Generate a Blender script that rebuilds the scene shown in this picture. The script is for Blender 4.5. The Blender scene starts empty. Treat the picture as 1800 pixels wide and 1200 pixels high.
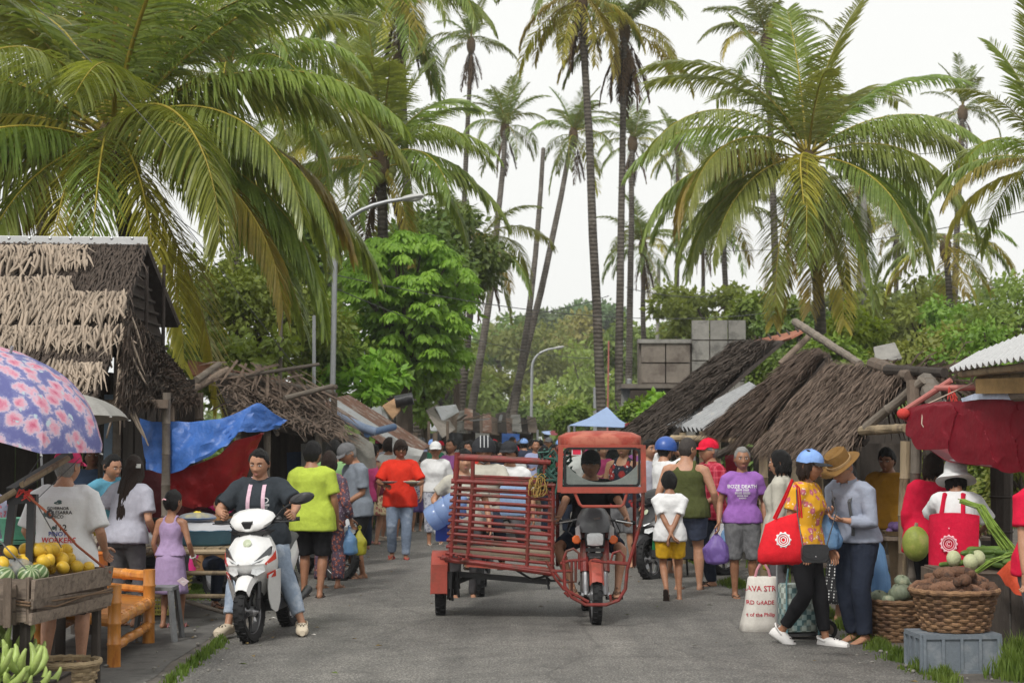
import bpy,math,random
import numpy as np
from mathutils import Vector,Matrix,Euler,noise
from mathutils.bvhtree import BVHTree
R = math.radians
random.seed(7)
SC = bpy.context.scene
COL = SC.collection
# ---------------------------------------------------------------- camera
F = 3000.0
HCAM = 1.75
PITCH = math.atan(165.0/F)
cam_d = bpy.data.cameras.new('camera')
cam = bpy.data.objects.new('camera',cam_d)
COL.objects.link(cam)
cam.location = (0,0,HCAM)
cam.rotation_euler = (R(90)+PITCH,0,0)
cam_d.lens = 60
cam_d.sensor_width = 36
cam_d.clip_start = 0.2
cam_d.clip_end = 3000
cam_d.dof.use_dof = True
cam_d.dof.focus_distance = 15.0
cam_d.dof.aperture_fstop = 4.5
SC.camera = cam
# ---------------------------------------------------------------- overcast sky and a soft sun
SUN_EL,SUN_AZ = R(48),R(205)
w = bpy.data.worlds.new('World')
SC.world = w
w.use_nodes = True
nt = w.node_tree
bg = nt.nodes['Background']
sky = nt.nodes.new('ShaderNodeTexSky')
sky.sky_type = 'NISHITA'
sky.sun_disc = False
sky.sun_elevation = SUN_EL
sky.sun_rotation = SUN_AZ
sky.dust_density = 6.0
sky.air_density = 1.0
hs = nt.nodes.new('ShaderNodeHueSaturation')
hs.inputs['Saturation'].default_value = 0.15
mx = nt.nodes.new('ShaderNodeMix')
mx.data_type = 'RGBA'
mx.inputs[0].default_value = 0.86
mx.inputs[7].default_value = (10.4,10.45,10.15,1)
nt.links.new(sky.outputs[0],hs.inputs['Color'])
nt.links.new(hs.outputs[0],mx.inputs[6])
nt.links.new(mx.outputs[2],bg.inputs[0])
bg.inputs[1].default_value = 0.066
sun_d = bpy.data.lights.new('sun','SUN')
sun_d.energy = 1.5
sun_d.angle = R(10)
sun_d.color = (1.0,0.97,0.92)
sun = bpy.data.objects.new('sun',sun_d)
COL.objects.link(sun)
sdir = Vector((math.sin(SUN_AZ)*math.cos(SUN_EL),math.cos(SUN_AZ)*math.cos(SUN_EL),math.sin(SUN_EL)))
sun.rotation_euler = sdir.to_track_quat('Z','Y').to_euler()
vs = SC.view_settings
vs.view_transform = 'Standard'
vs.look = 'None'
vs.exposure = 0.7
vs.gamma = 1.0
vs.use_curve_mapping = False
cy = SC.cycles
cy.max_bounces = 6
cy.diffuse_bounces = 4
cy.glossy_bounces = 2
cy.transmission_bounces = 3
cy.transparent_max_bounces = 6
cy.caustics_reflective = False
cy.caustics_refractive = False
# ---------------------------------------------------------------- helpers
CA,SA = math.cos(PITCH),math.sin(PITCH)
def ray(px,py):
 u,v = (px-900)/F,(600-py)/F
 return Vector((u,CA-v*SA,SA+v*CA))
def P(px,py,d):
 """point at world distance Y = d that the photograph shows at (px, py)"""
 r = ray(px,py)
 return Vector((r.x/r.y*d,d,HCAM+r.z/r.y*d))
def G(px,py,z=0.0):
 r = ray(px,py)
 t = (z-HCAM)/r.z
 return Vector((r.x*t,r.y*t,z))
def lin(h):
 h = h.lstrip('#')
 c = [int(h[i:i+2],16)/255 for i in (0,2,4)]
 return tuple(x/12.92 if x <= .04045 else ((x+.055)/1.055)**2.4 for x in c)
_mats = {}
def new_mat(name):
 m = bpy.data.materials.new(name)
 m.use_nodes = True
 n = m.node_tree.nodes
 b = n['Principled BSDF']
 return m,n,m.node_tree.links,b
def math_node(n,l,op,a,b=None):
 q = n.new('ShaderNodeMath')
 q.operation = op
 for i,x in enumerate((a,b)):
  if x is None:
   continue
  if isinstance(x,(int,float)):
   q.inputs[i].default_value = x
  else:
   l.new(x,q.inputs[i])
 return q.outputs[0]
def mix_node(n,l,fac,a,b,mode='MIX'):
 q = n.new('ShaderNodeMix')
 q.data_type = 'RGBA'
 q.blend_type = mode
 for i,x in ((0,fac),(6,a),(7,b)):
  if isinstance(x,(int,float)):
   q.inputs[i].default_value = x
  elif isinstance(x,tuple):
   q.inputs[i].default_value = x if len(x) == 4 else x+(1,)
  else:
   l.new(x,q.inputs[i])
 return q.outputs[2]
def coords(n,l,kind='Object',scale=(1,1,1),rot=(0,0,0)):
 t = n.new('ShaderNodeTexCoord')
 mp = n.new('ShaderNodeMapping')
 mp.inputs['Scale'].default_value = scale
 mp.inputs['Rotation'].default_value = rot
 l.new(t.outputs[kind],mp.inputs[0])
 return mp.outputs[0]
def noise_node(n,l,vec,scale,detail=4,rough=.6):
 q = n.new('ShaderNodeTexNoise')
 q.inputs['Scale'].default_value = scale
 q.inputs['Detail'].default_value = detail
 q.inputs['Roughness'].default_value = rough
 if vec is not None:
  l.new(vec,q.inputs['Vector'])
 return q
def ramp(n,l,fac,stops):
 q = n.new('ShaderNodeValToRGB')
 e = q.color_ramp.elements
 while len(e) < len(stops):
  e.new(.5)
 for i,(p,c) in enumerate(stops):
  e[i].position = p
  e[i].color = c if len(c) == 4 else tuple(c)+(1,)
 l.new(fac,q.inputs[0])
 return q.outputs[0]
def mt(name,c,rough=.8,var=.25,scale=6,stretch=(1,1,1),bump=.15,bscale=60,metal=0,spec=.3,alt=None,altf=.5,trans=0,obj_var=.0,fold=0):
 """general surface: base colour with two scales of tone variation, optional second colour in patches, fine relief"""
 if name in _mats:
  return _mats[name]
 if isinstance(c,str):
  c = lin(c)
 m,n,l,b = new_mat(name)
 v = coords(n,l,'Object',stretch)
 n1 = noise_node(n,l,v,scale,5,.65)
 n2 = noise_node(n,l,v,scale*7,3,.6)
 f = math_node(n,l,'ADD',math_node(n,l,'MULTIPLY',n1.outputs[0],.65),math_node(n,l,'MULTIPLY',n2.outputs[0],.35))
 lo = tuple(x*(1-var) for x in c)
 hi = tuple(min(1,x*(1+var)) for x in c)
 colr = ramp(n,l,f,[(.3,lo),(.7,hi)])
 if alt is not None:
  if isinstance(alt,str):
   alt = lin(alt)
  n3 = noise_node(n,l,v,scale*.6+1.3,6,.7)
  mk = ramp(n,l,n3.outputs[0],[(altf-.06,(0,0,0)),(altf+.06,(1,1,1))])
  colr = mix_node(n,l,mk,colr,alt)
 if obj_var:
  oi = n.new('ShaderNodeObjectInfo')
  h = n.new('ShaderNodeHueSaturation')
  l.new(colr,h.inputs['Color'])
  l.new(math_node(n,l,'ADD',math_node(n,l,'MULTIPLY',oi.outputs['Random'],obj_var*2),1-obj_var),h.inputs['Value'])
  colr = h.outputs[0]
 l.new(colr,b.inputs['Base Color'])
 b.inputs['Roughness'].default_value = rough
 b.inputs['Metallic'].default_value = metal
 b.inputs['Specular IOR Level'].default_value = spec
 if bump:
  nb = noise_node(n,l,v,bscale,3,.6)
  h = nb.outputs[0]
  if fold:
   nf = noise_node(n,l,v,fold,3,.55)
   h = math_node(n,l,'ADD',math_node(n,l,'MULTIPLY',h,.25),math_node(n,l,'MULTIPLY',nf.outputs[0],3.0))
  bp = n.new('ShaderNodeBump')
  bp.inputs['Strength'].default_value = bump
  bp.inputs['Distance'].default_value = .02
  l.new(h,bp.inputs['Height'])
  l.new(bp.outputs[0],b.inputs['Normal'])
 if trans:
  tr = n.new('ShaderNodeBsdfTranslucent')
  l.new(colr,tr.inputs[0])
  ms = n.new('ShaderNodeMixShader')
  ms.inputs[0].default_value = trans
  l.new(b.outputs[0],ms.inputs[1])
  l.new(tr.outputs[0],ms.inputs[2])
  l.new(ms.outputs[0],n['Material Output'].inputs[0])
 _mats[name] = m
 return m
def cloth(name,c,var=.16,**k):
 k.setdefault('fold',9)
 k.setdefault('bump',.28)
 return mt(name,c,rough=.9,var=var,scale=5,bscale=140,spec=.12,**k)
def paint(name,c,rough=.35,**k):
 k.setdefault('var',.12)
 return mt(name,c,rough=rough,scale=4,bump=.04,bscale=90,spec=.5,**k)
class MB:
 """collects shapes and links them as ONE mesh object"""
 def __init__(s):
  s.v,s.f,s.m = [],[],[]
 def add(s,verts,faces,mi=0):
  o = len(s.v)
  s.v.extend(tuple(x) for x in verts)
  s.f.extend(tuple(i+o for i in f) for f in faces)
  s.m.extend([mi]*len(faces))
  return s
 def box(s,c,size,rot=(0,0,0),mi=0):
  M = Euler(rot).to_matrix() if not isinstance(rot,Matrix) else rot
  c = Vector(c)
  hx,hy,hz = size[0]/2,size[1]/2,size[2]/2
  vs_ = [c+M @ Vector((x*hx,y*hy,z*hz)) for x in (-1,1) for y in (-1,1) for z in (-1,1)]
  return s.add(vs_,[(0,1,3,2),(4,6,7,5),(0,4,5,1),(2,3,7,6),(0,2,6,4),(1,5,7,3)],mi)
 def beam(s,a,b,wd,ht,up=(0,0,1),mi=0):
  a,b = Vector(a),Vector(b)
  d = b-a
  z = d.normalized()
  x = z.cross(Vector(up))
  if x.length < 1e-4:
   x = Vector((1,0,0))
  x.normalize()
  y = z.cross(x)
  M = Matrix((x,y,z)).transposed()
  return s.box((a+b)/2,(wd,ht,d.length),M,mi)
 def loft(s,rings,cap=True,mi=0,close=True):
  n = len(rings[0])
  vs_ = [p for r in rings for p in r]
  fs = []
  for i in range(len(rings)-1):
   for j in range(n if close else n-1):
    k = (j+1) % n
    fs.append((i*n+j,i*n+k,(i+1)*n+k,(i+1)*n+j))
  if cap:
   fs.append(tuple(reversed(range(n))))
   fs.append(tuple(range((len(rings)-1)*n,len(rings)*n)))
  return s.add(vs_,fs,mi)
 def tube(s,pts,r,n=8,mi=0,cap=True,flat=1.0):
  pts = [Vector(p) for p in pts]
  k = len(pts)
  rs = [r]*k if isinstance(r,(int,float)) else list(r)
  t0 = (pts[1]-pts[0]).normalized()
  x = t0.orthogonal().normalized()
  rings = []
  for i,p in enumerate(pts):
   t = (pts[min(i+1,k-1)]-pts[max(i-1,0)])
   t = t.normalized() if t.length > 1e-9 else t0
   x = (x-t*x.dot(t))
   x = x.normalized() if x.length > 1e-6 else t.orthogonal().normalized()
   y = t.cross(x)
   rings.append([p+(x*math.cos(a)+y*math.sin(a)*flat)*rs[i] for a in [2*math.pi*j/n for j in range(n)]])
  return s.loft(rings,cap,mi)
 def ell(s,c,r,rot=(0,0,0),nu=12,nv=8,mi=0):
  M = Euler(rot).to_matrix() if not isinstance(rot,Matrix) else rot
  c = Vector(c)
  r = (r,r,r) if isinstance(r,(int,float)) else r
  rings = []
  for i in range(nv+1):
   t = math.pi*(i+.0)/nv
   t = min(max(t,.06),math.pi-.06)
   rings.append([c+M @ Vector((r[0]*math.sin(t)*math.cos(a),r[1]*math.sin(t)*math.sin(a),-r[2]*math.cos(t))) for a in [2*math.pi*j/nu for j in range(nu)]])
  return s.loft(rings,True,mi)
 def lathe(s,prof,n=16,c=(0,0,0),M=None,mi=0,cap=True):
  c = Vector(c)
  M = M or Matrix.Identity(3)
  return s.loft([[c+M @ Vector((r*math.cos(a),r*math.sin(a),z)) for a in [2*math.pi*j/n for j in range(n)]] for r,z in prof],cap,mi)
 def grid(s,rows,mi=0,thick=0):
  """open sheet through rows of points; thick > 0 gives it a second face"""
  h,wd = len(rows),len(rows[0])
  o = [Vector(p) for r in rows for p in r]
  fs = [(i*wd+j,i*wd+j+1,(i+1)*wd+j+1,(i+1)*wd+j) for i in range(h-1) for j in range(wd-1)]
  if not thick:
   return s.add(o,fs,mi)
  nr = []
  for i in range(h):
   for j in range(wd):
    a = o[i*wd+min(j+1,wd-1)]-o[i*wd+max(j-1,0)]
    b = o[min(i+1,h-1)*wd+j]-o[max(i-1,0)*wd+j]
    q = a.cross(b)
    nr.append(q.normalized() if q.length > 1e-9 else Vector((0,0,1)))
  o2 = [p-q*thick for p,q in zip(o,nr)]
  N = len(o)
  fs2 = [tuple(N+i for i in reversed(f)) for f in fs]
  ed = [i for i in range(wd)]+[i*wd+wd-1 for i in range(1,h)]+[(h-1)*wd+j for j in range(wd-2,-1,-1)]+[i*wd for i in range(h-2,0,-1)]
  fe = [(ed[k],N+ed[k],N+ed[(k+1) % len(ed)],ed[(k+1) % len(ed)]) for k in range(len(ed))]
  return s.add(o+o2,fs+fs2+fe,mi)
 def mesh(s,name,mats,smooth=True):
  me = bpy.data.meshes.new(name)
  me.from_pydata(s.v,[],s.f)
  for m in (mats if isinstance(mats,(list,tuple)) else [mats]):
   me.materials.append(m)
  me.polygons.foreach_set('material_index',s.m)
  if smooth:
   me.polygons.foreach_set('use_smooth',[True]*len(s.f))
  me.update()
  return me
 def build(s,name,mats,parent=None,smooth=True,sharp=38,**k):
  me = s.mesh(name,mats,smooth)
  if smooth and sharp:
   try:
    me.set_sharp_from_angle(angle=R(sharp))
   except Exception:
    pass
  return link(name,me,parent,**k)
def link(name,me,parent=None,loc=None,rot=None,scale=None,label=None,cat=None,group=None,kind=None):
 o = bpy.data.objects.new(name,me)
 COL.objects.link(o)
 if parent is not None:
  o.parent = parent
 if loc is not None:
  o.location = loc
 if rot is not None:
  o.rotation_euler = rot
 if scale is not None:
  o.scale = (scale,)*3 if isinstance(scale,(int,float)) else scale
 return tag(o,label,cat,group,kind)
def tag(o,label=None,cat=None,group=None,kind=None):
 for k,x in (('label',label),('category',cat),('group',group),('kind',kind)):
  if x:
   o[k] = x
 return o
def thing(name,label,cat,loc=(0,0,0),rz=0,group=None,scale=None):
 o = bpy.data.objects.new(name,None)
 COL.objects.link(o)
 o.location = loc
 o.rotation_euler = (0,0,rz)
 if scale:
  o.scale = (scale,)*3
 o.empty_display_size = .1
 return tag(o,label,cat,group)
def np_mesh(name,verts,quads,mats,mi=None,smooth=False,tri=False):
 me = bpy.data.meshes.new(name)
 verts = np.asarray(verts,np.float32)
 quads = np.asarray(quads,np.int32)
 k = quads.shape[1]
 me.vertices.add(len(verts))
 me.vertices.foreach_set('co',verts.ravel())
 me.loops.add(quads.size)
 me.loops.foreach_set('vertex_index',quads.ravel())
 me.polygons.add(len(quads))
 me.polygons.foreach_set('loop_start',np.arange(0,quads.size,k,dtype=np.int32))
 for m in (mats if isinstance(mats,(list,tuple)) else [mats]):
  me.materials.append(m)
 if mi is not None:
  me.polygons.foreach_set('material_index',np.asarray(mi,np.int32))
 if smooth:
  me.polygons.foreach_set('use_smooth',np.ones(len(quads),bool))
 me.update(calc_edges=True)
 return me
# a private scene in which modifiers and text are turned into plain meshes
TMP = bpy.data.scenes.new('bake')
def bake(ob):
 TMP.collection.objects.link(ob)
 vl = TMP.view_layers[0]
 vl.update()
 dg = vl.depsgraph
 me = bpy.data.meshes.new_from_object(ob.evaluated_get(dg))
 TMP.collection.objects.unlink(ob)
 bpy.data.objects.remove(ob)
 return me
def remeshed(mb,vox,smooth=3):
 me = bpy.data.meshes.new('raw')
 me.from_pydata(mb.v,[],mb.f)
 ob = bpy.data.objects.new('raw',me)
 md = ob.modifiers.new('r','REMESH')
 md.mode = 'VOXEL'
 md.voxel_size = vox
 if smooth:
  sm = ob.modifiers.new('s','SMOOTH')
  sm.iterations = smooth
  sm.factor = .5
 out = bake(ob)
 n = len(out.vertices)
 co = np.empty(n*3,np.float32)
 out.vertices.foreach_get('co',co)
 q = np.empty(len(out.loops),np.int32)
 out.loops.foreach_get('vertex_index',q)
 q = q.reshape(-1,4) if len(q) == 4*len(out.polygons) else None
 bpy.data.meshes.remove(out)
 bpy.data.meshes.remove(me)
 return co.reshape(-1,3),q
def vnormals(co,q):
 fn = np.cross(co[q[:,2]]-co[q[:,0]],co[q[:,3]]-co[q[:,1]])
 vn = np.zeros_like(co)
 for k in range(4):
  np.add.at(vn,q[:,k],fn)
 ln = np.linalg.norm(vn,axis=1,keepdims=True)
 return vn/np.maximum(ln,1e-9)
def text_mesh(body,size,extrude=.0,bold=False):
 cu = bpy.data.curves.new('txt','FONT')
 cu.body = body
 cu.size = size
 cu.align_x = 'CENTER'
 cu.align_y = 'CENTER'
 cu.extrude = extrude
 cu.resolution_u = 2
 if bold:
  cu.offset = size*.018
 me = bake(bpy.data.objects.new('txt',cu))
 return me
def text_on(name,lines,mat,parent,target_bvh,origin,right,up,fwd,off=.004):
 """printed lettering: flat letters laid on the surface they are printed on (all in the parent's frame).
    lines: (text, size, x, y[, material index])"""
 mb = MB()
 for ln in lines:
  t,sz,x0,y0 = ln[:4]
  me = text_mesh(t,sz,bold=True)
  vs_ = []
  for v in me.vertices:
   p = origin+right*(v.co.x+x0)+up*(v.co.y+y0)
   if target_bvh is not None:
    h = target_bvh.ray_cast(p+fwd*.5,-fwd,1.2)
    if h[0] is not None:
     p = h[0]+fwd*off
   vs_.append(p)
  mb.add(vs_,[tuple(p.vertices) for p in me.polygons],ln[4] if len(ln) > 4 else 0)
  bpy.data.meshes.remove(me)
 return mb.build(name,mat,parent,smooth=False)
def rnd(a,b):
 return random.uniform(a,b)
# ================================================================ setting: ground, road, verges
def asphalt():
 m,n,l,b = new_mat('asphalt')
 v = coords(n,l,'Object')
 big = noise_node(n,l,v,.55,5,.6)
 mid = noise_node(n,l,v,3.2,5,.7)
 fine = noise_node(n,l,v,95,2,.7)
 vor = n.new('ShaderNodeTexVoronoi')
 vor.inputs['Scale'].default_value = 58
 l.new(v,vor.inputs['Vector'])
 f = math_node(n,l,'ADD',math_node(n,l,'MULTIPLY',big.outputs[0],.5),math_node(n,l,'MULTIPLY',mid.outputs[0],.5))
 c = ramp(n,l,f,[(.34,(.15,.144,.134)),(.5,(.225,.215,.198)),(.66,(.31,.295,.27))])
 sp = ramp(n,l,vor.outputs['Distance'],[(.0,(1.75,1.7,1.64)),(.25,(1,1,1)),(.6,(.4,.4,.4))])
 c = mix_node(n,l,.9,c,sp,'MULTIPLY')
 tk = noise_node(n,l,coords(n,l,'Object',(2.6,.10,1)),1.0,4,.6)
 c = mix_node(n,l,.55,c,ramp(n,l,tk.outputs[0],[(.35,(.72,.72,.72)),(.65,(1.25,1.24,1.22))]),'MULTIPLY')
 st = ramp(n,l,noise_node(n,l,v,1.7,6,.75).outputs[0],[(.56,(0,0,0)),(.68,(1,1,1))])
 c = mix_node(n,l,math_node(n,l,'MULTIPLY',st,.45),c,(.055,.053,.05))
 # cracks that wander along the road
 wv = n.new('ShaderNodeTexVoronoi')
 wv.feature = 'DISTANCE_TO_EDGE'
 wv.inputs['Scale'].default_value = .55
 wob = mix_node(n,l,.12,v,noise_node(n,l,v,2.2,4,.7).outputs['Color'])
 l.new(wob,wv.inputs['Vector'])
 ck = ramp(n,l,wv.outputs['Distance'],[(.0,(1,1,1)),(.012,(0,0,0))])
 c = mix_node(n,l,math_node(n,l,'MULTIPLY',ck,.32),c,(.035,.033,.03))
 l.new(c,b.inputs['Base Color'])
 l.new(math_node(n,l,'ADD',math_node(n,l,'MULTIPLY',mid.outputs[0],.3),.5),b.inputs['Roughness'])
 b.inputs['Specular IOR Level'].default_value = .35
 bp = n.new('ShaderNodeBump')
 bp.inputs['Strength'].default_value = .7
 bp.inputs['Distance'].default_value = .012
 l.new(math_node(n,l,'SUBTRACT',fine.outputs[0],vor.outputs['Distance']),bp.inputs['Height'])
 l.new(bp.outputs[0],b.inputs['Normal'])
 return m
m_dirt = mt('dirt',(.13,.115,.098),rough=.95,var=.35,scale=1.4,bump=.6,bscale=30,alt=(.085,.078,.07),altf=.52)
mb = MB()
mb.grid([[(x,y,0) for x in (-160,-60,-12,-2.3,3,12,60,160)] for y in (-30,4,10,20,40,80,160,290)])
link('ground',mb.mesh('ground',m_dirt),kind='structure')
rows = []
for i in range(120):
 y = 3+i*.9
 jl = .12*noise.noise((y*.8,3,0))+.06*noise.noise((y*3.1,9,0))
 jr = .12*noise.noise((y*.8,13,0))+.06*noise.noise((y*3.1,19,0))
 dr = max(0,y-60)*.02
 rows.append([(-2.45+jl+dr,y,.006),(-1.5+dr,y,.03),(.3+dr,y,.045),(2.0+dr,y,.03),(3.0+jr+dr,y,.006)])
mb = MB()
mb.grid([[Vector(p) for p in r] for r in rows])
link('road',mb.mesh('road',asphalt()),kind='structure')
m_pave = mt('old_concrete',(.12,.115,.107),rough=.9,var=.3,scale=2,bump=.4,bscale=50,alt=(.075,.071,.066),altf=.55)
mb = MB()
mb.grid([[(-7.5,y,.008),(-5,y,.012),(-2.62+.1*noise.noise((y,1,0)),y,.004)] for y in np.linspace(8,32,60)])
link('pavement',mb.mesh('pavement',m_pave),kind='structure')
def leafmat(name,c,c2,trans=.35,rough=.5,dry=None,objv=.2,spec=.35):
 """leaf: two greens by clump, a translucent share, tone that differs per leaf"""
 if name in _mats:
  return _mats[name]
 m,n,l,b = new_mat(name)
 v = coords(n,l,'Object')
 n1 = noise_node(n,l,v,1.1,4,.7)
 n2 = noise_node(n,l,v,17,2,.6)
 f = math_node(n,l,'ADD',math_node(n,l,'MULTIPLY',n1.outputs[0],.6),math_node(n,l,'MULTIPLY',n2.outputs[0],.4))
 colr = ramp(n,l,f,[(.36,c),(.64,c2)])
 oi = n.new('ShaderNodeObjectInfo')
 h = n.new('ShaderNodeHueSaturation')
 l.new(colr,h.inputs['Color'])
 l.new(math_node(n,l,'ADD',math_node(n,l,'MULTIPLY',oi.outputs['Random'],objv*2),1-objv),h.inputs['Value'])
 l.new(math_node(n,l,'ADD',math_node(n,l,'MULTIPLY',oi.outputs['Random'],.05),.475),h.inputs['Hue'])
 colr = h.outputs[0]
 l.new(colr,b.inputs['Base Color'])
 b.inputs['Roughness'].default_value = rough
 b.inputs['Specular IOR Level'].default_value = spec
 tr = n.new('ShaderNodeBsdfTranslucent')
 l.new(mix_node(n,l,1.0,colr,(1.5,1.45,.8),'MULTIPLY'),tr.inputs[0])
 ms = n.new('ShaderNodeMixShader')
 ms.inputs[0].default_value = trans
 l.new(b.outputs[0],ms.inputs[1])
 l.new(tr.outputs[0],ms.inputs[2])
 l.new(ms.outputs[0],n['Material Output'].inputs[0])
 _mats[name] = m
 return m
m_grass = leafmat('grass_blade',(.075,.125,.018),(.16,.21,.04),.35)
def grass_patch(name,spots,n,hmin,hmax,wdt=.008,seed=1):
 """blades of grass scattered over spots (x, y, radius x, radius y)"""
 rs = np.random.RandomState(seed)
 wts = np.array([s[2]*s[3] for s in spots])
 k = rs.choice(len(spots),n,p=wts/wts.sum())
 sp = np.array(spots)[k]
 ang = rs.uniform(0,6.283,n)
 rr = np.abs(rs.normal(0,.55,n))
 px = sp[:,0]+sp[:,2]*rr*np.cos(ang)
 py = sp[:,1]+sp[:,3]*rr*np.sin(ang)
 h = rs.uniform(hmin,hmax,n)*np.maximum(.25,1.15-.5*rr)
 a = rs.uniform(0,6.283,n)
 lx,ly = np.cos(a)*h*.45*rs.uniform(.1,1,n),np.sin(a)*h*.45*rs.uniform(.1,1,n)
 b = rs.uniform(0,6.283,n)
 wx,wy = np.cos(b)*wdt,np.sin(b)*wdt
 z0 = np.zeros(n)
 V = np.stack([np.stack([px-wx,py-wy,z0],1),np.stack([px+wx,py+wy,z0],1),np.stack([px+wx*.8+lx*.4,py+wy*.8+ly*.4,h*.6],1),np.stack([px-wx*.8+lx*.4,py-wy*.8+ly*.4,h*.6],1),np.stack([px+lx,py+ly,h],1)],1)
 base = np.arange(n)[:,None]*5
 T = np.concatenate([base+np.array([[0,1,2]]),base+np.array([[0,2,3]]),base+np.array([[3,2,4]])])
 return link(name,np_mesh(name,V.reshape(-1,3),T,m_grass),kind='stuff')
def strip(pix,rx,ry):
 return [(G(x,y).x,G(x,y).y,rx,ry) for x,y in pix]
grass_patch('verge_grass',strip([(300,1200),(322,1185),(338,1172),(352,1160),(365,1150),(378,1140),(388,1132)],.07,.18)+strip([(340,1040),(360,1048),(320,1050),(380,1035),(300,1046),(400,1030)],.22,.45)+strip([(600,960),(640,940)],.1,.5),7500,.03,.10,.007,3)
grass_patch('roadside_grass',strip([(1455,1085),(1480,1105),(1510,1125),(1545,1142),(1580,1160),(1620,1180),(1660,1195)],.13,.2)+strip([(1290,1030),(1330,1035),(1360,1050),(1230,990),(1420,1070)],.16,.5),8500,.03,.12,.007,4)
grass_patch('tall_grass',strip([(1760,1175),(1790,1165),(1775,1190),(1800,1195)],.16,.16),900,.08,.26,.007,5)
grass_patch('bank_grass',[(3.9,24,.7,5),(4.4,34,.8,6),(-3.4,34,.8,6),(3.6,45,.6,9),(-3.2,22,.5,3)],9000,.05,.22,.014,6)
# small litter on the road edge: leaf scraps and pebbles
m_peb = mt('pebble',(.2,.19,.17),var=.4,scale=30)
mb = MB()
for i in range(260):
 sx = random.choice([-1,1])
 y = rnd(11.5,26)
 x = (-2.55 if sx < 0 else 3.05)+random.gauss(0,.28)
 s = rnd(.006,.022)
 mb.ell((x,y,s*.5+.01),(s,s*rnd(.6,1),s*.6),(0,0,rnd(0,6)),6,4)
mb.build('pebbles',m_peb,kind='stuff')
# ================================================================ palms and trees
m_frond = leafmat('frond_leaf',(.125,.175,.03),(.27,.315,.07),.42,.33,objv=.15,spec=.5)
m_frond_y = leafmat('frond_leaf_yellowing',(.24,.235,.035),(.40,.33,.06),.35,.45,objv=.3)
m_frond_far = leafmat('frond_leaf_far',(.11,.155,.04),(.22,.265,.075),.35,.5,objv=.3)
m_frond_dead = mt('frond_dead',(.13,.085,.05),rough=.9,var=.45,scale=9,obj_var=.3,trans=.15)
m_rachis = mt('rachis',(.34,.27,.04),rough=.5,var=.3,scale=5,obj_var=.25)
m_rachis_dead = mt('rachis_dead',(.16,.1,.06),rough=.8,var=.3,scale=5)
m_trunk = None
def palm_bark():
 m,n,l,b = new_mat('palm_bark')
 v = coords(n,l,'Object',(1,1,1))
 wv = n.new('ShaderNodeTexWave')
 wv.wave_type = 'BANDS'
 wv.bands_direction = 'Z'
 wv.inputs['Scale'].default_value = 2.4
 wv.inputs['Distortion'].default_value = 2.5
 wv.inputs['Detail'].default_value = 3
 l.new(v,wv.inputs['Vector'])
 n1 = noise_node(n,l,v,2.1,6,.7)
 c = ramp(n,l,n1.outputs[0],[(.3,(.035,.028,.022)),(.5,(.08,.067,.054)),(.72,(.145,.13,.11))])
 c = mix_node(n,l,.28,c,ramp(n,l,wv.outputs[0],[(.0,(.35,.33,.3)),(.35,(1,1,1)),(1,(1.1,1.1,1.1))]),'MULTIPLY')
 l.new(c,b.inputs['Base Color'])
 b.inputs['Roughness'].default_value = .9
 bp = n.new('ShaderNodeBump')
 bp.inputs['Strength'].default_value = .6
 bp.inputs['Distance'].default_value = .04
 l.new(wv.outputs[0],bp.inputs['Height'])
 l.new(bp.outputs[0],b.inputs['Normal'])
 return m
m_trunk = palm_bark()
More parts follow.
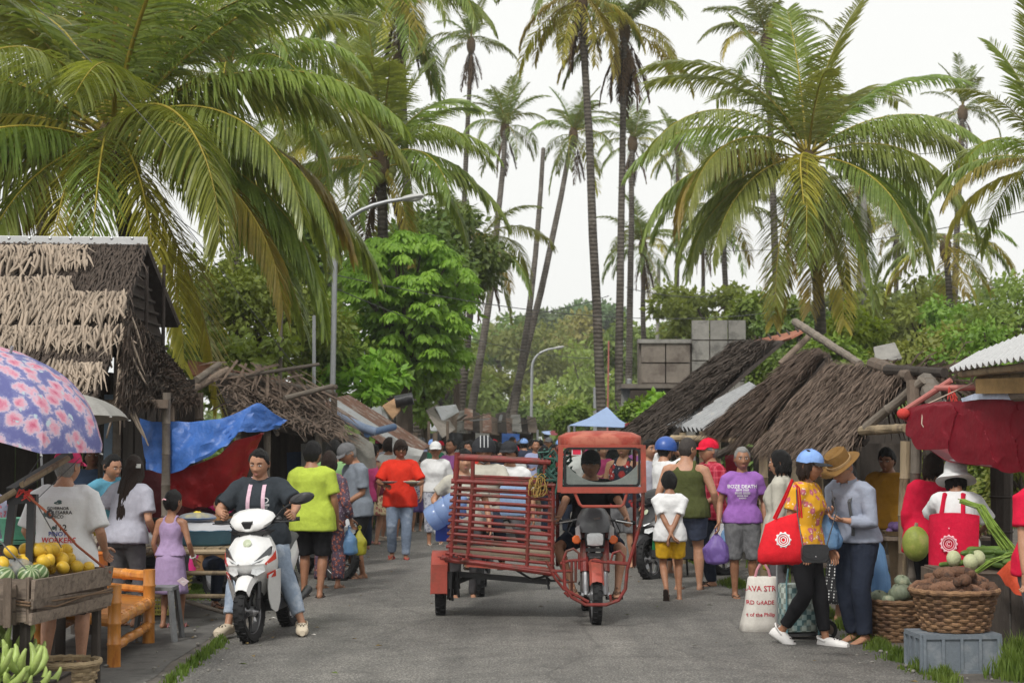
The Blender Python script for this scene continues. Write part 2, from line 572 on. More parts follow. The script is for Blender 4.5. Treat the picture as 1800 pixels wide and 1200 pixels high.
def frond_mesh(name,e0,bend,L=4.0,pairs=70,segs=3,wid=.036,llen=.85,hang=.6,seed=0,mats=None,ragged=.08,rach=.036,side_curve=0.0):
 """one feather leaf, base at the origin, growing along +X and curving down; leaflets on both sides, hanging by their weight"""
 rs = np.random.RandomState(seed)
 K = 36
 ts = np.linspace(0,1,K)
 pos = [np.zeros(3)]
 tang = []
 for i in range(K):
  a = R(e0-bend*ts[i]**1.25)
  sc = R(side_curve)*ts[i]
  tang.append(np.array([math.cos(a)*math.cos(sc),math.cos(a)*math.sin(sc),math.sin(a)]))
  if i:
   pos.append(pos[-1]+(tang[i]+tang[i-1])/2*L/(K-1))
 pos,tang = np.array(pos),np.array(tang)
 side0 = np.array([0,1.0,0])
 V,Q,MI = [],[],[]
 # rachis: a flattened three-sided rib
 base = 0
 for i in range(K):
  r = rach*(1-.85*ts[i])*(1.5 if ts[i] < .06 else 1)
  sd = side0-tang[i]*side0.dot(tang[i])
  sd /= np.linalg.norm(sd)
  up = np.cross(tang[i],sd)
  if up[2] < 0 and e0 >-60:
   pass
  V += [pos[i]+sd*r-up*r*.3,pos[i]+up*r*.6,pos[i]-sd*r-up*r*.3]
  if i:
   b = 3*(i-1)
   for j in range(3):
    k = (j+1) % 3
    Q.append((b+j,b+k,b+3+k,b+3+j))
    MI.append(1)
 for p in range(pairs):
  t = .14+.86*(p+rs.uniform(-.3,.3))/pairs
  t = min(max(t,.12),.995)
  x = t*(K-1)
  i = min(int(x),K-2)
  fr = x-i
  c = pos[i]*(1-fr)+pos[i+1]*fr
  tg = tang[i]*(1-fr)+tang[i+1]*fr
  sd0 = side0-tg*side0.dot(tg)
  sd0 /= np.linalg.norm(sd0)
  up = np.cross(tg,sd0)
  prof = min(1,.35+2.4*(t-.1))*(1-.62*max(0,t-.45)/.55)
  for s in (-1,1):
   if rs.rand() < ragged:
    continue
   ll = llen*prof*rs.uniform(.85,1.1)
   fw = .45+.75*t*t+rs.uniform(-.12,.12)
   d = sd0*s*1.0+tg*fw+up*(.25+rs.uniform(-.15,.1))
   d /= np.linalg.norm(d)
   wv = np.cross(d,up)
   wv = tg*.8+up*.75*rs.uniform(.1,1.6)
   wv = wv-d*wv.dot(d)
   wv /= np.linalg.norm(wv)
   hg = hang*rs.uniform(.7,1.35)
   q = c.copy()
   n0 = len(V)
   for k in range(segs+1):
    u = k/segs
    hw = wid*.5*(1 if 0 < k < segs else (.55 if k == 0 else .12))
    V += [q-wv*hw,q+wv*hw]
    dd = d+np.array([0,0,-1.0])*hg*(u+.25)*1.5
    dd /= np.linalg.norm(dd)
    q = q+dd*ll/segs
    if k:
     b = n0+2*(k-1)
     Q.append((b,b+1,b+3,b+2))
     MI.append(0)
 return np_mesh(name,V,Q,mats or [m_frond,m_rachis],MI)
FR = {}
def frond(lod,lvl,var):
 """shared frond shapes: lvl by how the leaf stands (0 upright spear .. 5 hanging)"""
 key = (lod,lvl,var)
 if key not in FR:
  e0,bend,hang = [(80,35,.2),(62,75,.5),(40,95,.95),(18,95,1.25),(-8,75,1.1),(-48,38,.6)][lvl]
  e0 += (var-1)*6
  bend *= 1+(var-1)*.16
  pr,sg,wd = {'hi': (118,4,.029),'mid': (84,3,.042),'lo': (52,2,.062)}[lod]
  FR[key] = frond_mesh('frond',e0,bend,4.0,pr,sg,wd,.95,hang,17*lvl+var,[m_frond if lod != 'lo' else m_frond_far,m_rachis],side_curve=(var-1)*16)
 return FR[key]
def dead_frond(var):
 key = ('dead',var)
 if key not in FR:
  FR[key] = frond_mesh('dead_frond',-58-var*9,26,2.6,34,2,.06,.55,1.2,99+var,[m_frond_dead,m_rachis_dead],.25)
 return FR[key]
m_nut = mt('coconut',(.2,.22,.05),rough=.5,var=.3,scale=10,obj_var=.3)
NUT = MB().ell((0,0,0),(.11,.11,.14),nu=12,nv=8).mesh('coconut',m_nut)
m_fibre = mt('palm_fibre',(.11,.075,.045),rough=.95,var=.4,scale=20,bump=.5)
m_spathe = mt('spathe',(.42,.27,.07),rough=.7,var=.3,scale=8)
def palm(px,py,d,label,base=None,lod='lo',L=3.2,n=20,spec=None,nuts=0,dead=0,trunk_r=.15,bow=0.0,lv=None,seed=0,yellow=.12,mat=None,crown=True,group='coconut palms over the market street',rise=0):
 """coconut palm: crown centre at a photo point and distance, trunk from its foot, each frond a part"""
 rr = random.Random(seed*31+int(px))
 top = P(px,py,d)
 if base is None:
  base = (px,d)
 bx = P(base[0],765,base[1]).x
 foot = Vector((bx,base[1],0))
 root = thing('coconut_palm',label,'palm tree',foot,group=group)
 rel = top-foot
 pts,rad = [],[]
 sd = Vector((1,.15,0))
 for i in range(15):
  t = i/14
  p = Vector((rel.x*(t**1.15),rel.y*t,rel.z*t))+sd*bow*math.sin(math.pi*t)+Vector((.05*noise.noise((t*5,seed,0)),0,0))
  if i == 0:
   p.z =-.3
  pts.append(p)
  rad.append(trunk_r*(1.35 if i == 0 else 1.12-.42*t)*(1+.05*noise.noise((t*9,seed,3))))
 MB().tube(pts,rad,10).build('trunk',m_trunk,root)
 if not crown:
  return root
 c = rel
 mb = MB()
 mb.ell(c+Vector((0,0,-.15)),(trunk_r*1.5,trunk_r*1.5,.5),nu=8,nv=6)
 mb.build('crown_heart',m_fibre,root)
 sc = L/4.0
 fr = []
 if spec:
  fr = list(spec)
 else:
  lv = lv or [0,0,1,1,1,2,2,2,2,3,3,3,3,3,4,4,4,4,5,5]
  for k in range(n):
   l_ = lv[k % len(lv)]
   fr.append((k*137.5+rr.uniform(-22,22),l_,rr.choice((0,1,2)),rr.uniform(.82,1.1)))
 for az,l_,var,s in fr:
  me = frond(lod,l_,var)
  o = link('frond',me,root,loc=c+Vector((0,0,rr.uniform(-.15,.2))),rot=(rr.uniform(-.12,.12),0,R(az)),scale=sc*s)
  if rr.random() < yellow*(2.2 if l_ >= 4 else .8 if l_ == 3 else .08):
   o.material_slots[0].link = 'OBJECT'
   o.material_slots[0].material = m_frond_y
  elif mat:
   o.material_slots[0].link = 'OBJECT'
   o.material_slots[0].material = mat
 for k in range(dead):
  link('dead_frond',dead_frond(k % 3),root,loc=c+Vector((0,0,-.25-.12*(k % 4))),rot=(0,0,R(k*137+rr.uniform(0,40))),scale=sc*rr.uniform(.85,1.15))
 for k in range(nuts):
  a = k*2.4
  link('coconut',NUT,root,loc=c+Vector((.32*math.cos(a),.32*math.sin(a),-.28-.1*(k % 3))),rot=(.3,.2,a),scale=sc*1.15)
 return root
def leaf_cloud(rs,centers,radii,per,size,droop=.5,shell=.55,aspect=1.8,up=.0,flat=1.0):
 """leaf faces through a crown made of clumps; each leaf a folded pair of faces"""
 VV,QQ = [],[]
 off = 0
 for (c,r,n) in zip(centers,radii,per):
  n = int(n)
  u = rs.normal(size=(n,3))
  u /= np.linalg.norm(u,axis=1,keepdims=True)
  rad = r*(shell+(1-shell)*rs.uniform(0,1,n)**.6)
  rad = rad*(1+.15*rs.normal(size=n))
  p = np.array(c)+u*rad[:,None]*np.array([1,1,flat])
  d = u*.8+rs.normal(size=(n,3))*.55
  d[:,2] -= droop
  d /= np.linalg.norm(d,axis=1,keepdims=True)
  nn = u+rs.normal(size=(n,3))*.45+np.array([0,0,.5+up])
  s = np.cross(d,nn)
  s /= np.maximum(np.linalg.norm(s,axis=1,keepdims=True),1e-6)
  sz = size*rs.uniform(.6,1.3,n)[:,None]
  wd = sz/aspect*.5
  b = p
  tip = p+d*sz
  up_ = np.cross(s,d)
  mid = p+d*sz*.45
  V = np.stack([b,mid-s*wd-up_*wd*.25,tip-up_*sz*.08,mid+s*wd-up_*wd*.25],1)
  VV.append(V.reshape(-1,3))
  QQ.append(np.arange(n)[:,None]*4+np.array([[0,1,2,3]])+off)
  off += n*4
 return np.concatenate(VV),np.concatenate(QQ)
m_bark = mt('bark',(.09,.07,.055),rough=.95,var=.4,scale=7,stretch=(1,1,.3),bump=.6,bscale=20)
def tree(center,d,rx,rz,label,mat,leaf=.3,n=4200,clumps=26,seed=0,ry=None,trunk_r=.11,base=None,name='broadleaf_tree',cat='tree',group=None,droop=.5,flat=.75,csize=.42,low=0.0,kind=None):
 """tree: trunk with limbs that reach into the clumps of the crown"""
 rs = np.random.RandomState(seed+5)
 c = P(center[0],center[1],d)
 foot = Vector((base if base is not None else c.x,d,0))
 root = thing(name,label,cat,foot,group=group)
 ry = ry or rx
 rel = c-foot
 cs,rd,pn = [],[],[]
 for k in range(clumps):
  u = rs.normal(size=3)
  u /= np.linalg.norm(u)
  f = rs.uniform(.35,.98)
  q = np.array([rel.x+u[0]*rx*f,rel.y+u[1]*ry*f,rel.z+u[2]*rz*f])
  if q[2] < low:
   q[2] = low+rs.uniform(0,.4)
  cs.append(q)
  rd.append(csize*min(rx,rz)*rs.uniform(.6,1.15))
 tot = sum(r*r for r in rd)
 pn = [max(12,n*r*r/tot) for r in rd]
 V,Q = leaf_cloud(rs,cs,rd,pn,leaf,droop,.5,1.9,flat=flat)
 o = link('crown',np_mesh('crown',V,Q,mat),root)
 mb = MB()
 th = max(.5,rel.z-rz*.35)
 tp = Vector((rel.x*.85,rel.y*.85,th))
 mb.tube([(0,0,-.2),(rel.x*.2+.06,0,th*.4),(rel.x*.6,0,th*.75),tp],[trunk_r*1.25,trunk_r,trunk_r*.85,trunk_r*.6],9)
 for k in range(0,clumps,2):
  e = Vector(cs[k])
  s0 = tp.lerp(Vector((rel.x*.4,0,th*.6)),rs.uniform(0,.8))
  mb.tube([s0,s0.lerp(e,.5)+Vector((0,0,.12*rz)),e],[trunk_r*.42,trunk_r*.28,trunk_r*.08],6)
 mb.build('trunk',m_bark,root)
 return root
# ---- leading palms, frond by frond
spA = [(8,2,1,1.1),(-8,2,2,1.0),(-30,3,1,1.0),(188,3,1,1.0),(200,2,1,1.1),(168,1,1,1.25),(-95,4,1,.8),(-62,3,2,1.15),(-120,3,0,1.1),(-150,3,1,1.1),(215,4,1,1.0),(20,1,1,1.25),(45,1,0,1.2),(100,1,2,1.2),(140,1,1,1.2),(-20,1,2,1.1),(-60,1,1,1.15),(60,2,1,1.1),(110,2,1,1.1),(170,2,0,1.15),(75,0,1,1.2),(-40,0,2,1.15),(200,0,1,1.15),(15,3,1,1.0),(35,4,1,1.0),(150,4,1,.95),(-10,4,2,1.05),(180,1,2,1.25),(-75,2,0,1.0),(30,3,0,1.1),(5,1,0,1.35),(60,1,2,1.25),(125,1,1,1.2),(190,1,1,1.2),(-110,2,1,.95),(-140,2,0,1.05),(-5,2,0,1.1),(155,2,1,1.2),(85,2,1,1.2),(-15,3,1,1.0),(210,3,0,1.1),(-80,4,1,.9),(-105,5,1,.8),(-25,4,1,1.0),(-45,3,0,.95),(-70,4,2,.9),(195,4,1,1.05),(-165,3,2,1.05),(-140,4,1,1.0),(-115,4,0,.9),(12,4,1,1.0),(28,3,2,1.05),(-5,3,1,.95),(-35,5,1,.9),(40,5,1,1.0),(-160,5,0,.9)]
palm(195,245,26,'big coconut palm with dense arching fronds above the thatched hut',base=(336,27.5),lod='hi',L=4.6,spec=spA,nuts=9,trunk_r=.17,bow=-.1,seed=1,yellow=.3)
spM = [(90,0,1,1.1),(20,0,2,1.05),(150,0,0,1.0),(175,2,1,1.1),(185,3,1,1.12),(5,2,1,1.05),(-5,3,1,1.1),(20,2,0,1.1),(-90,1,1,.8),(-100,4,1,1.05),(-75,5,1,1.0),(-120,5,0,.95),(-50,4,1,1.0),(-140,4,1,1.0),(200,4,1,1.0),(-160,3,2,1.1),(-20,4,0,.95),(120,1,1,1.1),(60,1,1,1.1),(30,1,2,1.05),(160,1,1,1.1),(80,3,1,1),(130,3,1,1),(45,4,1,.9),(-95,5,2,.95),(-60,5,1,.9),(-110,4,2,.95),(-160,4,0,1),(-40,5,1,.95),(-130,5,2,.95),(-30,3,1,1.05),(210,3,2,1.1),(-85,4,0,.9),(0,4,2,1),(180,4,2,1.05),(165,3,0,1.05),(15,3,2,1.05),(10,1,1,1.1),(170,1,2,1.1),(-25,2,0,1.05),(205,2,1,1.1)]
palm(1420,285,42,'broad coconut palm with drooping lower fronds above the collapsed thatch roofs',base=(1462,43),lod='hi',L=4.6,spec=spM,nuts=5,dead=2,trunk_r=.17,seed=2,yellow=.1)
palm(668,285,46,'full coconut palm behind the lamp arm beside the bright leafy tree',base=(690,48),lod='mid',L=4.1,n=30,nuts=8,dead=2,trunk_r=.18,seed=3,yellow=.1)
palm(1835,285,36,'coconut palm at the frame edge with long fronds over the corrugated roof',base=(1850,36),lod='mid',L=3.1,n=22,nuts=3,trunk_r=.18,seed=4,yellow=.2)
palm(700,-5,58,'coconut palm cut by the picture top with long hanging yellow ribs',base=(735,60),lod='mid',L=4.4,n=26,nuts=6,dead=3,trunk_r=.17,seed=5,lv=[2,3,4,4,5,3,2,4,5,1,3,4],yellow=.15)
palm(840,425,62,'low coconut palm with drooping fronds beside the bright tree',base=(800,62),lod='mid',L=3.3,n=20,dead=3,trunk_r=.15,seed=6,lv=[1,2,3,3,4,4,5])
palm(565,250,60,'coconut palm half hidden behind the big palm crown',base=(600,60),lod='mid',L=3.9,n=22,trunk_r=.17,seed=30)
palm(-90,190,31,'palm at the picture corner behind the big crown',base=(-110,32),lod='mid',L=4.4,n=26,trunk_r=.17,seed=41,lv=[1,2,1,2,3,3,0,2,4])
palm(400,130,39,'palm whose crown fills the space above the dark dense tree',base=(430,40),lod='mid',L=3.9,n=24,trunk_r=.15,seed=42,lv=[1,2,1,2,3,3,0,2,4,1])
palm(90,30,44,'tall palm behind the big crown near the picture top',base=(60,45),lod='mid',L=4.6,n=26,trunk_r=.16,seed=43,lv=[1,2,3,2,3,4,0])
# ---- tall slender palms down the street
palm(828,75,88,'tall thin palm with a small ragged crown and brown skirt, lone in the sky gap',base=(800,90),L=2.9,n=16,dead=9,trunk_r=.16,seed=7,lv=[0,1,1,2,3,0,2,4,3])
palm(888,225,78,'leaning palm whose dark trunk bows toward the tin roofs',base=(808,66),L=2.7,n=19,dead=5,trunk_r=.16,bow=.35,seed=8,lv=[0,0,1,1,1,2,3,3,4,5])
palm(1008,235,76,'palm on a strongly slanting trunk crossing the bare trunk',base=(868,64),L=2.8,n=20,dead=4,trunk_r=.15,bow=.3,seed=9,lv=[0,1,1,2,2,3,4,4,5])
palm(955,262,74,'bare leaning palm trunk that ends without a crown',base=(884,62),trunk_r=.135,bow=.3,seed=10,crown=False)
palm(1022,-8,56,'tall straight palm with an old yellow crown at the picture top',base=(1062,54),L=3.3,n=20,dead=7,trunk_r=.155,seed=11,lv=[1,2,3,4,4,5,3,2,5,4],yellow=.5)
palm(1098,48,58,'tall palm with a thick brown skirt of dead fronds',base=(1086,55),L=3.4,n=20,dead=20,trunk_r=.135,seed=12,lv=[1,2,2,3,4,4,1,3],yellow=.35)
palm(1112,248,82,'slim palm with hanging dead fronds behind the skirted palm',base=(1104,80),L=2.6,n=18,dead=9,trunk_r=.17,seed=13,lv=[0,1,1,2,3,4,3])
palm(1192,258,98,'distant palm with an even round crown on a pale straight trunk',base=(1188,98),L=2.8,n=20,dead=3,trunk_r=.16,seed=14)
palm(1130,430,84,'short dark palm between the tall trunks above the block wall',base=(1133,84),L=2.9,n=22,dead=4,trunk_r=.15,seed=15)
palm(1348,70,74,'palm with a bright upright crown behind the broad palm',base=(1375,74),L=3.2,n=20,dead=4,trunk_r=.18,seed=16,lv=[0,1,1,2,2,3,4])
palm(1268,365,76,'palm with orange nuts half hidden by the broad palm fronds',base=(1290,76),L=3.4,n=22,nuts=6,dead=2,trunk_r=.16,seed=17)
palm(1692,195,92,'slender lone palm with a ragged crown against the pale sky',base=(1668,90),L=2.9,n=15,dead=6,trunk_r=.2,seed=18,lv=[0,0,1,2,3,4,3])
palm(1577,392,96,'small distant palm above the green bank',base=(1572,96),L=3.0,n=18,dead=4,trunk_r=.17,seed=19)
palm(1515,330,70,'palm behind the broad crown with brown fronds hanging down its trunk',base=(1512,66),L=2.6,n=16,dead=14,trunk_r=.17,seed=20,lv=[2,3,4,4,5,3])
palm(1235,420,92,'faint palm left of the broad palm with a sparse crown',base=(1240,92),L=2.5,n=16,dead=3,trunk_r=.14,seed=21)
palm(1662,430,60,'low palm with yellowing fronds beside the corrugated roof',base=(1690,60),L=3.2,n=16,trunk_r=.15,seed=22,lv=[2,3,3,4,4,5],yellow=.4)
# ---- broadleaf trees
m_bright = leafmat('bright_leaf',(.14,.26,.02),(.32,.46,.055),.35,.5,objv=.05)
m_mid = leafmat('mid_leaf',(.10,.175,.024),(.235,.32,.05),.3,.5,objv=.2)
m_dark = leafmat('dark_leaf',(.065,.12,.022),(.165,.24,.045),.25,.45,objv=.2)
m_pale = leafmat('pale_leaf',(.14,.20,.04),(.30,.36,.085),.35,.55,objv=.15)
m_far_leaf = leafmat('far_leaf',(.10,.145,.035),(.22,.27,.07),.3,.7,objv=.15)  # plain muted green of the far trees; the air is the haze box
m_far_leaf_cool = leafmat('far_leaf_cool',(.07,.11,.045),(.15,.20,.08),.3,.7,objv=.15)  # cooler green, the leaf's own colour
m_olive = leafmat('olive_leaf',(.15,.15,.04),(.28,.22,.07),.3,.6,objv=.1)
# the bright tree: umbrella-like puffs of hanging leaves on tiers
rs = np.random.RandomState(11)
ct = P(712,545,42)
root = thing('broadleaf_tree','bright green rounded tree with hanging leaf puffs behind the lamp post','tree',(ct.x,42,0),group='trees behind the stalls')
cs,rd,pn = [],[],[]
for k in range(210):
 a = rs.uniform(0,2*math.pi)
 ph = rs.uniform(-.75,1)
 rr_ = math.sqrt(max(0,1-ph*ph))*(1 if rs.rand() < .8 else rs.uniform(.3,1))
 cs.append(np.array([rr_*math.cos(a)*1.62,rr_*math.sin(a)*1.6,ct.z+ph*(1.75 if ph > 0 else 2.2)])+rs.normal(size=3)*.1)
 rd.append(rs.uniform(.17,.32))
 pn.append(150)
V,Q = [],[]
off = 0
for c,r,n in zip(cs,rd,pn):
 az = rs.uniform(0,2*math.pi,n)
 el = rs.uniform(.0,1.0,n)**.7*1.45
 st = np.stack([np.cos(az)*np.sin(el),np.sin(az)*np.sin(el),np.cos(el)*.75],1)
 p = c+st*r
 d = st*np.array([1,1,.0])*.55+np.array([0,0,-1.0])*(.25+el[:,None]*.55)+rs.normal(size=(n,3))*.16
 d /= np.linalg.norm(d,axis=1,keepdims=True)
 s = np.cross(d,st+rs.normal(size=(n,3))*.3)
 s /= np.linalg.norm(s,axis=1,keepdims=True)
 sz = rs.uniform(.08,.20,n)[:,None]
 m_ = p+d*sz*.45
 q = np.stack([p,m_-s*sz*.23,p+d*sz,m_+s*sz*.23],1)
 V.append(q.reshape(-1,3))
 Q.append(np.arange(n)[:,None]*4+np.array([[0,1,2,3]])+off)
 off += 4*n
link('crown',np_mesh('crown',np.concatenate(V),np.concatenate(Q),m_bright),root)
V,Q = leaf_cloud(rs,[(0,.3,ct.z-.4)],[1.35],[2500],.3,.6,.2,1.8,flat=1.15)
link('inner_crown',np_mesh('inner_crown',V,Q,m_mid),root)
mb = MB()
mb.tube([(0,0,-.2),(.05,0,1.6),(0,.1,ct.z-.6)],[.22,.17,.12],9)
for k in range(0,210,9):
 mb.tube([(0,.1,ct.z-1.6+.01*(k % 60)),Vector(cs[k])*.5+Vector((0,0,(ct.z-.8)*.5)),cs[k]],[.07,.05,.015],5)
mb.build('trunk',m_bark,root)
GT = 'trees behind the stalls'
tree((450,560),37,1.7,1.5,'dense tree between the thatched hut and the lamp post',m_mid,.16,11000,48,1,group=GT,low=.8)
tree((560,615),39,1.0,1.1,'mid green bush right under the lamp post',m_mid,.17,4500,26,2,group=GT,low=.6)
tree((800,440),56,1.6,1.6,'dark glossy tree behind the bright rounded tree',m_dark,.26,6500,34,3,group=GT)
tree((700,470),52,2.2,1.6,'deep green tree filling the gap above the bright tree',m_dark,.26,6500,34,4,group=GT)
tree((400,640),33,1.3,.9,'shaded shrub behind the torn thatch roof',m_mid,.2,3800,26,5,group=GT,low=.5)
tree((640,670),38.5,.95,.55,'round-leaved bush above the rusty tin roof',m_bright,.26,1100,16,6,group=GT,low=1.2)
tree((745,640),48,.9,1.5,'trailing green vine-covered tree by the black tarp',m_mid,.2,3500,26,7,group=GT,low=.6)
tree((530,480),58,2.0,2.2,'dim tree seen between the palm fronds',m_dark,.36,4000,26,41,group=GT)
# far wood across the end of the street: separate crowns
GF = 'trees closing the end of the street'
far = [(838,690,120,3.6,2.6,m_far_leaf,'mossy green tree low behind the leaning trunks'),(930,640,165,6.5,4.6,m_far_leaf,'spreading pale tree behind the far street lamp'),(1030,680,150,5.5,4.0,m_pale,'rounded pale green tree beside the far street lamp'),(1000,610,190,5.5,3.6,m_olive,'olive and orange tinted tree behind the far lamp'),(1040,570,240,5.2,4.2,m_far_leaf_cool,'blue hazy tree on the skyline with a ragged top'),(970,575,230,5.0,3.0,m_far_leaf_cool,'hazy skyline tree between the leaning trunks'),(880,610,180,5.0,3.2,m_far_leaf,'hazy tree behind the crossing palm trunks'),(1090,660,170,5.0,4.0,m_far_leaf,'hazy tree between the straight palm trunks'),(1150,640,200,6.0,4.0,m_far_leaf_cool,'pale blue tree seen past the concrete wall'),(960,720,135,5.0,1.9,m_pale,'low bushy tree at the foot of the far lamp'),(780,660,110,4.0,3.2,m_far_leaf,'soft green tree behind the dark trunks'),(1065,730,120,3.0,1.6,m_mid,'green bush behind the blue tent'),(900,735,115,3.5,1.2,m_far_leaf,'low hedge-like tree behind the grey sheets')]
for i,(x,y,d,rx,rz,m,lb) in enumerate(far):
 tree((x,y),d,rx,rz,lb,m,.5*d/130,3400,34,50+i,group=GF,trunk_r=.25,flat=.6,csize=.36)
GR = 'trees behind the thatch stalls'
rt = [(1240,545,66,2.6,1.3,m_pale,'yellow green tree behind the concrete block wall'),(1330,575,60,2.2,1.2,m_mid,'leafy tree above the ridge of the dark thatch'),(1500,590,46,.8,.75,m_bright,'large-leaved plant rising beside the roof pole'),(1620,560,62,3.0,1.6,m_pale,'pale feathery tree behind the broken thatch'),(1720,590,52,2.2,1.3,m_mid,'spreading tree above the corrugated roof edge'),(1805,570,46,1.6,1.5,m_pale,'light green bamboo-like tree at the frame edge'),(1560,565,90,4.2,2.0,m_far_leaf,'hazy tree on the rise below the small palm'),(1450,560,85,3.5,1.9,m_far_leaf,'hazy tree beyond the broad palm trunk'),(1680,545,95,4.0,1.9,m_far_leaf,'hazy tree line crown under the lone palm'),(1740,640,34,1.3,.9,m_mid,'bush behind the corrugated roof'),(1640,640,36,1.5,.8,m_pale,'feathery shrub above the torn roof'),(1390,590,58,2.0,1.0,m_dark,'dark tree behind the roof pole'),(1335,655,41,1.3,.8,m_dark,'dark shrub showing between the two thatch slopes'),(1425,650,38,1.1,.7,m_dark,'dark shrub right under the roof pole'),(1480,640,36,.9,.6,m_mid,'green shrub behind the fringed thatch ridge'),(1180,600,120,5,2.6,m_far_leaf,'hazy crown behind the block wall top')]
for i,(x,y,d,rx,rz,m,lb) in enumerate(rt):
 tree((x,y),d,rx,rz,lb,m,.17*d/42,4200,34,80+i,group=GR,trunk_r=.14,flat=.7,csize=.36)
# foliage seen under the red tarp and through the stalls
GB = 'bushes seen through the stalls'
for i,(x,y,d,rx,rz,m,lb) in enumerate([(1640,870,22,.75,.55,m_pale,'sunlit bush seen under the hanging red tarp'),(1740,850,24,.8,.55,m_mid,'green bush seen beside the bucket hat'),(1800,830,23,.7,.5,m_pale,'bright bush under the tarp at the frame edge'),(1690,900,25,1.0,.6,m_dark,'shaded bush behind the vegetable stall'),(1170,715,36,.5,.35,m_bright,'potted-looking green shrub beside the dark thatch eave'),(1130,735,38,.5,.4,m_mid,'small shrub behind the maroon tent'),(1000,735,60,.6,.5,m_pale,'yellow green shrub behind the far crowd')]):
 tree((x,y),d,rx,rz,lb,m,.1*d/24,2200,22,120+i,name='bush',cat='bush',group=GB,trunk_r=.05,flat=.8)
# ================================================================ buildings, roofs, canopies, poles
m_thatch_dark = mt('thatch_dark',(.066,.05,.04),rough=.95,var=.5,scale=14,obj_var=.1)
m_thatch_grey = mt('thatch_grey',(.125,.09,.068),rough=.95,var=.55,scale=10,obj_var=.1)
m_thatch_brown = mt('thatch_brown',(.095,.066,.05),rough=.95,var=.6,scale=12,obj_var=.1)
m_leaf_dry = mt('dry_palm_leaf',(.35,.28,.215),rough=.75,var=.28,scale=9,stretch=(4,4,.7),bump=.3,bscale=30,obj_var=.24,trans=.08)
m_deck = mt('roof_deck',(.05,.04,.034),rough=.95,var=.4)
m_bamboo = mt('bamboo_weathered',(.30,.23,.145),rough=.6,var=.35,scale=3,stretch=(3,3,.6),bump=.2,obj_var=.2,alt=(.16,.12,.08),altf=.56)
m_bamboo_grey = mt('bamboo_grey',(.155,.13,.105),rough=.7,var=.35,scale=4,bump=.25,obj_var=.2)
m_wood = mt('wood_old',(.17,.13,.10),rough=.85,var=.4,scale=4,stretch=(5,5,.8),bump=.5,bscale=40,obj_var=.3)
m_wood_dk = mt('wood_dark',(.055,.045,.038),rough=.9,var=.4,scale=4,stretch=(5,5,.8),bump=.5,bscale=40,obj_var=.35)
m_tin = mt('tin_grey',(.48,.49,.5),rough=.42,var=.2,scale=3,metal=.55,bump=.05,alt=(.30,.25,.21),altf=.62)
m_tin_white = mt('tin_white',(.27,.275,.28),rough=.6,var=.3,scale=3,metal=.0,bump=.05,alt=(.42,.38,.33),altf=.66)
m_tin_rust = mt('tin_rust',(.24,.13,.09),rough=.8,var=.4,scale=3,metal=.1,bump=.2,alt=(.36,.31,.27),altf=.55)
m_blue = mt('tarp_blue',(.045,.135,.42),rough=.42,var=.25,scale=4,bump=.45,bscale=46,fold=7,trans=.12,spec=.4)
m_red = mt('tarp_red',(.36,.018,.022),rough=.5,var=.2,scale=4,bump=.4,bscale=60,fold=6,trans=.15,spec=.35)
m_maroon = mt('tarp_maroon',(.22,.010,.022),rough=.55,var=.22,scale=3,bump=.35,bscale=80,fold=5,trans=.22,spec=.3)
m_black = mt('tarp_black',(.03,.03,.034),rough=.38,var=.3,scale=4,bump=.5,bscale=40,fold=6,spec=.5)
m_grey_cl = mt('tarp_grey',(.30,.29,.27),rough=.6,var=.25,scale=4,bump=.4,fold=6,trans=.1)
m_white_cl = mt('cloth_white',(.62,.62,.6),rough=.7,var=.15,scale=5,bump=.4,fold=8,trans=.15)
m_orange_cl = mt('tarp_orange',(.62,.085,.035),rough=.55,var=.15,scale=5,bump=.4,fold=7,trans=.2)
m_steel = mt('steel_grey',(.34,.35,.36),rough=.45,var=.15,scale=6,metal=.6,bump=.05)
m_conc = mt('concrete_panel',(.235,.225,.205),rough=.9,var=.3,scale=1.6,bump=.35,bscale=30,alt=(.13,.125,.115),altf=.56,obj_var=.12)
m_conc_br = mt('concrete_brownish',(.185,.16,.135),rough=.9,var=.3,scale=1.6,bump=.35,bscale=30,alt=(.115,.095,.08),altf=.56,obj_var=.12)
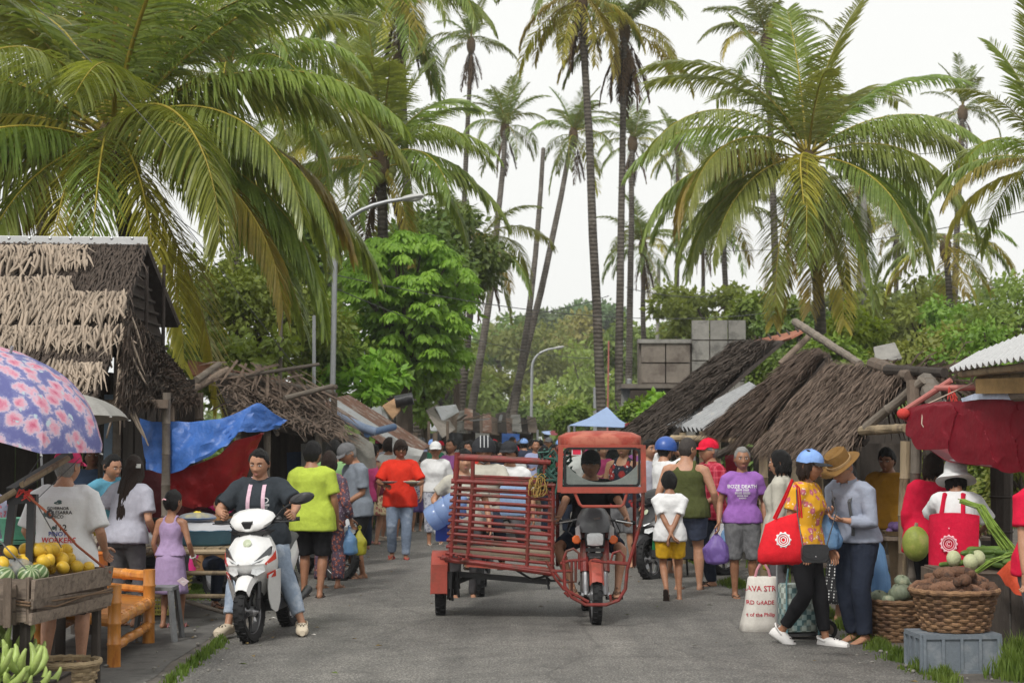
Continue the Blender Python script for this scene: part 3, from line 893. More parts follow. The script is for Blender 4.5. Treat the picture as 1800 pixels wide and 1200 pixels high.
def blades(A,B,C,D,rows,per,ln,wd,seed,lift=.04,jit=.16,tail=1.0,curl=.0):
 """overlapping thatch blades on the slope A-B (ridge) to D-C (eave)"""
 rs = np.random.RandomState(seed)
 A,B,C,D = [np.array(p,float) for p in (A,B,C,D)]
 nrm = np.cross(B-A,D-A)
 nrm /= np.linalg.norm(nrm)
 if nrm[2] < 0:
  nrm =-nrm
 V,Q = [],[]
 for r in range(rows):
  v = r/rows+.02
  L0,L1 = A+(D-A)*v,B+(C-B)*v
  n = max(3,int(per*np.linalg.norm(L1-L0)))
  for k in range(n):
   u = (k+rs.uniform(-.5,.5))/n
   u = min(max(u,0),1)
   p = L0+(L1-L0)*u
   nz_ = noise.noise(p*1.1+seed)
   if nz_ > .22 and rs.uniform() < .75:
    continue
   dn = (D-A)*(1-u)+(C-B)*u
   dn /= np.linalg.norm(dn)
   sd = np.cross(nrm,dn)
   d = dn+sd*rs.normal()*jit+nrm*rs.uniform(-.02,.08)
   d /= np.linalg.norm(d)
   s = np.cross(nrm,d)
   l_ = ln*rs.uniform(.6,1.3)*(1+.7*noise.noise(p*2.3+seed))
   w_ = wd*rs.uniform(.6,1.3)*.5
   tw = nrm*w_*rs.uniform(-.7,.7)
   p = p+nrm*(lift*rs.uniform(.2,1.2))
   q1 = p+d*l_*.55+nrm*.012
   q2 = p+d*l_+nrm*rs.uniform(-.05,.03)-np.array([0,0,curl*rs.uniform(0,1)])
   b = len(V)
   V += [p-s*w_,p+s*w_,q1-s*w_-tw,q1+s*w_+tw,q2-s*w_*.3,q2+s*w_*.3]
   Q += [(b,b+1,b+3,b+2),(b+2,b+3,b+5,b+4)]
 return V,Q
def thatch(root,A,B,C,D,rows,per,ln,wd,mat,seed,loc=Vector((0,0,0)),deck=True,**k):
 A,B,C,D = [Vector(p)-loc for p in (A,B,C,D)]
 V,Q = blades(A,B,C,D,rows,per,ln,wd,seed,**k)
 link('thatch',np_mesh('thatch',V,Q,mat),root,kind='stuff')
 if deck:
  n = (B-A).cross(D-A).normalized()
  if n.z < 0:
   n =-n
  mb = MB()
  lo = [p-n*.05 for p in (A,B,C,D)]
  mb.add([A,B,C,D]+lo,[(0,1,2,3),(7,6,5,4),(0,4,5,1),(1,5,6,2),(2,6,7,3),(3,7,4,0)])
  mb.build('roof_deck',m_deck,root,smooth=False)
  mb = MB()
  for i in range(4):
   t = (i+.5)/4
   mb.tube([A.lerp(B,t)-n*.09,D.lerp(C,t)-n*.09],.03,6)
  mb.build('rafters',m_bamboo_grey,root)
def pole(root,a,b,r,mat=None,name='post',nodes=True,r2=None,seed=0):
 """bamboo or timber pole with swollen joints"""
 a,b = Vector(a),Vector(b)
 if abs(a.z-b.z) > .9*(a-b).length:
  for q in (a,b):
   if q.z < .9:
    q.z =-.06
 k = max(4,int((b-a).length/.16))
 pts,rad = [],[]
 for i in range(k+1):
  t = i/k
  j = Vector((noise.noise((t*4,seed,1)),noise.noise((t*4,seed,7)),0))*.014
  p = a.lerp(b,t)+j
  rr = r*(1-t)+(r2 or r*.85)*t
  pts.append(p)
  rad.append(rr)
  if nodes and 0 < i < k and i % 2 == 0:
   dz = (b-a).normalized()*.012
   pts[-1] = p-dz
   pts.append(p)
   rad.append(rr*1.13)
   pts.append(p+dz)
   rad.append(rr)
 return MB().tube(pts,rad,9).build(name,mat or m_bamboo,root)
def sheet(top,bot,rows=10,cols=16,amp=.04,freq=3.0,seed=0,sag=0.0,thick=.006,fwd=0.0):
 """cloth between two polylines of points; folds from noise"""
 def res(pl,n):
  pl = [Vector(p) for p in pl]
  ds = [0]
  for a,b in zip(pl,pl[1:]):
   ds.append(ds[-1]+(b-a).length)
  out = []
  for i in range(n):
   t = ds[-1]*i/(n-1)
   k = max(j for j in range(len(ds)) if ds[j] <= t+1e-9)
   k = min(k,len(pl)-2)
   out.append(pl[k].lerp(pl[k+1],(t-ds[k])/max(ds[k+1]-ds[k],1e-9)))
  return out
 T,B_ = res(top,cols),res(bot,cols)
 out = []
 for i in range(rows):
  v = i/(rows-1)
  row = []
  for j in range(cols):
   p = T[j].lerp(B_[j],v)
   e = min(1,4*v+.25)
   q = p*freq
   rdg = (1-abs(noise.noise((q.x*1.3+q.z*.6,q.y,q.z*.9+seed*3))))**6+.6*(1-abs(noise.noise((q.x*2.1-q.z,q.y,q.z*1.6+seed))))**7
   dsp = .7*rdg+noise.noise((q.x,q.y*.6,q.z*.45+seed))+.5*noise.noise((q.x*2.3,q.y,q.z*1.4+seed+9))
   p = p+Vector((.2,-1,.35)).normalized()*dsp*amp*e
   p.z -= sag*math.sin(math.pi*v)
   p.y -= fwd*math.sin(math.pi*v)
   row.append(p)
  out.append(row)
 return MB().grid(out,thick=thick)
def corrugated(A,B,C,D,waves=14,amp=.018,thick=.004):
 """ridged metal sheet: ridges run from the A-B edge to the D-C edge"""
 A,B,C,D = [Vector(p) for p in (A,B,C,D)]
 n = (B-A).cross(D-A).normalized()
 rows = []
 N = waves*6
 for i in range(5):
  v = i/4
  rows.append([A.lerp(B,j/N).lerp(D.lerp(C,j/N),v)+n*amp*math.sin(2*math.pi*waves*j/N) for j in range(N+1)])
 return MB().grid(rows,thick=thick)
def leaf_part_mesh(seed):
 rr = random.Random(seed)
 rows = []
 cx = rr.uniform(-.03,.03)
 for i in range(6):
  t = i/5
  w_ = .018*(math.sin(math.pi*min(1,t*.82+.16))**.8)*(1 if t < .9 else .3)
  cz =-t
  cy_ =-.018*math.sin(t*2.6)+rr.uniform(-.012,.012)
  x = cx*t*t*3
  rows.append([(x-w_,cy_+.012,cz*.44),(x,cy_-.008,cz*.44),(x+w_,cy_+.012,cz*.44)])
 return MB().grid(rows,thick=.003).mesh('thatch_leaf',m_leaf_dry)
LEAFM = [leaf_part_mesh(i) for i in range(7)]
# ---- thatched hut with rows of pale leaves
hut = thing('thatched_hut','thatched hut with rows of pale dried leaves hung on its dark roof','hut',(-5,20,0))
o = Vector((-5,20,0))
A,B,C,D = Vector((-9.5,21,4.2)),P(260,428,21),Vector((-4.25,17.5,2.12)),Vector((-9.5,17.5,2.12))
thatch(hut,A,B,C,D,30,62,.3,.018,m_thatch_dark,1,o)
E1,E2 = Vector((-4.4,22.5,3.25)),Vector((-9.5,22.5,3.25))
mb = MB()
a,b,c,d = [p-o for p in (A,B,E1,E2)]
mb.add([a,b,c,d]+[p-Vector((0,.03,.08)) for p in (a,b,c,d)],[(0,1,2,3),(7,6,5,4),(1,5,6,2),(0,3,7,4),(2,6,7,3)])
mb.build('rear_roof',m_deck,hut,smooth=False)
MB().tube([B-o+Vector((-.02,.05,-.02)),E1-o+Vector((.0,0,-.03))],.022,7).build('barge_pole',m_bamboo_grey,hut)
# woven gable: bamboo battens on a dark panel
g0,g1,g2 = B-o+Vector((-.12,0,-.1)),Vector((-4.42,18.4,2.62))-o,Vector((-4.46,22.3,2.62))-o
mb = MB()
mb.add([g0,g1,g2,g0-Vector((.04,0,0)),g1-Vector((.04,0,0)),g2-Vector((.04,0,0))],[(0,1,2),(5,4,3)])
mb.build('gable_panel',mt('woven_mat',(.035,.025,.02),rough=.9,var=.4,scale=12),hut,smooth=False)
for i in range(9):
 t = .12+i*.1
 mb = MB()
 p1,p2 = g0.lerp(g1,t)+Vector((.03,0,0)),g0.lerp(g2,t)+Vector((.03,0,0))
 mb.beam(p1,p2,.02,.03)
 mb.build('gable_batten',m_deck,hut,smooth=False)
for y in (19.6,20.4,21.4):
 t = 1-abs(y-21)/2.6
 pole(hut,(-4.38+5,y-20,2.62),(-4.38+5,y-20,2.62+1.5*max(t,.1)),.025,m_deck,'gable_stud',False)
# white ridge sheet
mb = MB()
mb.beam(A-o+Vector((0,-.12,-.02)),B-o+Vector((.02,-.12,.02)),.09,.02,up=(0,1,.35))
mb.build('ridge_cap',mt('ridge_white',(.8,.81,.81),rough=.5,var=.06),hut,smooth=False)
for i in range(7):
 px = 18+i*36
 MB().ell(P(px,424,20.75)-o+Vector((0,-.05,.03)),.022,nu=6,nv=4).build('roofing_nail',m_steel,hut)
# side skirt roof
thatch(hut,P(222,532,18.9),P(300,640,22.2),P(342,702,19.3),P(203,702,17.2),34,110,.42,.014,m_thatch_grey,2,o,jit=.12,deck=False)
thatch(hut,P(222,534,18.9),P(300,642,22.2),P(340,699,19.35),P(205,699,17.3),30,90,.42,.016,m_thatch_dark,3,o,jit=.12,deck=False)
mb = MB()
# pale leaves, row by row, each its own piece
rows_px = [(442,-30,155,19.9,1.0),(456,-30,120,19.75,.9),(497,-30,125,19.45,.8),(505,-30,122,19.35,.7),(523,-30,222,19.15,1.05),(540,-30,225,19.0,.95),(556,-30,215,18.85,.9),(585,-30,225,18.6,1.0),(598,-30,205,18.5,.95),(652,92,182,17.95,1.0),(664,95,180,17.85,.95)]
rr = random.Random(5)
slope = math.atan2(2.08,3.5)
for (py,x0,x1,d,s) in rows_px:
 px = x0
 while px < x1:
  yy = py+rr.uniform(-5,5)+4*math.sin(px*.05)
  # on the roof plane
  dd = 17.5+(1.75+(765-yy)/F*d-2.12)/2.08*3.5
  dd = min(max(dd,17.3),21)
  zz = 2.12+(dd-17.5)/3.5*2.08+.1
  xx = (px-900)/F*dd
  link('thatch_leaf',rr.choice(LEAFM),hut,loc=(xx+5,dd-.1-20,zz),rot=(-(R(90)-slope)*.62+rr.uniform(-.12,.2),rr.uniform(-.24,.24),rr.uniform(-.5,.5)),scale=(rr.uniform(.85,1.35),1,s*rr.uniform(.85,1.3)))
  px += rr.uniform(5.6,9.2)
def on_slope(px,py):
 d = 19.0
 for _ in range(6):
  z_ = 1.75+(765-py)/F*d
  d = 17.5+(z_-2.12)/2.08*3.5
 return Vector(((px-900)/F*d,d,2.12+(d-17.5)/3.5*2.08+.06))-o
for (ya,yb,xa,xb,rws) in ((440,480,-40,152,2),(497,512,-40,124,2),(523,562,-40,222,3),(584,612,-40,226,2),(650,675,92,182,2)):
 V,Q = blades(on_slope(xa,ya),on_slope(xb,ya),on_slope(xb,yb),on_slope(xa,yb),rws+1,62,.33,.024,ya,lift=.03,jit=.22)
 link('pale_thatch',np_mesh('pale_thatch',V,Q,m_leaf_dry),hut,kind='stuff')
for k in range(16):  # long frayed leaves at the verge
 yy,px = 560+k*9,222-(0 if k < 8 else 12)+rr.uniform(-8,8)
 dd = 19-k*.1
 p = P(px,yy,dd)-o
 link('thatch_leaf',LEAFM[k % 7],hut,loc=p+Vector((.05,-.1,.08)),rot=(rr.uniform(-.2,.1),rr.uniform(-.5,.1),rr.uniform(-.6,.6)),scale=(.9,1,rr.uniform(1.1,1.8)))
# posts, back wall boards, beams
for x,y,h,mm in ((-3.64,18,2.2,m_bamboo_grey),(-4.3,18.6,2.6,m_bamboo_grey),(-4.35,21.8,2.6,m_wood),(-6.3,17.9,2.2,m_wood),(-8,17.9,2.2,m_wood)):
 pole(hut,(x+5,y-20,-.1),(x+5,y-20,h),.05,mm,'post',seed=int(x*9))
MB().box((.62,-1.35,1.72),(.14,.03,.95)).build('blue_board',mt('board_blue',(.16,.22,.29),rough=.6,var=.2),hut,smooth=False)
for i in range(17):
 x =-9.2+i*.3
 MB().box((x+5,2.9,1.2),(.285,.03+.01*(i % 3),2.6),(0,0,rnd(-.03,.03))).build('wall_board',m_wood_dk,hut,smooth=False)
for i in range(14):
 MB().box((-4.5+5+.02*(i % 2),-1.2+i*.32,1.25),(.03,.3,2.4)).build('side_board',m_wood_dk,hut,smooth=False)
MB().beam((-4.5,-2.1,2.05),(1.4,-2.1,2.08),.07,.09).build('eave_beam',m_wood,hut,smooth=False)
# ---- blue and red tarpaulins hung beside the hut
t1 = sheet([P(246,735,18.3),P(270,742,18.2),P(330,742,18.1),P(385,738,18.0),P(425,722,18.0),P(456,707,18.0),P(475,722,18.1),P(505,740,18.2)],[P(258,828,18.3),P(292,836,18.1),P(330,822,17.9),P(362,806,17.9),P(398,788,17.9),P(420,762,17.9),P(462,758,18.0),P(490,752,18.2)],16,40,.07,3.2,1,thick=.008)
o_ = t1.build('tarpaulin',m_blue,label='blue tarpaulin sagging from a post beside the thatched hut',cat='tarp')
t2 = sheet([P(296,832,18.2),P(345,815,18.05),P(385,800,18.0),P(412,775,18.05),P(440,768,18.1),P(464,761,18.2)],[P(300,880,18.4),P(340,895,18.3),P(380,885,18.3),P(410,868,18.3),P(432,840,18.35),P(452,785,18.35)],14,32,.07,3.5,4,thick=.008)
t2.build('tarpaulin',m_red,label='bright red tarpaulin hanging below the blue one',cat='tarp')
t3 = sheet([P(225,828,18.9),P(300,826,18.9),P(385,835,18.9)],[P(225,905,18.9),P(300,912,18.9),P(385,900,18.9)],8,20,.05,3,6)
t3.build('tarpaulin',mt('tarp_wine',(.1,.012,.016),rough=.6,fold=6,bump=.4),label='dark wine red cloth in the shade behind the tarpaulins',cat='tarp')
# ---- torn thatch roof behind the tarpaulins
th2 = thing('thatch_stall','low stall with a torn brown thatch roof behind the blue tarpaulin','stall',(-3.5,24,0))
o = Vector((-3.5,24,0))
thatch(th2,P(372,648,25),P(560,690,27),P(612,778,23.5),P(415,735,22),16,46,.5,.022,m_thatch_grey,5,o,jit=.45,lift=.1)
for (x0,y0,d0,x1,y1,d1,r) in [(328,690,23,400,650,24,.06),(345,668,23.2,385,640,24,.05),(375,655,24,580,690,26,.05),(350,690,22.5,352,905,22.5,.06),(470,720,22.6,470,900,22.6,.05),(500,700,23.5,585,678,24,.04),(455,640,24.6,450,700,24.6,.05),(430,660,24,560,640,25,.03),(560,760,23,560,930,23,.05)]:
 pole(th2,P(x0,y0,d0)-o,P(x1,y1,d1)-o,r,m_bamboo_grey if r < .06 else m_wood,'pole',seed=x0)
V,Q = blades(P(395,640,24.2)-o,P(520,655,25)-o,P(560,700,24.4)-o,P(420,720,23.6)-o,3,14,.9,.04,9,lift=.12,jit=.8)
link('loose_fronds',np_mesh('loose_fronds',V,Q,m_thatch_grey),th2,kind='stuff')
for i in range(12):
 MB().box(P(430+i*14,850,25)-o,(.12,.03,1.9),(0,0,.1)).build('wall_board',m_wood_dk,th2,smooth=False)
for i in range(5):
 MB().grid([[P(330+40*i,634+i*9,27)-o,P(368+40*i,641+i*9,27.4)-o],[P(332+40*i,660+i*8,25.5)-o,P(372+40*i,664+i*8,26)-o]],thick=.02).build('roof_sheet',mt('clay_sheet',(.33,.13,.08),rough=.8,var=.35),th2,smooth=False)
# ---- rusty lean-to roofs further down that side
def slab(name,pts,mat,root,o,th=.03):
 pts = [Vector(p)-o for p in pts]
 n = (pts[1]-pts[0]).cross(pts[-1]-pts[0]).normalized()*th
 k = len(pts)
 MB().add(pts+[p-n for p in pts],[tuple(range(k)),tuple(range(2*k-1,k-1,-1))]+[(i,i+k,(i+1) % k+k,(i+1) % k) for i in range(k)]).build(name,mat,root,smooth=False)
lt = thing('lean_to_stall','lean-to stall with long rusty roof sheets beside the lamp post','stall',(-2.6,30,0))
o = Vector((-2.6,30,0))
for k in range(4):
 a,b = P(560+13*k,706-3*k,28+k),P(573+13*k,703-3*k,29+k)
 c,d = P(726+10*k,802-6*k,30+k),P(714+10*k,807-6*k,29.2+k)
 corrugated(a-o,b-o,c-o,d-o,4,.015).build('roof_sheet',(m_tin_rust,m_tin,m_tin_rust,m_tin_rust)[k],lt)
MB().tube([P(585,726,27)-o,P(640,752,27)-o,P(660,758,27)-o],.07,10).build('rolled_sheet',mt('roll_blue',(.25,.32,.45),rough=.4),lt)
MB().tube([P(645,762,27)-o,P(692,750,28)-o],.06,10).build('blue_pipe',mt('pipe_blue',(.08,.15,.28),rough=.4),lt)
for (x0,y0,d0,x1,y1,d1,r) in [(520,690,26,590,680,27,.05),(588,690,26.5,588,920,26.5,.05),(690,795,29,690,930,29,.05),(640,770,28,640,930,28,.05),(530,712,26,585,690,26.5,.06)]:
 pole(lt,P(x0,y0,d0)-o,P(x1,y1,d1)-o,r,m_wood,'pole',False,seed=x0)
sheet([P(690,768,28.4),P(715,785,28.4),P(745,792,28.4)],[P(690,805,28.3),P(712,815,28.3),P(735,812,28.3)],8,10,.06,4,2).build('torn_sheet',m_white_cl,None,label='torn white sheet hanging from the rusty roof edge',cat='cloth')
sheet([P(560,782,24.5),P(600,766,24.2),P(630,762,24),P(655,780,24)],[P(575,815,24.2),P(610,822,24),P(640,825,23.9),P(662,822,24)],8,14,.05,3,8).build('canopy',mt('canvas_olive',(.17,.165,.145),rough=.7,fold=6,bump=.4),label='olive grey canvas canopy over the cap wearing shopper',cat='canopy')
for i in range(14):
 MB().box(P(560+i*17,890,34)-o,(.17,.03,1.3),(0,0,rnd(-.05,.05))).build('wall_board',m_wood_dk,lt,smooth=False)
for k in range(3):
 slab('shelf',[P(570,860+k*40,31),P(760,860+k*36,33),P(760,858+k*36,34),P(570,858+k*40,32)],m_wood,lt,o)
bt = thing('tarp_stall','stall wrapped in a black plastic sheet under a small ridged roof','stall',(-2.4,36,0))
o = Vector((-2.4,36,0))
corrugated(P(640,718,34)-o,P(688,712,36)-o,P(692,738,34.5)-o,P(648,742,33)-o,5,.02).build('roof_sheet',m_tin,bt)
slab('roof_board',[P(672,715,35),P(700,698,36),P(704,722,35),P(690,738,34)],mt('ply',(.4,.24,.13),rough=.8,var=.3),bt,o)
sheet([P(690,712,35),P(705,702,35),P(722,710,35),P(742,738,34.6)],[P(696,765,33.5),P(718,790,33.2),P(740,800,33),P(762,790,33.4)],12,20,.12,2.2,3).build('plastic_sheet',m_black,bt)
MB().tube([P(695,706,35)-o,P(726,700,35)-o],.13,12).build('plastic_roll',m_black,bt)
for x in (695,730,765):
 pole(bt,P(x,760,34)-o,P(x,915,34)-o,.05,m_wood,'post',False)
for i in range(6):
 MB().box(P(700+i*10,870,35)-o,(.11,.03,1.3)).build('wall_board',m_wood_dk,bt,smooth=False)
gs = thing('grey_sheet_stall','stall with bent grey roof sheets and an orange cloth','stall',(-2,42,0))
o = Vector((-2,42,0))
slab('roof_sheet',[P(748,722,42),P(768,712,44),P(800,755,42),P(778,770,40)],mt('board_grey',(.25,.22,.19),rough=.8,var=.4),gs,o)
slab('roof_sheet',[P(765,716,43),P(800,712,45),P(806,725,44),P(776,742,42)],m_tin,gs,o)
sheet([P(752,758,40),P(770,762,40),P(786,752,40)],[P(755,782,40),P(768,792,40),P(786,800,40)],7,9,.05,3,5).build('orange_cloth',m_orange_cl,gs)
for x in (754,787):
 pole(gs,P(x,740,40)-o,P(x,895,40)-o,.035,m_wood,'post',False)
for sn,(px0,px1,d,lb) in enumerate([(790,832,47,'low far stall with a dark tin lean-to roof'),(832,880,53,'low far stall under grey weathered sheets'),(880,935,60,'far stall with a pale plank on its roof'),(752,795,62,'far stall in the shade of the leaning trunks')]):
 x0,x1 = P(px0,765,d).x,P(px1,765,d).x
 fs = thing('market_stall',lb,'stall',((x0+x1)/2,d,0),group='low far stalls')
 wd = (x1-x0)/2
 rr = random.Random(sn)
 for k in range(5):
  u0,u1 =-wd-.15+(2*wd+.3)*k/5,-wd-.1+(2*wd+.3)*(k+1)/5
  dz = rr.uniform(-.08,.08)
  slab('roof_sheet',[Vector((u0,-.9,1.86+dz)),Vector((u1,-.95,1.84+dz)),Vector((u1-.05,1.1,2.42+dz+rr.uniform(-.1,.12))),Vector((u0-.04,1.1,2.45+dz))],rr.choice((m_wood_dk,m_tin_rust,m_conc,m_wood,m_tin)),fs,Vector((0,0,0)),.03)
 for k in range(4):
  a = Vector((rr.uniform(-wd,wd),rr.uniform(-.8,.2),2.15))
  MB().beam(a,a+Vector((rr.uniform(-.9,.9),rr.uniform(-.3,.3),rr.uniform(.05,.25))),.09,.03).build('loose_plank',rr.choice((m_wood,m_bamboo_grey,m_tin_white)),fs,smooth=False)
 for sx in (-wd,0,wd):
  for yy in (-.8,1.0):
   pole(fs,(sx,yy,-.05),(sx,yy,1.88+.25*(yy > 0)),.04,m_wood_dk,'post',False)
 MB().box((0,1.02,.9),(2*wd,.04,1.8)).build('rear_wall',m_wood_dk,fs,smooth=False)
 MB().box((0,-.4,.8),(2*wd,.6,.05)).build('counter',m_wood,fs,smooth=False)
 t_ = sheet([Vector((fs.location.x-wd,d-.95,1.84)),Vector((fs.location.x+wd*.2,d-1.0,1.8))],[Vector((fs.location.x-wd,d-1.0,1.35)),Vector((fs.location.x+wd*.2,d-1.02,1.45))],6,9,.06,2,sn)
 t_.build('hanging_sheet',(m_black,m_grey_cl,m_blue,m_black)[sn],label='sheet hanging from the eave of the '+lb.split(' with')[0].split(' under')[0].split(' in the')[0]+(' of dark tin',' of grey sheets',' with the pale plank',' in the trunk shade')[sn],cat='tarp')
# ---- block building with big concrete panels
bl = thing('block_building','unfinished block building with large grey concrete panels','building',(4,40,0))
o = Vector((4,40,0))
def panel(px0,px1,py0,py1,mat,dy=0):
 a,b = P(px0,py1,40+dy),P(px1,py0,40+dy)
 c = (a+b)/2-o
 MB().box(c,(b.x-a.x-.03,.12+.02*(int(px0) % 3),b.z-a.z-.03)).build('concrete_panel',mat,bl,smooth=False)
for i in range(2):
 for j in range(2):
  panel(1126+43.5*i,1126+43.5*(i+1),602+36*j,602+36*(j+1),m_conc_br)
for i in range(3):
 for j in range(4):
  panel(1215+32*i,1215+32*(i+1),562+36*j,562+36*(j+1),m_conc,.1)
a,b = P(1124,675,40.14),P(1312,560,40.3)
MB().box(((a.x+b.x)/2-4,.45,(a.z+4.0)/2-.05),(b.x-a.x,.7,1.15)).build('wall_core',m_conc_br,bl,smooth=False)
c0,c1 = P(1121,603,39.9),P(1215,596,39.9)
MB().box(((c0.x+c1.x)/2-4,.02,(c0.z+c1.z)/2),(c1.x-c0.x,.3,.09)).build('coping',m_conc,bl,smooth=False)
c0,c1 = P(1092,682,39),P(1225,675,39)
MB().box(((c0.x+c1.x)/2-4,-.2,(c0.z+c1.z)/2),(c1.x-c0.x,2.0,.1)).build('canopy_slab',m_conc_br,bl,smooth=False)
for px in (1100,1160,1214,1300):
 MB().box(P(px,765,39.6)-o+Vector((0,0,-.3)),(.2,.2,2.9)).build('column',m_conc,bl,smooth=False)
MB().box((.4,1.8,1.4),(3.4,.1,2.9)).build('rear_wall',m_wood_dk,bl,smooth=False)
# ---- thatch stalls on the other side of the street
GS = 'thatch roofed stalls along the street'
s1 = thing('thatch_stall','long dark thatch roof sloping low toward the street','stall',(4.2,28,0),group=GS)
o = Vector((4.2,28,0))
thatch(s1,P(1300,600,33),P(1376,598,26),P(1180,764,23.4),P(1106,756,31),46,70,.36,.014,m_thatch_dark,11,o,lift=.08)
MB().grid([[P(1318,602,32.5)-o,P(1425,578,25.5)-o],[P(1300,625,32)-o,P(1392,596,25.3)-o]],thick=.03).build('ridge_sheet',mt('clay_sheet',(.33,.13,.08)),s1,smooth=False)
for i in range(6):
 pole(s1,P(1330+16*i,610-4*i,31-i)-o,P(1318+16*i,596-4*i,31.2-i)-o,.018,m_wood_dk,'batten',False)
pole(s1,P(1398,566,24.5)-o,P(1512,640,21)-o,.058,m_bamboo_grey,'ridge_pole')
pole(s1,P(1372,640,24.5)-o,P(1425,588,24.6)-o,.05,m_wood,'rafter')
for x,d in ((1200,23.2),(1262,24),(1130,30),(1420,25)):
 pole(s1,P(x,760,d)-o,P(x,930,d)-o,.05,m_bamboo,'post',seed=x)
pole(s1,P(1180,770,22.9)-o,P(1345,772,22.2)-o,.045,m_bamboo,'eave_pole')
pole(s1,P(1230,775,22.8)-o,P(1300,735,22.4)-o,.04,m_wood_dk,'brace')
for i in range(16):
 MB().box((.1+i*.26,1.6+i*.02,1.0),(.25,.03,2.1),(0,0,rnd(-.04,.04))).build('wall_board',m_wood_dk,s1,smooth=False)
s1b = thing('corrugated_awning','pale corrugated awning sheet between two thatch roofs','awning',(3.2,23.5,0))
o = Vector((3.2,23.5,0))
corrugated(P(1318,674,24.6)-o,P(1345,690,22.9)-o,P(1236,757,22.7)-o,P(1170,751,24.3)-o,9,.045,.006).build('awning_sheet',m_tin_white,s1b)
sheet([P(1275,662,24),P(1300,658,24.2),P(1335,656,24.5)],[P(1298,676,23.4),P(1315,676,23.6),P(1330,668,24)],5,8,.04,3,2).build('bent_sheet',m_tin_white,s1b)
pole(s1b,P(1235,758,22.7)-o,P(1235,940,22.7)-o,.045,m_bamboo,'post')
s2 = thing('thatch_stall','ragged thatch roof in the middle with a curled peak','stall',(4,22,0),group=GS)
o = Vector((4,22,0))
thatch(s2,P(1425,618,23.5),P(1458,622,21),P(1350,754,20.8),P(1268,746,22.6),36,95,.40,.013,m_thatch_brown,12,o,lift=.09,jit=.2)
V,Q = blades(P(1430,612,22.5)-o,P(1462,620,21)-o,P(1445,690,21)-o,P(1440,690,21.5)-o,3,30,.7,.05,13,jit=.6,curl=.3)
link('loose_fronds',np_mesh('loose_fronds',V,Q,m_thatch_grey),s2,kind='stuff')
for (x0,y0,d0,x1,y1,d1,r,mm) in [(1342,745,20.9,1342,985,20.9,.06,m_bamboo),(1262,800,21.5,1350,752,21,.05,m_wood_dk),(1285,775,21.5,1350,772,20.9,.045,m_bamboo),(1320,870,21,1390,868,20.5,.04,m_wood),(1440,700,20.8,1470,640,20.8,.05,m_wood),(1405,740,20.8,1440,735,20.5,.04,m_bamboo),(1460,690,21,1510,672,20.5,.06,m_bamboo_grey)]:
 pole(s2,P(x0,y0,d0)-o,P(x1,y1,d1)-o,r,mm,'pole',seed=x0)
for i in range(9):
 a = P(1395+i*14,rnd(680,720),21.2)
 V = [a,a+Vector((rnd(-.1,.15),rnd(-.1,.1),-rnd(.25,.55)))]
 pole(s2,V[0]-o,V[1]-o,.015,m_leaf_dry,'dry_stalk',False)
for i in range(11):
 MB().box((.1+i*.27,2.4,1.0),(.25,.03,2.0),(0,0,rnd(-.04,.04))).build('wall_board',m_wood_dk,s2,smooth=False)
s3 = thing('thatch_stall','broad thatch roof with a fringed eave above the hat wearing man','stall',(4,18.5,0),group=GS)
o = Vector((4,18.5,0))
thatch(s3,P(1468,640,21),P(1608,652,17.8),P(1515,778,17),P(1348,785,19.8),40,110,.38,.012,m_thatch_grey,14,o,lift=.09,jit=.18)
V,Q = blades(P(1520,645,19.5)-o,P(1660,650,17.5)-o,P(1700,690,17)-o,P(1560,690,19)-o,5,26,.7,.03,15,jit=.6,lift=.10,curl=.25)
link('loose_fronds',np_mesh('loose_fronds',V,Q,m_thatch_grey),s3,kind='stuff')
for (x0,y0,d0,x1,y1,d1,r,mm,nm) in [(1592,775,16.2,1583,1045,16.2,.052,m_bamboo,'post'),(1610,770,16,1602,1045,16,.05,m_bamboo_grey,'post'),(1515,757,17,1592,752,16.2,.05,m_bamboo,'beam'),(1522,752,16.9,1622,668,16.4,.05,m_bamboo_grey,'brace'),(1535,640,19,1600,662,17.5,.08,m_wood,'ridge_log'),(1560,650,18,1660,655,17,.06,m_wood_dk,'beam'),(1605,670,16.5,1608,760,16.4,.07,m_wood,'post'),(1628,672,17,1640,700,16,.1,m_bamboo_grey,'log_end'),(1500,800,19,1500,1010,19,.05,m_wood_dk,'post'),(1440,790,19.5,1440,1010,19.5,.05,m_bamboo,'post'),(1600,830,19.5,1640,880,18,.04,m_wood_dk,'brace'),(1545,640,20,1580,690,18,.05,m_wood,'pole')]:
 pole(s3,P(x0,y0,d0)-o,P(x1,y1,d1)-o,r,mm,nm,seed=x0)
slab('roof_scrap',[P(1535,612,21),P(1572,604,21.3),P(1585,632,20.5),P(1540,640,20.5)],m_conc,s3,o,.02)
for i in range(9):
 MB().box((-.5+i*.27,3.4,.8),(.25,.03,1.7),(0,0,rnd(-.04,.04))).build('wall_board',m_wood_dk,s3,smooth=False)
for k in range(2):
 slab('counter',[P(1400,990+k*3,19),P(1580,1000,18),P(1580,975,19.5),P(1400,970,20.5)],m_wood,s3,o-Vector((0,0,-.3*k)))
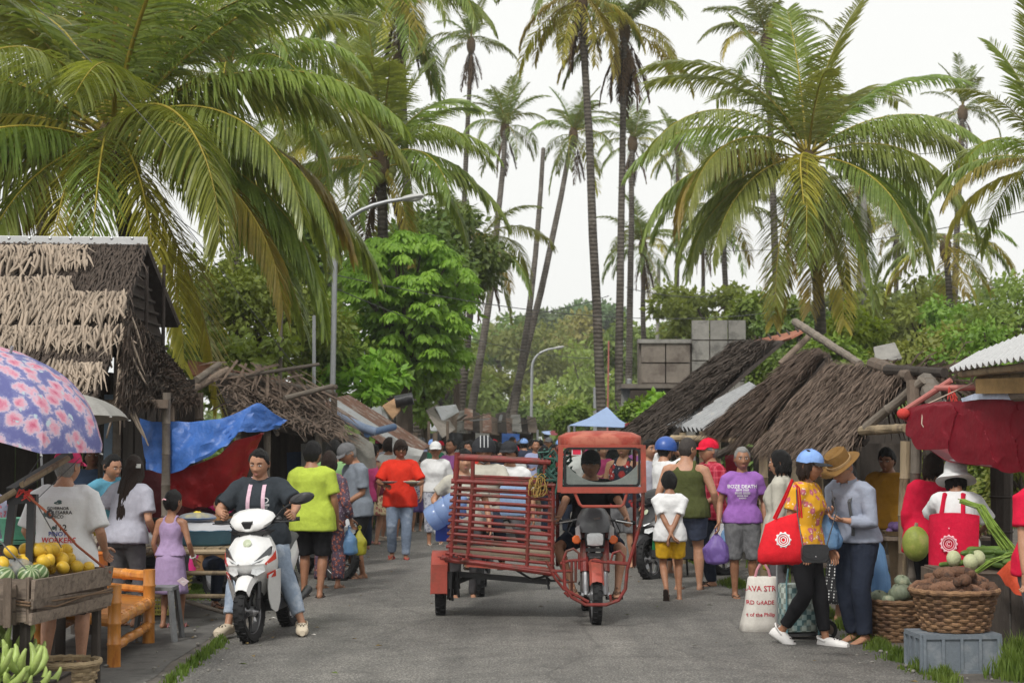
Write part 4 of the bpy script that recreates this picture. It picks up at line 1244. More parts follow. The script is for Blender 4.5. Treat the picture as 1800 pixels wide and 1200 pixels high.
# ---- hanging red cloth canopy and the tin roof above it
rc = sheet([P(1581,722,15.4),P(1625,712,15.0),P(1690,706,14.4),P(1750,700,13.8),P(1830,694,13.2)],[P(1592,765,15.2),P(1612,790,15.0),P(1665,812,14.6),P(1740,826,14.0),P(1840,832,13.4)],30,90,.15,2.3,2,fwd=.04,thick=.006)
rc.build('cloth_canopy',m_maroon,label='deep red cloth canopy sagging over the vegetable stall',cat='canopy')
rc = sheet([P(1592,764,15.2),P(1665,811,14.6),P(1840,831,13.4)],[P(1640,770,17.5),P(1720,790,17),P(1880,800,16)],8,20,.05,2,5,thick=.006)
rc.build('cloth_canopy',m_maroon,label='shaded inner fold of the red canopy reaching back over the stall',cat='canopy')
sheet([P(1690,700,14.3),P(1720,690,14),P(1785,690,13.4),P(1830,680,13)],[P(1692,706,14.3),P(1722,702,13.95),P(1788,703,13.35),P(1832,698,13)],4,14,.02,4,3).build('hem_cloth',mt('cloth_pale_blue',(.5,.55,.68),fold=8,bump=.3),label='white and blue strip along the red canopy top',cat='cloth')
tr = thing('tin_roof_shelter','shelter with a white corrugated roof on bamboo beams over the red canopy','shelter',(4,14,0))
o = Vector((4,14,0))
corrugated(P(1668,650,14.4)-o,P(1840,622,12.2)-o,P(1900,548,14.2)-o,P(1720,620,16.4)-o,16,.02,.006).build('roof_sheet',mt('tin_pale',(.5,.5,.5),rough=.5,var=.15),tr)
for (x0,y0,d0,x1,y1,d1,r,mm) in [(1690,657,14.3,1840,640,12.6,.035,m_bamboo),(1722,672,14.2,1840,660,13,.055,m_bamboo),(1785,692,13.4,1860,690,12.6,.06,m_bamboo_grey),(1735,668,14.6,1810,640,15,.05,m_wood)]:
 pole(tr,P(x0,y0,d0)-o,P(x1,y1,d1)-o,r,mm,'beam',seed=y0)
MB().beam(P(1722,679,13.9)-o,P(1860,676,12.6)-o,.07,.12).build('plank_beam',mt('plank_brown',(.24,.15,.06),rough=.7,var=.3),tr,smooth=False)
pole(tr,P(1870,680,13)-o,P(1870,1120,13)-o,.06,m_bamboo,'post')
pole(tr,P(1760,690,17)-o,P(1760,1000,17)-o,.12,m_wood_dk,'post')
m_pipe = paint('pipe_faded_red',(.42,.14,.12),rough=.6)
sp = thing('pipe_support','faded red pipe frame tied to the red canopy corner','pipe',P(1645,690,15))
o = P(1645,690,15)
MB().tube([P(1586,724,15.3)-o,P(1672,668,15)-o],.026,8).build('pipe',m_pipe,sp)
MB().tube([P(1645,682,15.1)-o,P(1725,681,14.6)-o],.026,8).build('pipe',m_pipe,sp)
mb = MB()
for i in range(9):
 a = P(1672+rnd(-8,8),685+rnd(-5,5),14.9)-o
 mb.tube([a,a+Vector((rnd(-.05,.05),-.03,-rnd(.05,.2)))],.006,4)
mb.build('tie_cord',mt('cord_red',(.5,.05,.04)),sp)
mb = MB()
mb.tube([P(1625,712,15)-o,P(1720,668,14.6)-o],.005,4)
mb.tube([P(1622,716,15)-o,P(1620,745,14.9)-o,P(1633,766,14.9)-o],.005,4)
mb.tube([P(1624,716,15)-o,P(1626,748,14.9)-o,P(1636,765,14.9)-o],.005,4)
mb.build('rope',mt('rope_pale',(.55,.45,.36)),sp)
MB().ell(P(1588,727,15.2)-o,(.06,.05,.05)).build('knot',mt('cord_red',(.5,.05,.04)),sp)
# ---- tents at the far end
tn = thing('market_tent','pale blue peaked tent above the red cab roof','tent',P(1055,765,36)*Vector((1,1,0)) if False else (P(1055,765,36).x,36,0))
o = Vector((P(1055,765,36).x,36,0))
pk = P(1066,716,37.5)-o
cn = [P(1000,748,36)-o,P(1112,752,36)-o,P(1105,748,39.5)-o,P(1010,746,39.5)-o]
m_tent = mt('tent_blue',(.36,.48,.72),rough=.5,trans=.25,var=.1)
for i in range(4):
 a,b = cn[i],cn[(i+1) % 4]
 MB().grid([[pk,pk+Vector((.01,0,0)),pk+Vector((.02,0,0))],[pk.lerp(a,.5)-Vector((0,0,.05)),pk.lerp(a.lerp(b,.5),.5)-Vector((0,0,.07)),pk.lerp(b,.5)-Vector((0,0,.05))],[a,a.lerp(b,.5),b]],thick=.01).build('tent_panel',m_tent,tn)
 MB().tube([a-Vector((0,0,1.9)),a],.03,6).build('pole',m_steel,tn)
tn2 = thing('market_tent','maroon tent with blue trim beside the pale blue tent','tent',(P(975,765,44).x,44,0))
o = Vector((P(975,765,44).x,44,0))
sheet([P(958,752,44),P(985,741,45),P(1015,745,45)],[P(962,764,43),P(985,766,43),P(1015,765,43)],6,9,.04,2,4).build('tent_sheet',m_maroon,tn2)
sheet([P(930,752,46),P(948,750,46),P(962,750,46)],[P(938,760,45),P(950,763,45),P(962,762,45)],5,8,.03,2,4).build('tent_flap',m_tent,tn2)
for x in (945,1010):
 MB().tube([P(x,755,44)-o,P(x,885,44)-o],.03,6).build('pole',m_steel,tn2)
sl = sheet([P(1098,745,34),P(1120,738,34.5),P(1150,752,34)],[P(1100,765,33.5),P(1125,768,33.5),P(1150,770,33.5)],6,9,.03,2,7)
sl.build('awning',m_maroon,label='small dark red awning behind the blue tent corner',cat='awning')
# ---- lamps, poles, wires
def street_lamp(px,d,ytop,label,arm_to,ph,r):
 base = Vector(((px[0]-900)/F*d,d,0))
 root = thing('street_lamp',label,'street lamp',base,group='street lamps')
 top = P(px[1],ytop,d)-base
 e = P(arm_to[0],arm_to[1],d)-base
 MB().lathe([(r*2.2,0),(r*2.2,.12),(r*1.3,.16)],12).build('base_plate',m_steel,root)
 m1 = top+Vector((.02,0,.18))
 pts = [Vector((0,0,0)),top*.5,top]
 for k in range(1,9):
  t = k/8
  q = top.lerp(Vector((top.x+(e.x-top.x)*.08,0,e.z-(e.z-top.z)*.25)),t) if False else (top*(1-t)**2+Vector((top.x,0,e.z-.12*(e.x-top.x)))*2*t*(1-t)+e*t*t)
  pts.append(q)
 MB().tube(pts,[r*1.25,r*1.1,r]+[r*(1-.25*k/8) for k in range(1,9)],10).build('pole',m_steel,root)
 dr = (pts[-1]-pts[-2]).normalized()
 L = .085*d/6.8*(arm_to[2])
 mb = MB()
 up = Vector((-dr.z,0,dr.x))
 sd = Vector((0,1,0))
 for w_,h_,t in ((.3,.5,0),(.8,.9,.2),(1,1,.6),(.85,.75,.95),(.5,.3,1.0)):
  pass
 rings = []
 for w_,h_,t in ((.45,.5,-.05),(.7,.8,.1),(1,1,.45),(1,.8,.85),(.6,.4,1.0)):
  c = e+dr*L*t
  rings.append([c+sd*math.cos(a)*.13*w_+up*math.sin(a)*.075*h_ for a in [2*math.pi*j/10 for j in range(10)]])
 mb.loft(rings)
 mb.build('lamp_head',mt('lamp_grey',(.45,.45,.44),rough=.5,var=.15),root)
 c = e+dr*L*.55-up*.06
 MB().ell(c,(L*.32,.1,.035),Matrix((dr,sd,up)).transposed(),10,6).build('lamp_glass',mt('lamp_glass',(.6,.6,.56),rough=.2),root)
 MB().tube([Vector((0,0,top.z*.18)),Vector((0,0,top.z*.2))],r*1.6,10).build('clamp',m_steel,root)
 return root
street_lamp((582,589),36,440,'tall grey street lamp with a curved arm before the bright tree',(708,350,1.0),0,.055)
street_lamp((933,935),88,650,'slim distant street lamp with a single bent arm',(975,612,.45),0,.07)
for (px0,y0,px1,y1,d,r,lb,mm) in [(553,770,552,556,34,.035,'thin grey utility pole beside the street lamp',m_steel),(490,700,494,545,33,.04,'thin weathered wooden pole behind the torn thatch',m_bamboo_grey),(1516,620,1519,280,62,.11,'pale concrete utility pole behind the broad palm',m_conc),(1106,760,1106,668,45,.07,'short white post by the block building',m_tin_white),(1150,590,1158,470,95,.1,'thin leaning pole behind the short dark palm',m_conc),(1066,755,1070,600,53,.025,'rusty red pipe fixed against a palm trunk',m_pipe),(1046,760,1046,682,80,.08,'grey post behind the tent peak',m_steel)]:
 b0 = Vector((P(px0,y0,d).x,d,0))
 rt_ = thing('utility_pole',lb,'pole',b0,group='poles along the street')
 tp = P(px1,y1,d)-b0
 MB().tube([(0,0,-.2),tp*.5,tp],[r*1.2,r*1.05,r],9).build('shaft',mm,rt_)
 MB().ell(tp,(r*1.1,r*1.1,r*.6),nu=9,nv=5).build('cap',mm,rt_)
m_wire = mt('wire',(.09,.09,.09),rough=.6,bump=0)
wires = [((-20,-30,30),(560,700,30),-.1,'wire running down across the big palm crown'),((10,-40,24),(300,260,22),-.05,'thin double wire over the palm heart'),((575,480,36),(1500,520,62),.9,'long sagging wire across the sky gap'),((575,500,36),(1060,630,54),.4,'low sagging wire before the bright tree'),((880,560,60),(1070,520,56),.1,'wire rising from the leaning trunks'),((1230,440,60),(1800,372,40),.3,'wire behind the broad palm to the frame edge'),((1500,270,62),(1810,245,50),.2,'upper wire by the lone palm'),((-10,160,26),(360,420,26),-.05,'dark wire slanting over the ridge of the hut'),((1100,505,60),(1260,520,62),.15,'short wire past the straight trunks')]
for (a,b,sg,lb) in wires:
 a,b = P(*a),P(*b)
 pts = [a.lerp(b,t/16)-Vector((0,0,sg*4*(t/16)*(1-t/16))) for t in range(17)]
 MB().tube(pts,.005*(a.y+b.y)/2/22,5).build('wire',m_wire,label=lb,cat='wire',group='overhead wires')
# ---- undergrowth that closes the view behind the stalls
rs = np.random.RandomState(77)
cs,rd = [],[]
for i in range(150):
 y = rs.uniform(28,100)
 s = rs.choice([-1,1])
 x = s*(5.2+rs.uniform(0,1)**1.3*y*.22+max(0,y-60)*.03)
 cs.append((x,y,rs.uniform(.1,1.3)))
 rd.append(rs.uniform(.6,1.3))
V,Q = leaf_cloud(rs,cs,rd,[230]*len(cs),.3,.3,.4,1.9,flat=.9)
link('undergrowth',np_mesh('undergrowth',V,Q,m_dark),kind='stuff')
cs = [(x,y,z) for x,y,z in zip(rs.uniform(-34,34,90),rs.uniform(130,210,90),rs.uniform(.5,3.2,90))]
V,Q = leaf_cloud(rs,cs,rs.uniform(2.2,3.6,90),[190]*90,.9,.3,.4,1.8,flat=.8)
link('far_undergrowth',np_mesh('far_undergrowth',V,Q,m_far_leaf),kind='stuff')
# ================================================================ vehicles
m_rubber = mt('rubber',(.018,.018,.019),rough=.75,var=.3,scale=20,bump=.2)
m_blackp = mt('black_plastic',(.022,.022,.024),rough=.45,var=.2,scale=10,bump=.05,spec=.5)
m_chrome = mt('chrome',(.6,.6,.6),rough=.18,metal=.95,var=.08,bump=0)
m_alu = mt('alloy',(.38,.38,.39),rough=.35,metal=.8,var=.15,bump=.05)
m_redp = mt('red_frame_paint',(.18,.022,.018),rough=.5,var=.35,scale=9,bump=.2,bscale=50,alt=(.10,.035,.022),altf=.55,spec=.4)
m_redlight = mt('faded_red_paint',(.33,.062,.042),rough=.5,var=.2,scale=6,bump=.08,alt=(.24,.06,.04),altf=.56,spec=.35)
m_whitep = paint('white_body_paint',(.70,.70,.69),rough=.22)
m_redst = paint('red_stripe_paint',(.55,.05,.03),rough=.25)
m_amber = mt('amber_lens',(.62,.12,.02),rough=.2,var=.1,bump=0,spec=.6)
m_seat = mt('seat_vinyl',(.025,.025,.026),rough=.5,var=.15)
m_pinkp = paint('pink_body_paint',(.72,.03,.22),rough=.25)
m_silver = paint('silver_body_paint',(.5,.51,.52),rough=.3,metal=.3)
m_mirror = mt('mirror_glass',(.5,.52,.55),rough=.05,metal=1,var=.02,bump=0)
def glass_mat(name,tint,op,rough=.05):
 m,n,l,b = new_mat(name)
 t = n.new('ShaderNodeBsdfTransparent')
 t.inputs[0].default_value = (*tint,1)
 b.inputs['Base Color'].default_value = (.02,.025,.025,1)
 b.inputs['Roughness'].default_value = rough
 ms = n.new('ShaderNodeMixShader')
 fr = n.new('ShaderNodeLayerWeight')
 fr.inputs[0].default_value = .25
 l.new(math_node(n,l,'ADD',math_node(n,l,'MULTIPLY',fr.outputs['Fresnel'],.6),op),ms.inputs[0])
 l.new(t.outputs[0],ms.inputs[1])
 l.new(b.outputs[0],ms.inputs[2])
 l.new(ms.outputs[0],n['Material Output'].inputs[0])
 return m
m_glass = glass_mat('windshield_glass',(.84,.86,.84),.05)
m_lens = mt('lamp_lens',(.72,.74,.75),rough=.08,var=.25,scale=30,bump=.1,spec=.8)
m_lens_dk = mt('lamp_smoked',(.06,.065,.07),rough=.08,var=.3,scale=20,spec=.9,bump=0)
def wheel(parent,c,rad,wid,steer=0,spokes=18,rim=.72,tread=22,alloy=False):
 """wheel on an axle along x: the wheel itself is rim and hub; tyre, tread knobs and spokes are its parts"""
 M = Euler((0,R(90),steer)).to_matrix() if False else (Matrix.Rotation(steer,3,'Z') @ Matrix.Rotation(R(90),3,'Y'))
 mb = MB()
 rr_ = rad*rim
 for s in (-1,1):
  mb.lathe([(rr_*.97,s*wid*.32),(rr_*1.02,s*wid*.36),(rr_*1.02,s*wid*.25),(rr_*.95,s*wid*.2),(rr_*.97,s*wid*.32)],28,M=M,cap=False)
 mb.lathe([(rr_*.9,-wid*.28),(rr_*.9,wid*.28)],28,M=M,cap=False)
 mb.lathe([(.012,-wid*.9),(.02,-wid*.7),(rad*.17,-wid*.5),(rad*.17,wid*.5),(.02,wid*.7),(.012,wid*.9)],16,M=M)
 wl = mb.build('wheel',m_alu,parent,loc=c)
 mb = MB()
 prof = [(rad*rim*.98,-wid*.34),(rad*.82,-wid*.52),(rad*.93,-wid*.5),(rad*.985,-wid*.3),(rad,0),(rad*.985,wid*.3),(rad*.93,wid*.5),(rad*.82,wid*.52),(rad*rim*.98,wid*.34)]
 mb.lathe(prof,40,M=M,cap=False)
 for k in range(tread):
  a = 2*math.pi*k/tread
  for s in (-1,1):
   p = M @ Vector((rad*.985*math.cos(a+s*.06),rad*.985*math.sin(a+s*.06),s*wid*.24))
   mb.box(p,(wid*.40,.010,rad*.07),M @ Matrix.Rotation(a,3,'Z') @ Matrix.Rotation(R(90),3,'Y') @ Matrix.Rotation(s*.35,3,'Z') if False else M @ Matrix.Rotation(a,3,'Z') @ Matrix(((0,0,1),(0,1,0),(1,0,0))))
 mb.build('tyre',m_rubber,wl)
 if alloy:
  for k in range(5):
   a = 2*math.pi*k/5
   p = [M @ Vector((r_*math.cos(a+t),r_*math.sin(a+t),0)) for r_,t in ((rad*.1,0),(rr_*.5,.12),(rr_*.95,.0))]
   MB().tube(p,[.022,.016,.018],6).build('spoke',m_blackp,wl)
 else:
  me = None
  for k in range(spokes):
   a = 2*math.pi*k/spokes
   s = 1 if k % 2 else -1
   p = [M @ Vector((rad*.15*math.cos(a+.5*s),rad*.15*math.sin(a+.5*s),s*wid*.4)),M @ Vector((rr_*.96*math.cos(a),rr_*.96*math.sin(a),0))]
   MB().tube(p,.0028,4).build('spoke',m_chrome,wl)
 return wl
def ring_pts(half):
 """mirror a right-hand half outline to a full closed one"""
 return [(-x,y) for x,y in half]+[(x,y) for x,y in reversed(half)]
def scooter(label,loc,yaw,body,accent,steer=0,lean=0,mirrors=(True,True),group=None,steer_bars=True):
 root = thing('motor_scooter',label,'scooter',loc,yaw,group)
 if lean:
  root.rotation_euler = (0,lean,yaw)
 fw = wheel(root,(0,0,.265),.265,.095,steer,alloy=True,tread=26)
 wheel(root,(0,1.27,.265),.265,.11,0,alloy=True,tread=26)
 # fork, fender
 for s in (-1,1):
  MB().tube([(s*.075,0,.265),(s*.075,.06,.48),(s*.06,.12,.68)],[.02,.024,.026],8).build('fork',m_blackp,root)
 MB().lathe([(.03,-.012),(.11,-.012),(.11,.004),(.03,.004)],20,(-.062,0,.265),Matrix.Rotation(R(90),3,'Y')).build('brake_disc',m_alu,root)
 MB().box((.085,-.02,.33),(.03,.06,.09)).build('brake_caliper',m_blackp,root)
 mb = MB()
 rows = []
 for i in range(10):
  a = R(-38+i*17)
  rr_ = .30
  y,z =-math.cos(a)*rr_*.98,.275+math.sin(a)*rr_
  a = R(38+i*12.5)
  y,z =-math.cos(a)*rr_,.27+math.sin(a)*rr_
  wd = .062+.02*math.sin(math.pi*i/9)
  rows.append([(-wd,y+.03,z-.05),(-wd*.8,y,z-.005),(-wd*.3,y-.012,z+.012),(wd*.3,y-.012,z+.012),(wd*.8,y,z-.005),(wd,y+.03,z-.05)])
 mb.grid(rows,thick=.006)
 mb.build('front_fender',body,root)
 # front apron: V-shaped prow with flared sides
 prof = [(.36,.055,.14,.30),(.44,.11,.07,.28),(.52,.165,.0,.24),(.60,.205,-.075,.2),(.66,.215,-.10,.2),(.72,.212,-.075,.2),(.80,.19,.0,.22),(.87,.15,.07,.24),(.905,.10,.12,.25)]
 rings = []
 for z,w_,yn,yb in prof:
  rings.append([(-w_,yb,z),(-w_*1.0,(yn+yb)/2+.02,z),(-w_*.82,yn+.085,z),(-w_*.45,yn+.03,z),(0,yn,z),(w_*.45,yn+.03,z),(w_*.82,yn+.085,z),(w_,(yn+yb)/2+.02,z),(w_,yb,z),(0,yb+.02,z)])
 MB().loft([[Vector(p) for p in r] for r in rings]).build('front_apron',body,root,sharp=28)
 # side wings reaching down beside the wheel
 for s in (-1,1):
  mb = MB()
  mb.grid([[Vector((s*.165,.03,.56)),Vector((s*.215,.13,.60)),Vector((s*.21,.24,.60))],[Vector((s*.145,.07,.47)),Vector((s*.2,.16,.46)),Vector((s*.2,.26,.45))],[Vector((s*.135,.12,.36)),Vector((s*.18,.2,.33)),Vector((s*.185,.28,.32))],[Vector((s*.14,.17,.27)),Vector((s*.16,.22,.24)),Vector((s*.165,.27,.24))]],thick=s*.012)
  mb.build('side_wing',body,root)
  # headlight: clear lens below, long smoked running light above
  mb = MB()
  mb.loft([[Vector((s*x,y,z)) for x,y,z in q] for q in ([(.055,-.100,.585),(.065,-.092,.625),(.15,-.035,.64),(.16,-.02,.60),(.10,-.07,.565)],[(.06,-.070,.59),(.07,-.066,.62),(.145,-.015,.632),(.15,-.005,.60),(.10,-.045,.575)])])
  mb.build('headlight',m_lens,root,smooth=False)
  mb = MB()
  mb.loft([[Vector((s*x,y,z)) for x,y,z in q] for q in ([(.05,-.092,.665),(.10,-.065,.70),(.195,.045,.80),(.205,.075,.80),(.20,.045,.735),(.12,-.055,.675)],[(.06,-.06,.67),(.1,-.035,.7),(.185,.07,.8),(.195,.09,.795),(.19,.07,.735),(.12,-.025,.68)])])
  mb.build('running_light',m_lens_dk,root,smooth=False)
  mb = MB()
  mb.grid([[Vector((s*.16,-.032,.665)),Vector((s*.205,.06,.72)),Vector((s*.218,.11,.76))],[Vector((s*.165,-.028,.648)),Vector((s*.21,.06,.68)),Vector((s*.22,.11,.69))]],thick=s*.004)
  mb.build('red_stripe',accent,root)
  mb = MB()
  mb.grid([[Vector((s*.163,.01,.575)),Vector((s*.212,.10,.60))],[Vector((s*.155,.03,.535)),Vector((s*.208,.12,.545))]],thick=s*.006)
  mb.build('lower_stripe',accent,root)
  mb = MB()
  mb.loft([[Vector((s*.05,-.104,.672)),Vector((s*.065,-.10,.66)),Vector((s*.2,.05,.735)),Vector((s*.2,.05,.742))],[Vector((s*.05,-.09,.672)),Vector((s*.065,-.085,.66)),Vector((s*.195,.065,.735)),Vector((s*.195,.065,.742))]])
  mb.build('light_strip',m_lens,root,smooth=False)
 MB().loft([[Vector(p) for p in q] for q in ([(-.075,-.083,.575),(.075,-.083,.575),(.055,-.04,.51),(-.055,-.04,.51)],[(-.07,-.05,.58),(.07,-.05,.58),(.05,-.01,.51),(-.05,-.01,.51)])]).build('front_grille',m_blackp,root,smooth=False)
 MB().lathe([(.03,-.003),(.036,.0),(.03,.003)],18,(0,.02,.835),Euler((R(62),0,0)).to_matrix()).build('badge',mt('badge_gold',(.45,.5,.35),rough=.3),root)
 # inner legshield, floor, tunnel
 MB().loft([[Vector(p) for p in q] for q in ([(-.17,.26,.34),(.17,.26,.34),(.17,.34,.34),(-.17,.34,.34)],[(-.19,.22,.6),(.19,.22,.6),(.19,.3,.6),(-.19,.3,.6)],[(-.12,.2,.9),(.12,.2,.9),(.12,.3,.9),(-.12,.3,.9)])]).build('leg_shield',m_blackp,root)
 MB().loft([[Vector((-.17,.28,z)),Vector((.17,.28,z)),Vector((.15,.8,z)),Vector((-.15,.8,z))] for z in (.24,.33)]).build('footboard',m_blackp,root)
 MB().loft([[Vector((-.05,.3,z)),Vector((.05,.3,z)),Vector((.07,.8,z)),Vector((-.07,.8,z))] for z in (.33,.5)]).build('centre_tunnel',m_blackp,root)
 # tail body and seat
 rings = []
 for y,w_,z0,z1 in ((.66,.12,.36,.68),(.8,.155,.38,.72),(1.05,.155,.46,.74),(1.3,.12,.56,.78),(1.52,.05,.68,.82)):
  rings.append([Vector((w_*math.cos(a),y,(z0+z1)/2+(z1-z0)/2*math.sin(a))) for a in [2*math.pi*j/12 for j in range(12)]])
 MB().loft(rings).build('tail_body',body,root)
 rings = []
 for y,w_,z1 in ((.62,.08,.72),(.7,.12,.77),(.95,.14,.77),(1.1,.135,.82),(1.4,.1,.86),(1.5,.06,.85)):
  rings.append([Vector((w_*math.cos(a),y,z1-.045+.05*math.sin(a))) for a in [2*math.pi*j/10 for j in range(10)]])
 MB().loft(rings).build('seat',m_seat,root)
 MB().loft([[Vector((.10*math.cos(a),y,.3+.09*math.sin(a))) for a in [2*math.pi*j/10 for j in range(10)]] for y in (.75,.9,1.25)]).build('engine',m_blackp,root)
 MB().tube([(.12,.85,.22),(.15,1.1,.25),(.16,1.42,.32)],[.018,.026,.042],10).build('exhaust',m_blackp,root)
 MB().tube([(-.06,.7,.3),(-.16,.78,.02),(-.19,.82,.01)],.012,6).build('side_stand',m_blackp,root)
 # steering head: cowl, bars, levers, mirrors
 hb = thing_part('handlebar',root,(0,.2,.93),steer if steer_bars else 0,m_blackp)
 cw = MB()
 rings = []
 for y,w_,zc,hh in ((-.115,.06,.035,.03),(-.085,.14,.04,.055),(-.03,.19,.055,.075),(.04,.2,.065,.075),(.1,.17,.06,.05),(.13,.1,.05,.03)):
  rings.append([Vector((w_*math.cos(a),y,zc+hh*math.sin(a)+.35*(y+.1))) for a in [2*math.pi*j/14 for j in range(14)]])
 cw.loft(rings)
 cw.build('handlebar_cowl',body,hb)
 MB().loft([[Vector((x*1.0,y,z)) for x,y,z in q] for q in ([(-.05,-.125,.075),(.05,-.125,.075),(.025,-.115,.02),(-.025,-.115,.02)],[(-.045,-.08,.09),(.045,-.08,.09),(.02,-.08,.02),(-.02,-.08,.02)])]).build('cowl_inset',m_blackp,hb,smooth=False)
 MB().loft([[Vector((.21*math.cos(a)*k,.0+.1*math.sin(a)*k,.0-.03*j)) for a in [2*math.pi*q/14 for q in range(14)]] for j,k in ((0,1),(1,.8))]).build('cowl_lower',m_blackp,hb)
 MB().box((0,.06,.15),(.16,.05,.05),(-.7,0,0)).build('speedometer',m_lens_dk,hb)
 for s in (-1,1):
  MB().tube([(s*.15,.05,.06),(s*.24,.08,.075),(s*.28,.1,.078)],.013,8).build('bar',m_blackp,hb)
  MB().tube([(s*.25,.09,.078),(s*.375,.125,.08),(s*.385,.128,.08)],[.018,.018,.02],9).build('grip',m_rubber,hb)
  MB().tube([(s*.2,.02,.07),(s*.28,.0,.065),(s*.38,.05,.07)],[.008,.007,.006],6).build('brake_lever',m_blackp,hb)
  MB().ell((s*.215,.06,.085),(.04,.03,.03)).build('switch_box',m_blackp,hb)
  if mirrors[(s+1) // 2]:
   MB().tube([(s*.2,.04,.1),(s*.27,.02,.17),(s*.36,.04,.225)],.007,6).build('mirror_stem',m_blackp,hb)
   mb = MB()
   rings = []
   for y,k in ((-.035,.55),(-.015,.95),(.012,1.0),(.016,.92)):
    rings.append([Vector((s*.44+k*.105*math.cos(a),.05+y+.02*math.cos(a),.255+k*.05*math.sin(a)+.018*s*math.cos(a))) for a in [2*math.pi*q/14 for q in range(14)]])
   mb.loft(rings)
   mb.build('mirror',m_blackp,hb)
 for s in (-1,1):
  MB().tube([(s*.2,.0,.05),(s*.14,-.06,.0),(s*.05,.0,-.1)],.006,5).build('brake_cable',m_rubber,hb)
 return root
def thing_part(name,root,loc,rz,mat):
 mb = MB()
 mb.tube([(0,0,-.2),(0,0,.06)],.03,10)
 return mb.build(name,mat,root,loc=loc,rot=(0,0,rz))
g = G(440,1132)
sc_main = scooter('white motor scooter with red stripes and one raised mirror on the road edge',(g.x,g.y+.02,.008),R(-7),m_whitep,m_redst,R(-6),R(-3),(False,True))
g = G(345,1030)
scooter('pink motor scooter parked by the red tarpaulin',(P(378,765,18.5).x,18.5,0),R(48),m_pinkp,m_blackp,R(-10),R(12),(False,False))
scooter('black motor scooter parked against the pink one',(-3.1,19.6,0),R(30),m_blackp,m_silver,R(10),R(9),(True,True))
scooter('silver motor scooter with shopping bags by the capped shopper',(P(600,765,21).x,20.6,0),R(25),m_silver,m_blackp,R(40),R(6),(False,False))
scooter('dark motorcycle parked behind the green vest man',(P(1140,765,21).x,20.6,0),R(-50),m_blackp,m_silver,R(15),R(-8),(False,False))
# ---- the cargo tricycle: motorcycle, cab and a barred sidecar
Y0 = 15.40
tri = thing('cargo_tricycle','red cargo tricycle with a barred sidecar cage and a roofed motorcycle cab','tricycle',(0,Y0,0))
def T(px,py,d):
 return P(px,py,d)-Vector((0,Y0,0))
xw = T(1046,765,15.7).x
FRW = .295
wheel(tri,(xw,.3,FRW),FRW,.085,R(2),spokes=20,rim=.76,tread=30)
wheel(tri,(xw-.03,1.55,FRW),FRW,.09,0,spokes=20,rim=.76,tread=30)
swx = T(775,765,16.5).x
wheel(tri,(swx,1.15,.28),.28,.09,0,spokes=16,rim=.74,tread=28)
for s in (-1,1):
 MB().tube([(xw+s*.09,.3,FRW),(xw+s*.09,.38,.52)],[.028,.03],9).build('fork_slider',m_alu,tri)
 MB().tube([(xw+s*.095,.37,.50),(xw+s*.095,.52,.88)],[.042,.038],9).build('fork_cover',m_redp,tri)
 MB().tube([(xw+s*.11,.3,FRW),(xw+s*.13,.3,FRW)],.03,8).build('axle_nut',m_alu,tri)
 MB().loft([[Vector((xw+s*.17+.042*math.cos(a)*k,.40+y,.795+.042*math.sin(a)*k)) for a in [2*math.pi*j/8+.39 for j in range(8)]] for y,k in ((-.05,.75),(-.04,1),(.02,1),(.04,.6))]).build('turn_signal',m_amber,tri)
 MB().tube([(xw+s*.08,.46,.795),(xw+s*.15,.43,.795)],.012,6).build('signal_stalk',m_blackp,tri)
# mudguard, hugging the tyre
rows = []
for i in range(9):
 a = R(25+i*15)
 y,z = .3-math.cos(a)*.325,FRW+math.sin(a)*.325
 rows.append([(xw-.065,y+.012,z-.03),(xw-.045,y,z),(xw,y-.004,z+.012),(xw+.045,y,z),(xw+.065,y+.012,z-.03)])
MB().grid(rows,thick=.004).build('mudguard',m_redlight,tri)
# headlamp, cowl, tank, seat, engine
MB().loft([[Vector((xw+x*k,.36+y,.80+z*k)) for x,z in ring_pts([(.03,-.075),(.085,-.068),(.095,0),(.092,.055),(.06,.072)])] for y,k in ((-.01,.88),(.0,1.0),(.08,1.0),(.14,.7))]).build('headlamp',m_blackp,tri,sharp=50)
MB().loft([[Vector((xw+x*k,.345+y,.80+z*k)) for x,z in ring_pts([(.03,-.062),(.072,-.055),(.08,0),(.076,.045),(.05,.06)])] for y,k in ((-.012,.7),(.0,.95),(.02,1.0))]).build('headlamp_lens',m_lens,tri)
rings = []
for z,w_,y in ((.86,.155,.34),(.92,.17,.36),(1.0,.15,.42),(1.06,.11,.5),(1.09,.06,.56)):
 rings.append([Vector((xw+x*w_,y+yy,z)) for x,yy in ((-1,.16),(-.85,.04),(-.4,0),(.4,0),(.85,.04),(1,.16),(.5,.22),(-.5,.22))])
MB().loft(rings).build('headlamp_cowl',mt('cowl_grey',(.07,.07,.075),rough=.3,var=.2,spec=.5),tri)
for s in (-1,1):
 MB().loft([[Vector((xw+s*x,y,z)) for x,y,z in q] for q in ([(.13,.34,.80),(.175,.40,.80),(.18,.40,.9),(.15,.345,.93)],[(.12,.38,.80),(.165,.44,.80),(.17,.44,.9),(.14,.385,.93)])]).build('cowl_side',m_silver,tri,smooth=False)
text_on('cowl_lettering',[('IIIIIII',.034,0,0)],m_chrome,tri,None,Vector((xw+.02,.395,.985)),Vector((1,0,.12)).normalized(),Vector((-.1,.5,.8)).normalized(),Vector((0,-1,0)))
for k in range(3):
 MB().box((xw,.40+.01*k,.70-.045*k),(.17-.03*k,.05,.03)).build('fork_bracket',m_blackp,tri)
MB().ell((xw,.98,.86),(.14,.28,.12)).build('fuel_tank',m_blackp,tri)
